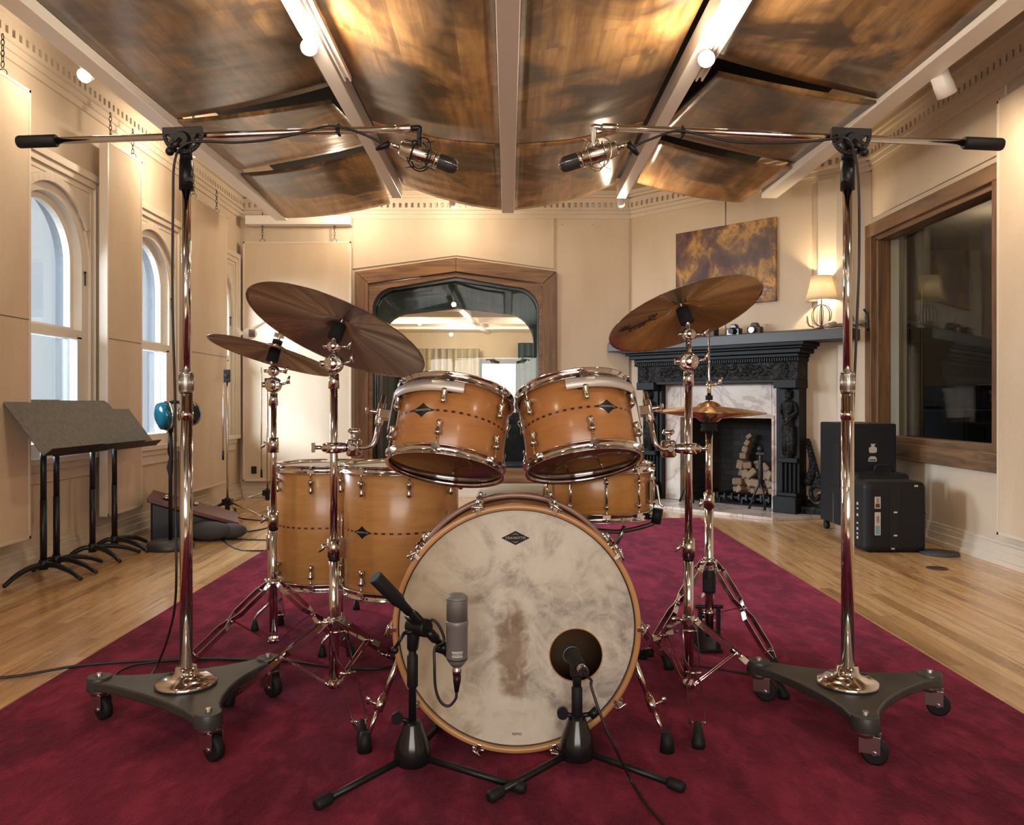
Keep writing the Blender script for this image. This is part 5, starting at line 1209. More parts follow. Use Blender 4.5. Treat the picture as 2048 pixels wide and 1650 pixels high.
def big_mic(label, ctr, d, s):
    "large condenser, d points to its head"
    d = Vector(d).normalized(); M = frame(ctr, d, (0, 1, 0)); t = thing('condenser_microphone', label, 'microphone', M, 'overhead microphones')
    bm = BM(); lathe(bm, [(0, -0.066), (0.018, -0.066), (0.0215, -0.060), (0.0215, -0.050), (0.0245, -0.046), (0.0245, 0.026), (0.0215, 0.030), (0.0215, 0.040), (0, 0.040)], 36, M); obj('body', bm, M_['nickel'], t)
    bm = BM(); lathe(bm, [(0, 0.036), (0.0225, 0.036), (0.0225, 0.084), (0.020, 0.096), (0.012, 0.102), (0, 0.103)], 36, M); h = obj('head_grille', bm, M_['grille_dark'], t)
    bm = BM(); lathe(bm, [(0.0222, 0.036), (0.0236, 0.037), (0.0236, 0.046), (0.0222, 0.047)], 36, M)
    tube(bm, [M @ Vector((0.0228 * math.cos(a), 0, z)) for a, z in ((0, 0.04), (0, 0.084))] + [M @ Vector((x, 0, z)) for x, z in ((0.020, 0.0965), (0.012, 0.103), (0, 0.104), (-0.012, 0.103), (-0.020, 0.0965), (-0.0228, 0.084), (-0.0228, 0.04))], 0.0014, 6)
    obj('head_band', bm, M_['chrome'], h)
    bm = BM(); lathe(bm, [(0, -0.098), (0.0085, -0.098), (0.0095, -0.066), (0, -0.066)], 20, M); obj('connector', bm, M_['nickel'], t)
    return t, M
def shock_mount(label, M, hang):
    t = thing('shock_mount', label, 'shock mount', M, 'wire shock mounts')
    c = M @ Vector((0, 0, -0.008)); d = M.to_3x3() @ Vector((0, 0, 1))
    bm = BM()
    for z, r in ((-0.030, 0.030), (0.016, 0.030)): tube(bm, [M @ Vector((r * math.cos(a), r * math.sin(a), z)) for a in [i * PI / 12 for i in range(24)]], 0.0017, 8, closed=True)
    # outer hoop standing round the mic, in the vertical plane of the boom
    v = Vector((0, 0, 1)); hx = Vector((1, 0, 0))
    for dy, rr, tl in ((-0.012, 0.043, 0.25), (0.012, 0.043, -0.25)):
        pts = []
        for i in range(36):
            a = i * 2 * PI / 36; pts.append(c + hx * (rr * 0.72 * math.cos(a) + tl * 0.02) + v * rr * math.sin(a) + Vector((0, dy * 2.2 * math.cos(a) + dy, 0)))
        tube(bm, pts, 0.0020, 8, closed=True)
    for q in (-1, 1):
        for w in (-1, 1): tube(bm, [c + hx * q * 0.018 + v * w * 0.034, c + hx * q * 0.040 + v * w * 0.040 + Vector((0, q * 0.01, 0))], [0.002, 0.0012], 6)
    obj('wire_cage', bm, M_['black' if hang.x < 0 else 'nickel'], t)
    bm = BM()
    for k in range(6):
        a = k * PI / 3; p = M @ Vector((0.030 * math.cos(a), 0.030 * math.sin(a), 0.016 if k % 2 else -0.030)); q = c + hx * 0.031 * math.cos(a) + v * 0.043 * math.sin(a); tube(bm, [p, q], 0.0012, 6)
    obj('elastic_cord', bm, M_['cable'], t)
    bm = BM(); tube(bm, [hang + Vector((0, 0, 0.004)), Vector((c.x, c.y, c.z + 0.040))], 0.0065, 12); obj('stem', bm, M_['black' if hang.x < 0 else 'nickel'], t)
    return t
for lab, B_, ctr, d, s in (('left overhead condenser microphone in a dark wire cage, head pointing down right', LB, W(845, 311, Yb), (0.95, 0.12, -0.30), 1), ('right overhead condenser microphone in a bright wire cage, head pointing down left', RB, W(1189, 310, Yb), (-0.95, 0.12, -0.27), -1)):
    m, M = big_mic(lab, ctr, d, s)
    shock_mount('wire cage holding the %s overhead microphone' % ('left' if s > 0 else 'right'), M, B_[1])
    c0 = M @ Vector((0, 0, -0.098)); bd = B_[2]
    base = thing('microphone_cable', 'black cable clipped along the %s overhead boom and dropping to the rug' % ('left' if s > 0 else 'right'), 'cable', c0)
    X = -0.905 if s > 0 else 0.955
    if s > 0: path = [c0, W(772, 290, Yb - 0.01), W(735, 272, Yb - 0.02), W(690, 256, Yb - 0.02), W(650, 252, Yb - 0.025), W(600, 266, Yb - 0.03), W(540, 279, Yb - 0.03), W(470, 285, Yb - 0.03), W(410, 283, Yb - 0.04), W(368, 290, Yb - 0.05), W(349, 325, Yb - 0.04), W(346, 420, Yb - 0.03), W(345, 600, Yb - 0.03), W(350, 800, Yb - 0.02), W(351, 1000, Yb), W(352, 1180, Yb), W(340, 1260, 2.40), G(318, 1322, 0.02), G(290, 1362, 0.006), G(250, 1372, 0.006), G(228, 1352, 0.006), G(262, 1332, 0.006), G(330, 1322, 0.010), G(420, 1318, 0.006), G(540, 1322, 0.006)]
    else: path = [c0, W(1262, 294, Yb - 0.01), W(1300, 279, Yb - 0.02), W(1352, 262, Yb - 0.02), W(1400, 269, Yb - 0.02), W(1470, 284, Yb - 0.03), W(1560, 286, Yb - 0.03), W(1640, 281, Yb - 0.04), W(1692, 276, Yb - 0.065), W(1712, 320, Yb - 0.05), W(1718, 400, Yb - 0.03), W(1718, 520, Yb), W(1714, 640, Yb), W(1707, 800, Yb + 0.02), W(1700, 950, Yb + 0.03), W(1699, 1150, Yb + 0.03), W(1702, 1330, Yb + 0.06), W(1700, 1365, Yb + 0.16), Vector((0.99, 2.50, 0.008)), Vector((0.85, 2.62, 0.006)), Vector((0.60, 2.75, 0.006))]
    bm = BM(); tube(bm, curve_pts(path, 6), 0.0036, 8); obj('cord', bm, M_['cable'], base)
    bm = BM(); q = (path[1] - c0).normalized(); tube(bm, [c0 - q * 0.004, c0 + q * 0.022, c0 + q * 0.040], [0.0095, 0.0088, 0.005], 14); obj('plug', bm, M_['black'], base)
    bm = BM(); pc = W(678, 258, Yb) if s > 0 else W(1364, 262, Yb); box(bm, pc - Vector((0, 0.0, 0.003)), (0.008, 0.026, 0.030)); obj('clip', bm, M_['rubber'], base, bevel=0.002)

# ------------------------------------------------------------------ two short tripod stands in front of the bass drum
def short_stand(label, C, feet, ztube, clutch, dome_h=0.115):
    X, Y = C; t = thing('short_microphone_stand', label, 'microphone stand', (X, Y, 0), 'short black stands before the bass drum')
    c = Vector((X, Y, 0)); bm = BM(); lathe(bm, [(0, 0.030), (0.040, 0.030), (0.046, 0.036), (0.045, 0.055), (0.037, 0.085), (0.027, 0.110), (0.022, 0.125), (0.019, 0.132), (0, 0.132)], 40, Matrix.Translation(c)); obj('dome_base', bm, M_['gloss_black'], t)
    bm = BM(); k = c + Vector((0, 0, 0.128)); tube(bm, [k, k + Vector((-0.034, -0.006, 0.012))], 0.006, 10); tube(bm, [k + Vector((-0.036, 0.002, 0.013)), k + Vector((-0.036, -0.016, 0.013))], 0.014, 12); obj('lock_knob', bm, M_['black'], t)
    for F in feet:
        F = Vector((F[0], F[1], 0.015)); A = c + Vector((0, 0, 0.050)); d = (F - A).normalized()
        bm = BM(); tube(bm, [A, F], 0.0085, 14); lg = obj('leg', bm, M_['black'], t)
        bm = BM(); tube(bm, [F - d * 0.030, F - d * 0.026, F + d * 0.004, F + d * 0.012], [0.0105, 0.0135, 0.0145, 0.010], 16); obj('rubber_foot', bm, M_['rubber'], lg)
    bm = BM(); cyl(bm, c + Vector((0, 0, 0.12)), c + Vector((0, 0, ztube)), 0.0095, 18); obj('tube', bm, M_['black'], t)
    z0, z1, r = clutch; bm = BM(); lathe(bm, [(0.010, z0), (r, z0 + 0.004), (r, z1 - 0.004), (0.010, z1)], 28, Matrix.Translation(c)); obj('clutch_grip', bm, M_['rubber'], t)
    return t
Yl = 1.945; CL = ((825 - 1016) / 1600 * Yl, Yl)
sl = short_stand('short black boom stand holding the grey microphone, before the bass drum', CL, ((-0.418, 1.777), (0.030, 1.850), (-0.19, 2.20)), zpy(1262, Yl), (zpy(1375, Yl), zpy(1308, Yl), 0.0135))
pv = W(835, 1243, Yl - 0.02); pa = W(752, 1156, Yl - 0.10); pb_ = W(893, 1300, Yl + 0.0); bd = (pb_ - pa).normalized()
bm = BM(); cyl(bm, (CL[0], Yl, zpy(1300, Yl)), (CL[0] + 0.004, Yl - 0.004, zpy(1255, Yl)), 0.0135, 18, 0.017); tube(bm, [pv + Vector((-0.02, 0.016, -0.012)), pv + Vector((0.026, -0.016, -0.012))], 0.022, 20); box(bm, pv, (0.060, 0.030, 0.028), None, bd.to_track_quat('X', 'Z').to_matrix()); obj('boom_clamp', bm, M_['black'], sl, bevel=0.004)
bm = BM(); k = pv + Vector((-0.028, -0.02, -0.020)); tube(bm, [k + Vector((0.02, 0, 0)), k], 0.006, 10); tube(bm, [k, k + Vector((-0.022, -0.006, -0.036))], 0.0042, 10); ball(bm, k + Vector((-0.023, -0.006, -0.041)), 0.0095); obj('clamp_lever', bm, M_['black'], sl)
bm = BM(); tube(bm, [pa, pb_], 0.0082, 16); bo = obj('boom', bm, M_['black'], sl)
bm = BM(); tube(bm, [pa - bd * 0.004, pa, pa + bd * 0.080, pa + bd * 0.094, pa + bd * 0.125], [0.0155, 0.0170, 0.0165, 0.012, 0.0105], 24); obj('counterweight_grip', bm, M_['rubber'], bo)
bm = BM(); tube(bm, [pb_ - bd * 0.075, pb_ - bd * 0.066, pb_ - bd * 0.045, pb_ - bd * 0.036], [0.0085, 0.0125, 0.0125, 0.0085], 20); tube(bm, [pb_ - bd * 0.022, pb_ - bd * 0.010, pb_ + bd * 0.012], [0.0105, 0.014, 0.014], 20); tube(bm, [pb_ + Vector((-0.026, 0, 0.006)), pb_ + Vector((0.020, 0, -0.010))], 0.010, 14); obj('end_swivel', bm, M_['black'], bo)
# grey condenser on that stand
mc = W(914, 1250, 1.895); Mz = Matrix.Translation((mc.x, mc.y, 0)); Ym = 1.895
def zm(py): return zpy(py, Ym)
t = thing('condenser_microphone', 'grey side-address microphone standing upright before the drum head', 'microphone', (mc.x, mc.y, zm(1330)))
bm = BM(); lathe(bm, [(0, zm(1331)), (0.014, zm(1331)), (0.022, zm(1322)), (0.0245, zm(1316)), (0.0255, zm(1314)), (0.0255, zm(1252)), (0.0267, zm(1250)), (0.0267, zm(1242)), (0.0258, zm(1240)), (0, zm(1240))], 40, Mz); obj('body', bm, M_['mic_grey'], t)
bm = BM(); lathe(bm, [(0, zm(1242)), (0.0252, zm(1242)), (0.0252, zm(1197)), (0.0235, zm(1191)), (0.016, zm(1187.5)), (0, zm(1186.5))], 40, Mz); h = obj('head_grille', bm, M_['grille'], t)
bm = BM(); lathe(bm, [(0.0250, zm(1198)), (0.0262, zm(1197.5)), (0.0262, zm(1194)), (0.0245, zm(1193.5))], 40, Mz); obj('head_band', bm, M_['mic_grey'], h)
bm = BM(); lathe(bm, [(0.0257, zm(1317)), (0.0259, zm(1316)), (0.0257, zm(1315))], 40, Mz); obj('seam_ring', bm, M_['black'], t)
pl = W(914, 1303, Ym - 0.0258)
bm = BM(); n = 10
rows = []
for k in range(n + 1):
    a = R(-90 - 24 + 58 * k / n); rows.append([bm.verts.new((mc.x + rr * math.cos(a), mc.y + rr * math.sin(a), z)) for rr, z in ((0.0256, zm(1309)), (0.0262, zm(1309)), (0.0262, zm(1297)), (0.0256, zm(1297)))])
for k in range(n):
    for q in range(4): bm.faces.new((rows[k][q], rows[k][(q + 1) % 4], rows[k + 1][(q + 1) % 4], rows[k + 1][q]))
o = obj('name_plate', bm, M_['sticker'], t)
bm = text_bm('MICROTECH', 0.0085, Matrix(((1, 0, 0, 0), (0, 0, -1, 0), (0, 1, 0, 0), (0, 0, 0, 1))), 0.0002, 0.62)
for v in bm.verts:
    a = v.co.x / 0.0264 + R(-90 + 5); rr = 0.0264 - v.co.y; v.co = Vector((mc.x + rr * math.cos(a), mc.y + rr * math.sin(a), zm(1303.5) + v.co.z))
obj('lettering', bm, M_['black'], o)
bm = BM(); lathe(bm, [(0, zm(1349)), (0.0105, zm(1349)), (0.0112, zm(1340)), (0.0100, zm(1338)), (0.0105, zm(1330)), (0, zm(1330))], 24, Mz); obj('connector', bm, M_['nickel'], t)
t = thing('microphone_cable', 'black cable looping under the grey microphone back to its stand', 'cable', (mc.x, mc.y, zm(1385)))
bm = BM(); tube(bm, [(mc.x, mc.y, zm(1349)), (mc.x, mc.y, zm(1362)), (mc.x - 0.001, mc.y, zm(1384))], [0.0098, 0.0092, 0.0048], 16); obj('plug', bm, M_['black'], t)
bm = BM(); tube(bm, curve_pts([(mc.x - 0.001, mc.y, zm(1383)), W(911, 1398, Ym), W(897, 1412, Ym), W(881, 1403, Ym), W(871, 1375, Ym), W(869, 1330, Ym), W(870, 1296, Ym + 0.01), W(888, 1282, Ym + 0.02), W(880, 1255, Ym + 0.02), W(866, 1240, Ym + 0.02), W(853, 1246, Ym + 0.03)], 7), 0.0034, 10); obj('cord', bm, M_['cable'], t)

Yr = 1.975; CR = ((1154 - 1016) / 1600 * Yr, Yr)
sr = short_stand('short black stand holding the microphone at the port hole, before the bass drum', CR, ((-0.035, 1.81), (0.399, 1.856), (0.20, 2.24)), zpy(1345, Yr), (zpy(1432, Yr), zpy(1372, Yr), 0.0135))
bm = BM(); k = Vector((CR[0], Yr, 0.130)); tube(bm, [k, k + Vector((0.040, -0.006, 0.010))], 0.006, 10); tube(bm, [k + Vector((0.032, -0.008, 0.004)), k + Vector((0.050, -0.008, 0.020))], 0.011, 12); obj('clamp_lever', bm, M_['black'], sr)
bm = BM(); c = Vector((CR[0], Yr, 0)); cyl(bm, c + Vector((0, 0, zpy(1372, Yr))), c + Vector((0, 0, zpy(1340, Yr))), 0.0105, 16, 0.012); obj('mic_clip_neck', bm, M_['rubber'], sr)
ma, mb = W(1164, 1338, 1.915), W(1136, 1300, 2.035); d = (mb - ma).normalized(); M = frame(ma, d)
t = thing('dynamic_microphone', 'stubby black microphone aimed into the port hole of the bass drum', 'microphone', M)
Lm = (mb - ma).length
bm = BM(); lathe(bm, [(0, 0.012), (0.0135, 0.012), (0.0150, 0.02), (0.0170, 0.05), (0.0185, Lm - 0.045), (0.0215, Lm - 0.035), (0.0215, Lm - 0.01), (0.018, Lm), (0, Lm + 0.002)], 32, M); obj('body', bm, M_['rubber'], t)
bm = BM(); lathe(bm, [(0.0214, Lm - 0.036), (0.0222, Lm - 0.034), (0.0214, Lm - 0.032)], 32, M); obj('head_band', bm, M_['steel'], t)
bm = BM(); lathe(bm, [(0, -0.012), (0.0118, -0.012), (0.0122, 0.012), (0, 0.012)], 24, M); obj('connector', bm, M_['nickel'], t)
bm = BM(); e = M @ Vector((0, 0, 0.045)); box(bm, e - Vector((0, -0.004, 0.022)), (0.030, 0.034, 0.030)); obj('mount_block', bm, M_['rubber'], t, bevel=0.006)
t = thing('microphone_cable', 'black cable running from the port-hole microphone down across the rug', 'cable', ma)
bm = BM(); tube(bm, [M @ Vector((0, 0, -0.010)), M @ Vector((0, 0, -0.022)), ma - d * 0.045], [0.0110, 0.0102, 0.005], 16); obj('plug', bm, M_['black'], t)
bm = BM(); tube(bm, curve_pts([ma - d * 0.040, ma - d * 0.055 + Vector((0.006, 0, -0.006)), W(1183, 1375, 1.85), W(1205, 1440, 1.83), W(1232, 1500, 1.83), G(1262, 1560, 0.012), G(1290, 1605, 0.006), G(1330, 1652, 0.006), G(1352, 1690, 0.006)], 6), 0.0033, 8); obj('cord', bm, M_['cable'], t)
# cable crossing the rug at left
bm = BM(); tube(bm, curve_pts([G(-80, 1362, 0.0), G(40, 1351, -0.002), G(160, 1331, 0.006), G(300, 1321, 0.006), G(420, 1317, 0.006), G(560, 1321, 0.006), G(660, 1333, 0.006), G(740, 1338, 0.006), G(800, 1333, 0.006), G(840, 1345, 0.006)], 8), 0.0048, 8)
tag(obj('long_cable', bm, M_['cable']), 'long black cable crossing the left edge of the rug towards the drums', 'cable')
# ------------------------------------------------------------------ fireplace on the angled wall
t = thing('fireplace', 'black carved fireplace surround with pale marble, on the angled wall', 'fireplace', C0 + U_ * 1.04)
def cb(bm, s0, s1, d0, d1, z0, z1): return bx(bm, s0, s1, d0, d1, z0, z1, MC)
bm = BM(); n = 9   # firebox
cb(bm, FB0 - 0.04, FB0, -0.45, 0.0, 0, FBZ + 0.04); cb(bm, FB1, FB1 + 0.04, -0.45, 0.0, 0, FBZ + 0.04); cb(bm, FB0, FB1, -0.49, -0.45, 0, FBZ + 0.04); cb(bm, FB0, FB1, -0.45, 0, FBZ, FBZ + 0.04); cb(bm, FB0, FB1, -0.45, 0.0, -0.01, 0.012)
obj('firebox', bm, M_['soot'], t)
bm = BM(); cb(bm, 0.40, FB0, 0.0, 0.06, 0.02, 1.09); cb(bm, FB1, 1.58, 0.0, 0.06, 0.02, 1.09); cb(bm, FB0, FB1, 0.0, 0.06, FBZ, 1.09); obj('marble_slips', bm, M_['marble'], t, bevel=0.004)
bm = BM(); cb(bm, FB0 - 0.005, FB1 + 0.005, 0.055, 0.07, FBZ - 0.004, FBZ + 0.022); cb(bm, FB0 - 0.022, FB0, 0.055, 0.07, 0.02, FBZ + 0.022); cb(bm, FB1, FB1 + 0.022, 0.055, 0.07, 0.02, FBZ + 0.022); obj('marble_bead', bm, M_['marble'], t, bevel=0.004)
hb = [(-0.03, 0.0), (2.02, 0.0), (2.02, 0.02), (1.72, 0.52), (-0.03, 0.52)]
bm = BM(); prism(bm, hb, 0.026, MC @ Matrix.Translation((0, 0, FZ))); tag(obj('hearth_slab', bm, M_['marble'], bevel=0.003), 'pale stone hearth slab lying before the fireplace', 'hearth')
# long shelf and cornice
bm = BM(); cb(bm, -0.10, 2.18, 0.0, 0.24, 1.385, 1.475); obj('mantel_shelf', bm, simple('dark_worn_shelf', (0.035, 0.028, 0.024), 0.4), t, bevel=0.008)
bm = BM()
for z0, z1, d, e in ((1.355, 1.385, 0.30, 0.10), (1.335, 1.355, 0.275, 0.08), (1.300, 1.335, 0.25, 0.055), (1.270, 1.300, 0.215, 0.02), (1.235, 1.270, 0.205, 0.01)): cb(bm, 0.21 - e, 1.76 + e, 0.0, d, z0, z1)
obj('cornice', bm, M_['black_wood'], t, bevel=0.006)
bm = BM(); k = 0
for i in range(74):
    s0 = 0.20 + i * 0.0215; cb(bm, s0, s0 + 0.012, 0.20, 0.222, 1.238, 1.266)
obj('dentil_row', bm, M_['black_wood'], t)
bm = BM(); cb(bm, 0.21, 1.76, 0.0, 0.185, 1.09, 1.24)
obj('frieze', bm, M_['carved'], t, bevel=0.004)
random.seed(11)
bm = BM()
def leaf(s_, z_, r_, ang, d0=0.185):
    Mx = MC @ Matrix.Translation((s_, d0, z_)) @ Matrix.Rotation(ang, 4, 'Y')
    ball(bm, (0, 0, 0), r_, (1.0, 0.42, 0.42), Mx, 12)
for i in range(30):
    s_ = 0.46 + 1.06 * i / 29; z_ = 1.168 + 0.030 * math.sin(i * 1.05)
    leaf(s_, z_, 0.036 + 0.008 * math.sin(i * 2.3), R(38) * math.cos(i * 1.05)); leaf(s_ + 0.012, 1.168 - 0.030 * math.sin(i * 1.05), 0.022, R(-60) * math.cos(i * 1.05))
obj('frieze_carving', bm, M_['carved'], t)
for s_ in (0.30, 1.655):
    bm = BM()
    for k in range(5): leaf(s_, 1.125 + 0.022 * k, 0.040 - 0.004 * abs(k - 2), R(0 if k % 2 else 30))
    obj('end_carving', bm, M_['carved'], t)
bm = BM(); cb(bm, 0.40, 1.58, 0.0, 0.19, 1.065, 1.095); cb(bm, 0.40, 0.435, 0.0, 0.115, 0.02, 1.07); cb(bm, 1.545, 1.58, 0.0, 0.115, 0.02, 1.07); obj('inner_moulding', bm, M_['black_wood'], t, bevel=0.006)
for sc, lab in ((0.315, 'left'), (1.665, 'right')):
    bm = BM(); w_ = 0.085
    cb(bm, sc - w_ - 0.012, sc + w_ + 0.012, 0.0, 0.225, 0.018, 0.15); cb(bm, sc - w_, sc + w_, 0.0, 0.13, 0.15, 1.07); cb(bm, sc - w_ - 0.012, sc + w_ + 0.012, 0.0, 0.215, 1.02, 1.09)
    for i in range(4): cb(bm, sc - 0.062 + i * 0.036, sc - 0.048 + i * 0.036, 0.12, 0.150, 0.18, 0.42)
    cb(bm, sc - w_, sc + w_, 0.10, 0.175, 0.42, 0.46); cb(bm, sc - w_, sc + w_, 0.10, 0.19, 0.15, 0.18)
    p = obj('pilaster', bm, M_['black_wood'], t, bevel=0.005)
    # carved standing figure in relief (caryatid): drapery, torso, arms, head
    bm = BM(); d0 = 0.13
    prof = [(0.46, 0.042), (0.52, 0.038), (0.60, 0.046), (0.68, 0.052), (0.74, 0.050), (0.80, 0.040), (0.86, 0.050), (0.90, 0.052), (0.925, 0.030)]
    pts = [MC @ Vector((sc + 0.010 * math.sin(z * 14), d0, z)) for z, r in prof]; tube(bm, pts, [r for z, r in prof], 14)
    ball(bm, (sc, d0 + 0.012, 0.965), 0.033, (0.9, 0.9, 1.15), MC); ball(bm, (sc, d0 - 0.005, 0.985), 0.040, (1, 0.8, 0.8), MC)
    for q in (-1, 1):
        tube(bm, [MC @ Vector((sc + q * 0.045, d0, 0.90)), MC @ Vector((sc + q * 0.070, d0 + 0.02, 0.83)), MC @ Vector((sc + q * 0.012, d0 + 0.045, 0.76 + q * 0.02))], [0.017, 0.015, 0.011], 10)
        for j in range(4): tube(bm, [MC @ Vector((sc + q * (0.010 + 0.011 * j), d0 + 0.040, 0.72)), MC @ Vector((sc + q * (0.014 + 0.010 * j), d0 + 0.042, 0.60)), MC @ Vector((sc + q * (0.008 + 0.010 * j), d0 + 0.032, 0.48))], [0.005, 0.008, 0.005], 8)
    tube(bm, [MC @ Vector((sc - 0.05, d0 + 0.03, 0.70)), MC @ Vector((sc, d0 + 0.055, 0.74)), MC @ Vector((sc + 0.05, d0 + 0.03, 0.80))], [0.010, 0.013, 0.008], 8)
    obj('carved_figure', bm, M_['carved'], t)
# scroll bracket outside the right pilaster
bm = BM(); sp = []
for i in range(60):
    a = i / 59; th = R(-150) + a * R(520); r = 0.115 * (1 - a * 0.80); sp.append(MC @ Vector((1.855 + r * math.cos(th) * 0.8, 0.05, 0.17 + r * math.sin(th))))
tube(bm, sp, [0.026 - 0.012 * i / 59 for i in range(60)], 10)
for i in range(12):
    a = i / 11; ball(bm, (1.765 + 0.075 * math.sin(a * 2.6) * (1 - a) + 0.02, 0.05, 0.27 + 0.33 * a), 0.042 * (1 - 0.55 * a), (1, 0.8, 0.9), MC, 12); ball(bm, (1.80 + 0.08 * (1 - a), 0.045, 0.25 + 0.33 * a), 0.030 * (1 - 0.6 * a), (0.8, 0.7, 1.2), MC, 10)
cb(bm, 1.75, 1.97, 0.0, 0.13, 0.018, 0.075)
obj('scroll_bracket', bm, M_['carved'], t)
# brick heap and andirons
bm = BM(); random.seed(4)
for i in range(26):
    lv = i // 7; s_ = 0.95 + (i % 7) * 0.062 + 0.02 * lv; zz = 0.115 + lv * 0.075
    box(bm, (s_, -0.33 + 0.05 * math.sin(i * 2.1), zz), (0.085 * random.uniform(0.7, 1.3), 0.10, 0.07 * random.uniform(0.8, 1.2)), MC, Matrix.Rotation(random.uniform(-0.9, 0.9), 3, 'Y') @ Matrix.Rotation(random.uniform(-0.6, 0.6), 3, 'Z'))
for i in range(4): box(bm, (1.0 + i * 0.02, -0.36, 0.42 + i * 0.06), (0.07 - i * 0.01, 0.07, 0.06), MC, Matrix.Rotation(0.3 * i, 3, 'Y'))
tag(obj('fire_bricks', bm, M_['firebrick'], bevel=0.012), 'heap of pale scorched bricks lying in the firebox', 'bricks', kind='stuff')
bm = BM(); cb(bm, 0.85, 1.38, -0.40, -0.12, 0.055, 0.075)
for i in range(8): cb(bm, 0.87 + i * 0.07, 0.885 + i * 0.07, -0.40, -0.10, 0.045, 0.10)
for i in range(3):
    for q in (-0.13, -0.37): cb(bm, 0.88 + i * 0.22, 0.90 + i * 0.22, q, q + 0.02, 0.012, 0.055)
tag(obj('fire_grate', bm, M_['black']), 'low black iron grate under the bricks in the firebox', 'grate')
for s_, lab in ((0.76, 'black iron andiron at the left side of the firebox, mostly behind the cymbal stand'), (1.43, 'black iron andiron with a knob at the right side of the firebox')):
    bm = BM(); d0 = 0.16
    def mp(a, b, c_): return MC @ Vector((a, b, c_))
    tube(bm, [mp(s_ - 0.07, d0 + 0.06, 0.025), mp(s_ - 0.035, d0 + 0.02, 0.17), mp(s_, d0, 0.24), mp(s_ + 0.035, d0 + 0.02, 0.17), mp(s_ + 0.07, d0 + 0.06, 0.025)], 0.010, 8)
    tube(bm, [mp(s_, d0, 0.22), mp(s_, d0, 0.30), mp(s_, d0, 0.46), mp(s_, d0, 0.49)], [0.012, 0.022, 0.016, 0.010], 12); ball(bm, (s_, d0, 0.52), 0.030, (1, 1, 1.1), MC); cb(bm, s_ - 0.035, s_ + 0.035, d0 - 0.012, d0 + 0.012, 0.475, 0.492)
    tube(bm, [mp(s_, d0, 0.13), mp(s_, -0.30, 0.10)], 0.011, 8)
    tag(obj('andiron', bm, M_['black']), lab, 'andiron', 'andirons')

# shelf objects
def on_shelf(s_, d=0.12): p = MC @ Vector((s_, d, 1.475)); return p
rotC = Matrix.Rotation(R(-45), 4, 'Z')
p = on_shelf(0.93); t = thing('metal_box', 'small dark box with a bright slot, leftmost of the three things on the mantel shelf', 'box', p)
Mt = Matrix.Translation(p) @ rotC
bm = BM(); bx(bm, -0.07, 0.07, -0.04, 0.04, 0, 0.085, Mt); obj('case', bm, M_['black'], t, bevel=0.006)
bm = BM(); bx(bm, -0.02, 0.04, -0.043, -0.040, 0.045, 0.058, Mt); obj('slot', bm, M_['sticker'], t)
for s_, lab in ((1.17, 'black folding camera in the middle of the mantel shelf row'), (1.36, 'squat brown-black camera, rightmost of the row on the mantel shelf')):
    p = on_shelf(s_); t = thing('old_camera', lab, 'camera', p); Mt = Matrix.Translation(p) @ rotC
    bm = BM(); bx(bm, -0.062, 0.062, -0.03, 0.03, 0, 0.062, Mt); prism(bm, [(-0.04, 0.06), (0.04, 0.06), (0.022, 0.098), (-0.022, 0.098)], 0.05, Mt @ Matrix(((1, 0, 0, 0), (0, 0, 1, -0.025), (0, 1, 0, 0), (0, 0, 0, 1)))); obj('camera_body', bm, M_['gloss_black'] if s_ < 1.3 else M_['dark_wood'], t, bevel=0.008)
    bm = BM(); cyl(bm, Mt @ Vector((0, -0.03, 0.034)), Mt @ Vector((0, -0.066, 0.034)), 0.024, 20); obj('lens', bm, M_['steel'] if s_ > 1.3 else M_['black'], t)
# lamp with a wire ball foot
p = on_shelf(1.925, 0.12); t = thing('table_lamp', 'lit table lamp with pleated cream shade and wire ball foot, on the mantel shelf', 'lamp', p)
bm = BM(); box(bm, p + Vector((0, 0, 0.008)), (0.10, 0.10, 0.014)); lathe(bm, [(0, 0.014), (0.022, 0.014), (0.008, 0.036), (0, 0.036)], 16, Matrix.Translation(p)); obj('foot', bm, M_['dark_wood'], t, bevel=0.002)
bm = BM(); cyl(bm, p + Vector((0, 0, 0.03)), p + Vector((0, 0, 0.27)), 0.004)
for k in range(6):
    a = k * PI / 3 + 0.3; tube(bm, [p + Vector((0.078 * math.sin(q) * math.cos(a), 0.078 * math.sin(q) * math.sin(a), 0.115 - 0.085 * math.cos(q))) for q in [i * PI / 14 for i in range(15)]], 0.0028, 7)
obj('wire_ball', bm, M_['dark_wood'], t)
bm = BM(); nn = 40; V = []
for k in range(nn * 2):
    a = PI * k / nn; w_ = 1 + 0.018 * (1 if k % 2 else -1); V.append([bm.verts.new(p + Vector((r * w_ * math.cos(a), r * w_ * math.sin(a), z))) for r, z in ((0.125, 0.228), (0.112, 0.262), (0.090, 0.345), (0.078, 0.425))])
for k in range(nn * 2):
    for q in range(3): f = bm.faces.new((V[k][q], V[(k + 1) % (nn * 2)][q], V[(k + 1) % (nn * 2)][q + 1], V[k][q + 1])); f.smooth = True
o = obj('lamp_shade', bm, M_['shade'], t); sm = o.modifiers.new('s', 'SOLIDIFY'); sm.thickness = 0.0015
bm = BM(); ball(bm, p + Vector((0, 0, 0.315)), 0.026); obj('bulb', bm, M_['bulb'], t)
l = light('POINT', p + Vector((0, 0, 0.33)), 30, (1.0, 0.74, 0.42), size=0.03)
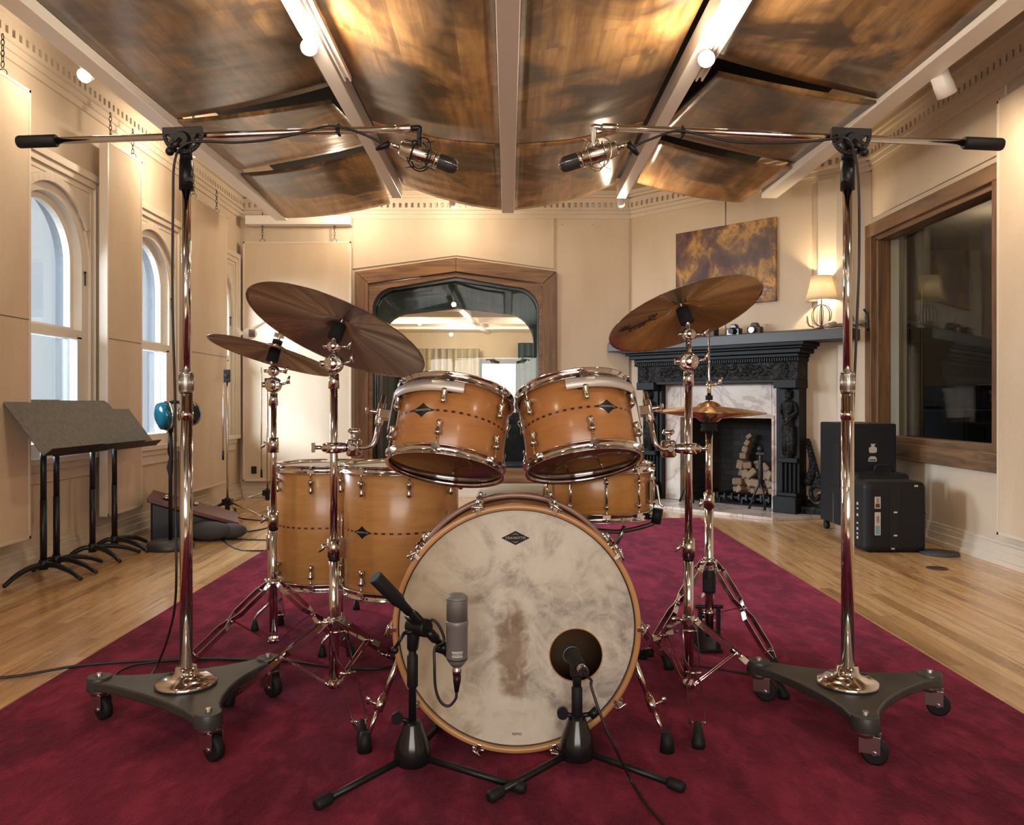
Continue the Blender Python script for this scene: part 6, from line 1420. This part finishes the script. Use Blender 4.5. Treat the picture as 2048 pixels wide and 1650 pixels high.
# antler-like driftwood with small silver dish at the right end
p = on_shelf(2.10, 0.10); t = thing('driftwood_ornament', 'small silvery driftwood ornament at the right end of the mantel shelf', 'ornament', p)
bm = BM(); tube(bm, curve_pts([p + Vector((-0.16, 0, 0.01)), p + Vector((-0.05, -0.02, 0.035)), p + Vector((0.06, -0.05, 0.04)), p + Vector((0.17, -0.06, 0.055))], 6), [0.012 + 0.008 * math.sin(i * 0.6) for i in range(19)], 10); ball(bm, p + Vector((-0.10, 0, 0.035)), 0.035, (1.2, 1, 0.8)); ball(bm, p + Vector((0.035, -0.03, 0.055)), 0.030, (0.8, 0.8, 1.8))
for d2 in ((-0.30, -0.02, 0.10), (0.03, -0.04, -0.08), (0.10, -0.05, 0.03)): tube(bm, curve_pts([p + Vector((d2[0] + 0.06, 0, 0.012)), p + Vector((d2[0] + 0.015, -0.01, 0.03)), p + Vector(d2)], 4), [0.006] * 8 + [0.002], 7)
obj('branches', bm, simple('weathered_wood', (0.28, 0.23, 0.18), 0.6), t)
# painting
t = thing('painting', 'abstract brown and gold painted canvas hanging over the mantel', 'painting', MC @ Vector((1.02, 0.02, 1.75)))
bm = BM(); bx(bm, 0.535, 1.505, 0.016, 0.045, 1.75, 2.45, MC); obj('canvas', bm, M_['painting'], t, bevel=0.003)
bm = BM(); bx(bm, 0.545, 1.495, 0.013, 0.020, 1.76, 2.44, MC); obj('stretcher', bm, M_['dark_wood'], t)
# small light box hung on the wall beside the window frame
bm = BM(); tube(bm, [(XR - 0.02, 6.13, 1.44), (XR - 0.05, 6.10, 1.47), (XR - 0.04, 6.12, 1.58), (XR - 0.07, 6.12, 1.62)], 0.008, 8); box(bm, (XR - 0.015, 6.14, 1.43), (0.03, 0.05, 0.16)); tag(obj('wall_hook', bm, M_['black'], bevel=0.003), 'black hook fixed to the jamb of the control room window', 'hook')

# ------------------------------------------------------------------ drum cases
def case(label, x0, x1, y0, y1, z0, z1, rad, parts):
    t = thing('drum_case', label, 'case', ((x0 + x1) / 2, (y0 + y1) / 2, 0), 'black hardware cases')
    bm = BM(); bx(bm, x0, x1, y0, y1, z0, z1); o = obj('case_shell', bm, M_['case'], t); b = o.modifiers.new('b', 'BEVEL'); b.width = rad; b.segments = 5
    for v in o.data.polygons: v.use_smooth = False
    return t
t = case('tall black upright hardware case by the control room window', 2.285, 2.585, 5.32, 5.86, 0.055, 0.765, 0.012, None)
bm = BM(); bx(bm, 2.279, 2.286, 5.50, 5.60, 0.30, 0.62); bx(bm, 2.270, 2.29, 5.46, 5.66, 0.28, 0.32); obj('grip_recess', bm, M_['rubber'], t, bevel=0.003)
bm = BM(); bx(bm, 2.281, 2.2855, 5.612, 5.618, 0.06, 0.30); bx(bm, 2.276, 2.2855, 5.40, 5.43, 0.10, 0.26); obj('side_trim', bm, M_['steel'], t)
for (x, y) in ((2.31, 5.37), (2.31, 5.80), (2.55, 5.37), (2.55, 5.80)):
    bm = BM(); cyl(bm, (x - 0.014, y, FZ + 0.026), (x + 0.014, y, FZ + 0.026), 0.026, 18); box(bm, (x, y, 0.047), (0.03, 0.04, 0.018)); obj('caster', bm, M_['rubber'], t)
bm = BM(); prism(bm, [(2.405, 0.60), (2.445, 0.60), (2.452, 0.61), (2.452, 0.635), (2.438, 0.64), (2.436, 0.65), (2.446, 0.66), (2.410, 0.66), (2.416, 0.65), (2.414, 0.64), (2.400, 0.635), (2.400, 0.61)], 0.0012, Matrix(((1, 0, 0, 0), (0, 0, -1, 5.3195), (0, 1, 0, -0.03), (0, 0, 0, 1))))
o = obj('sticker', bm, M_['sticker'], t, label='tan crest-shaped sticker')
bm = BM(); prism(bm, [(2.395, 0.528), (2.452, 0.528), (2.450, 0.550), (2.440, 0.562), (2.410, 0.562), (2.398, 0.550)], 0.0012, Matrix(((1, 0, 0, 0), (0, 0, -1, 5.3195), (0, 1, 0, -0.015), (0, 0, 0, 1)))); o = obj('sticker', bm, M_['sticker'], t, label='pale arched sticker with a dark bar')
bm = BM(); bx(bm, 2.402, 2.446, 5.3175, 5.3182, 0.520, 0.527); obj('sticker_bar', bm, M_['black'], o)
t = case('small rounded black case standing frontmost of the three cases', 2.165, 2.545, 4.85, 5.06, FZ, 0.425, 0.04, None)
bm = BM(); bx(bm, 2.315, 2.375, 4.845, 4.852, 0.02, 0.40); obj('front_strap', bm, M_['rubber'], t, bevel=0.002)
bm = BM()
for x, z in ((2.345, 0.24), (2.345, 0.10), (2.54, 0.24), (2.33, 0.02), (2.47, 0.40)): box(bm, (x, 4.845, z), (0.022, 0.008, 0.010))
obj('buckles', bm, M_['chrome'], t)
Mf = Matrix(((1, 0, 0, 0), (0, 0, -1, 4.8485), (0, 1, 0, 0), (0, 0, 0, 1)))
for z0, z1, lab, txt, mt in ((0.262, 0.334, 'upper lettered sticker', 'DW', 'sticker'), (0.100, 0.240, 'long lower lettered sticker', 'PEARL', 'sticker_blue')):
    bm = BM(); prism(bm, [(2.222, z0), (2.258, z0), (2.258, z1), (2.222, z1)], 0.001, Mf); o = obj('sticker', bm, M_['sticker'], t, label=lab, bevel=0)
    bm = BM(); prism(bm, [(2.227, z0 + 0.006), (2.253, z0 + 0.006), (2.253, z0 + (z1 - z0) * 0.42), (2.227, z0 + (z1 - z0) * 0.42)], 0.0015, Mf); obj('sticker_panel', bm, M_[mt if mt == 'sticker_blue' else 'maroon'], o)
    obj('lettering', text_bm('PEEEPA' if z1 < 0.25 else 'ENDUR', 0.021, Mf @ Matrix.Translation((2.24, (z0 + z1) / 2 + (z1 - z0) * 0.18, 0.0016)) @ Matrix.Rotation(R(-90), 4, 'Z'), 0.0003, 0.62 if z1 < 0.25 else 0.42), M_['black'], o)
bm = BM()
for k, z in enumerate((0.07, 0.095, 0.125, 0.16, 0.21, 0.25, 0.28)): box(bm, (2.1645, 4.955, z), (0.002, 0.022, 0.010 if k % 2 else 0.016))
obj('side_lettering', bm, M_['sticker'], t)
t = case('black rounded case with a carry handle, between the tall case and the small front one', 2.20, 2.56, 5.08, 5.29, FZ, 0.455, 0.035, None)
bm = BM(); tube(bm, [(2.36, 5.15, 0.452), (2.365, 5.15, 0.492), (2.38, 5.15, 0.50), (2.46, 5.15, 0.50), (2.475, 5.15, 0.492), (2.48, 5.15, 0.452)], 0.007, 10); obj('carry_handle', bm, M_['rubber'], t)
bm = BM(); lathe(bm, [(0, FZ), (0.11, FZ), (0.11, FZ + 0.012), (0, FZ + 0.014)], 28, Matrix.Translation((2.60, 4.82, 0))); tag(obj('flat_pad', bm, M_['grey_cloth']), 'flat dark round pad on the floor right of the front case', 'pad')
bm = BM(); lathe(bm, [(0, FZ), (0.055, FZ), (0.055, FZ + 0.003), (0, FZ + 0.004)], 24, Matrix.Translation((2.36, 4.40, 0))); tag(obj('floor_plate', bm, M_['dark_wood']), 'small brown outlet disc let into the boards at the right', 'floor outlet')

# ------------------------------------------------------------------ music stands at the left
def music_stand(label, px, Y, dz=0.0, dx=0.0, legs=None):
    X = (px - 1016) / 1600 * Y; t = thing('music_stand', label, 'music stand', (X, Y, FZ), 'black music stands by the left wall')
    yc = Y + 0.01; b0 = Vector((X + 0.15 + dx, yc, 0.645 + dz)); up = Vector((-0.20, 0, 0.265)).normalized(); w_ = 0.27; hgt = 0.345; nrm = Vector((up.z, 0, -up.x))
    bm = BM(); a = b0 - Vector((0, w_, 0)); b = b0 + Vector((0, w_, 0)); tp = up * hgt
    q = [a, b, b + tp * 0.93, b + tp + Vector((0, -0.03, 0)), a + tp + Vector((0, 0.03, 0)), a + tp * 0.93]
    v0 = [bm.verts.new(p) for p in q]; v1 = [bm.verts.new(p - nrm * 0.003) for p in q]; bm.faces.new(v0); bm.faces.new(v1[::-1])
    for k in range(6): bm.faces.new((v0[k], v0[(k + 1) % 6], v1[(k + 1) % 6], v1[k]))
    obj('desk', bm, M_['desk'], t)
    bm = BM(); lip = nrm * 0.055 + up * 0.004
    q = [a, b, b + lip + Vector((0, -0.012, 0)), a + lip + Vector((0, 0.012, 0))]; v0 = [bm.verts.new(p) for p in q]; v1 = [bm.verts.new(p - up * 0.003) for p in q]; bm.faces.new(v0); bm.faces.new(v1[::-1])
    for k in range(4): bm.faces.new((v0[k], v0[(k + 1) % 4], v1[(k + 1) % 4], v1[k]))
    obj('ledge', bm, M_['black'], t)
    zt = 0.70 + dz
    bm = BM(); cyl(bm, (X, Y, 0.05), (X, Y, 0.40), 0.0165, 18); cyl(bm, (X, Y, 0.40), (X, Y, zt), 0.0150, 18); box(bm, (X - 0.0, Y, zt), (0.03, 0.05, 0.05)); obj('post', bm, M_['black'], t)
    bm = BM(); box(bm, Vector((X + 0.008, Y, zt + 0.01)), (0.012, 0.11, 0.07), None, Matrix.Rotation(R(-36), 3, 'Y')); obj('tilt_bracket', bm, M_['black'], t)
    bm = BM(); cyl(bm, (X, Y, 0.035), (X, Y, 0.085), 0.022, 18); obj('hub', bm, M_['black'], t)
    for an in legs or (-62, 20, 125):
        an = R(an); L = 0.26; d = Vector((math.cos(an), math.sin(an), 0)); c = Vector((X, Y, 0))
        if X + d.x * L < XL + 0.05: L = abs((XL + 0.05 - X) / d.x)
        pts = [c + Vector((0, 0, 0.055)), c + d * L * 0.3 + Vector((0, 0, 0.062)), c + d * L * 0.7 + Vector((0, 0, 0.040)), c + d * L + Vector((0, 0, 0.012 + FZ))]
        bm = BM(); tube(bm, curve_pts(pts, 5), [0.014] * 10 + [0.013, 0.0125, 0.012, 0.012, 0.011, 0.010], 10); obj('leg', bm, M_['black'], t)
    return t
music_stand('nearest black music stand, its wide desk leftmost by the window', 87, 4.17, legs=(-100, -20, 125))
music_stand('second music stand from the left, nested behind the nearest', 113, 4.31, -0.012, -0.018, legs=(-15, 60, 200))
music_stand('third music stand from the left, its desk under the overlap', 185, 4.66, -0.004, 0.0, legs=(-30, 40, 205))
music_stand('rightmost black music stand, farthest from the camera', 229, 4.93, -0.016, -0.018, legs=(-20, 70, 200))

# headphones on a round-based stand
Xh, Yh = (341 - 1016) / 1600 * 5.0, 5.0
t = thing('round_base_stand', 'black stand with a heavy round base, right of the music stands', 'microphone stand', (Xh, Yh, FZ))
bm = BM(); lathe(bm, [(0, FZ), (0.135, FZ), (0.142, FZ + 0.012), (0.135, FZ + 0.040), (0.115, FZ + 0.052), (0.03, FZ + 0.058), (0, FZ + 0.058)], 40, Matrix.Translation((Xh, Yh, 0))); obj('round_base', bm, M_['dolly'], t)
bm = BM(); tube(bm, [(Xh, Yh, 0.04), (Xh, Yh, 0.45), (Xh - 0.004, Yh, 0.50), (Xh + 0.004, Yh, 0.56), (Xh, Yh, 0.60), (Xh, Yh, 0.72)], [0.012, 0.012, 0.020, 0.013, 0.018, 0.011], 16); obj('pole', bm, M_['black'], t)
t = thing('headphones', 'glossy teal and black headphones hung on the round-based stand', 'headphones', (Xh, Yh, 0.72))
def cup(c, ax, r, mt, nm):
    bm = BM(); ax = Vector(ax).normalized(); c = Vector(c); tube(bm, [c - ax * 0.035, c - ax * 0.032, c - ax * 0.010, c + ax * 0.018, c + ax * 0.034], [r * 0.6, r * 0.92, r, r * 0.94, r * 0.55], 28); o = obj(nm, bm, mt, t)
    bm = BM(); tube(bm, [c + (Vector((0, 0, 1)) * math.cos(a) + ax.cross(Vector((0, 0, 1))).normalized() * math.sin(a)) * r * 1.0 - ax * 0.02 for a in [i * PI / 14 for i in range(28)]], 0.005, 8, closed=True); obj('trim_ring', bm, M_['chrome'], o); return o
cup((Xh - 0.020, Yh - 0.06, 0.82), (-0.65, -0.7, -0.15), 0.088, M_['teal'], 'ear_cup'); cup((Xh + 0.115, Yh + 0.02, 0.835), (0.9, -0.45, 0.05), 0.080, M_['gloss_black'], 'ear_cup')
bm = BM(); tube(bm, curve_pts([(Xh - 0.03, Yh - 0.03, 0.87), (Xh + 0.0, Yh + 0.0, 0.905), (Xh + 0.06, Yh + 0.02, 0.905), (Xh + 0.12, Yh + 0.03, 0.87)], 6), 0.011, 10); obj('headband', bm, M_['black'], t)
bm = BM(); cyl(bm, (Xh, Yh, 0.72), (Xh + 0.01, Yh, 0.80), 0.016); obj('hanger', bm, M_['black'], t)

# things along the left skirting
t = thing('tilted_case', 'dark slanted case with a maroon top on the floor behind the music stands', 'case', (-2.2, 5.6, FZ))
Mw = Matrix.Translation((-2.22, 5.55, FZ)) @ Matrix.Rotation(R(20), 4, 'Z')
def wedge(x0, x1, y0, y1, h0, h1, z=0):
    bm = BM(); prism(bm, [(x0, z), (x1, z), (x1, h1), (x0, h0)], y1 - y0, Mw @ Matrix(((1, 0, 0, 0), (0, 0, 1, y0), (0, 1, 0, 0), (0, 0, 0, 1)))); return bm
obj('case_shell', wedge(-0.22, 0.30, -0.25, 0.25, 0.26, 0.08), M_['black'], t, bevel=0.012)
bm = wedge(-0.24, 0.33, -0.27, 0.27, 0.285, 0.098, 0.0)
bmesh.ops.delete(bm, geom=[], context='FACES') if False else None
bm.free(); bm = BM(); prism(bm, [(-0.24, 0.262), (0.33, 0.072), (0.33, 0.10), (-0.24, 0.29)], 0.54, Mw @ Matrix(((1, 0, 0, 0), (0, 0, 1, -0.27), (0, 1, 0, 0), (0, 0, 0, 1)))); obj('case_top', bm, M_['maroon'], t, bevel=0.005)
bm = BM(); ball(bm, (-0.13, -0.10, 0.27), 0.028, (1, 1, 0.7), Mw); ball(bm, (0.05, 0.02, 0.205), 0.018, (1, 1, 0.8), Mw); obj('knobs', bm, M_['nickel'], t)
bm = BM(); ball(bm, (-1.98, 5.30, 0.055), 0.10, (1.5, 1.0, 0.62)); ball(bm, (-1.86, 5.36, 0.045), 0.085, (1.3, 1.0, 0.6)); tag(obj('sandbag', bm, M_['grey_cloth']), 'grey sandbag slumped on the floor beside the maroon-topped case', 'sandbag')

def back_stand(label, px, Y, top, boom, feet_r, rot, head):
    X = (px - 1016) / 1600 * Y; t = thing('thin_microphone_stand', label, 'microphone stand', (X, Y, FZ), 'thin chrome stands in the back corner')
    bm = BM(); cyl(bm, (X, Y, 0.06), (X, Y, zpy(top, Y)), 0.009, 14); obj('pole', bm, M_['steel'], t)
    bm = BM(); box(bm, (X, Y, 0.115), (0.075, 0.06, 0.05)); cyl(bm, (X, Y, 0.05), (X, Y, 0.15), 0.02); obj('leg_hub', bm, M_['black'], t, bevel=0.005)
    for k in range(3):
        a = R(rot + 120 * k); d = Vector((math.cos(a), math.sin(a), 0)); c = Vector((X, Y, 0)); bm = BM(); tube(bm, [c + d * 0.03 + Vector((0, 0, 0.115)), c + d * feet_r + Vector((0, 0, FZ + 0.010))], 0.0065, 10); lg = obj('leg', bm, M_['steel'], t)
        bm = BM(); tube(bm, [c + d * (feet_r - 0.05) + Vector((0, 0, 0.02)), c + d * (feet_r + 0.01) + Vector((0, 0, FZ + 0.010))], 0.010, 10); obj('rubber_foot', bm, M_['rubber'], lg)
    zt = zpy(top, Y); bm = BM(); box(bm, (X, Y - 0.01, zt), head); cyl(bm, (X, Y - 0.03, zt), (X, Y + 0.03, zt), 0.018); obj('clamp', bm, M_['black'], t, bevel=0.006)
    bm = BM(); tube(bm, [boom[0], boom[1]], 0.006, 10); bo = obj('boom', bm, M_['steel'], t)
    bm = BM(); a, b = Vector(boom[0]), Vector(boom[1]); d = (b - a).normalized(); tube(bm, [b - d * 0.07, b], 0.009, 10); obj('boom_end', bm, M_['rubber'], bo)
    return t, X
Y1 = 6.35; back_stand('thin chrome stand with its boom folded down, left in the back corner', 455, Y1, 752, (W(447, 752, Y1 - 0.02), W(446, 920, Y1 - 0.03)), 0.38, 100, (0.05, 0.03, 0.10))
Y2 = 7.0; back_stand('thin chrome stand with folded boom, right in the back corner', 535, Y2, 762, (W(523, 735, Y2 - 0.02), W(523, 955, Y2 - 0.03)), 0.42, 60, (0.04, 0.03, 0.05))
# white round-bodied microphone resting on the folded boom tip
Yw = 6.95; wc = W(500, 667, Yw); t = thing('wall_fan', 'small white round fan with a dark grille, peeping over the edge-on crash cymbal', 'fan', wc)
bm = BM(); ball(bm, wc, 0.060, (1.0, 1.0, 0.85)); obj('housing', bm, M_['track_white'], t)
bm = BM()
for k in range(6): tube(bm, [wc + Vector((0.012 + 0.008 * k, -0.060 + 0.004 * k, -0.035)), wc + Vector((0.012 + 0.008 * k, -0.064 + 0.004 * k, 0.0)), wc + Vector((0.012 + 0.008 * k, -0.056 + 0.004 * k, 0.03))], 0.003, 6)
obj('grille', bm, M_['black'], t)
bm = BM(); tube(bm, [wc + Vector((0.03, 0, 0.04)), wc + Vector((0.10, 0.2, 0.14)), wc + Vector((0.12, 0.62, 0.16))], 0.012, 10); prism(bm, [(-0.05, 0.0), (-0.12, 0.06), (-0.09, -0.02)], 0.01, Matrix(((1, 0, 0, wc.x), (0, 0, 1, wc.y), (0, 1, 0, wc.z), (0, 0, 0, 1)))); obj('bracket_arm', bm, M_['track_white'], t)
bm = BM(); box(bm, W(508, 940, 7.63), (0.05, 0.02, 0.07)); tag(obj('wall_socket', bm, M_['black'], bevel=0.003), 'small black socket low on the back wall panel', 'socket')

# cables on the floor at left
for lab, pts in (('thin black cable on the boards from the grey sandbag to the rug', [G(405, 1062), G(450, 1075), G(500, 1078), G(560, 1080), G(620, 1090)]),
                 ('black cable curving across the boards past the crash cymbal stand', [G(400, 1030), G(430, 1065), G(470, 1095), G(520, 1100), G(600, 1097)]),
                 ('black cable lying nearest the thin chrome stands in the corner', [G(385, 1015), G(420, 1045), G(470, 1062), G(520, 1058), G(545, 1050)]),
                 ('black cable sagging from stand to stand along the back boards', [G(400, 1022), G(440, 1020), G(480, 1035), G(530, 1040), G(560, 1038)])):
    bm = BM(); tube(bm, curve_pts([p + Vector((0, 0, 0.004 + FZ if p.x < -1.5 else 0.004)) for p in pts], 8), 0.0045, 7); tag(obj('floor_cable', bm, M_['cable']), lab, 'cable', 'cables on the left boards')
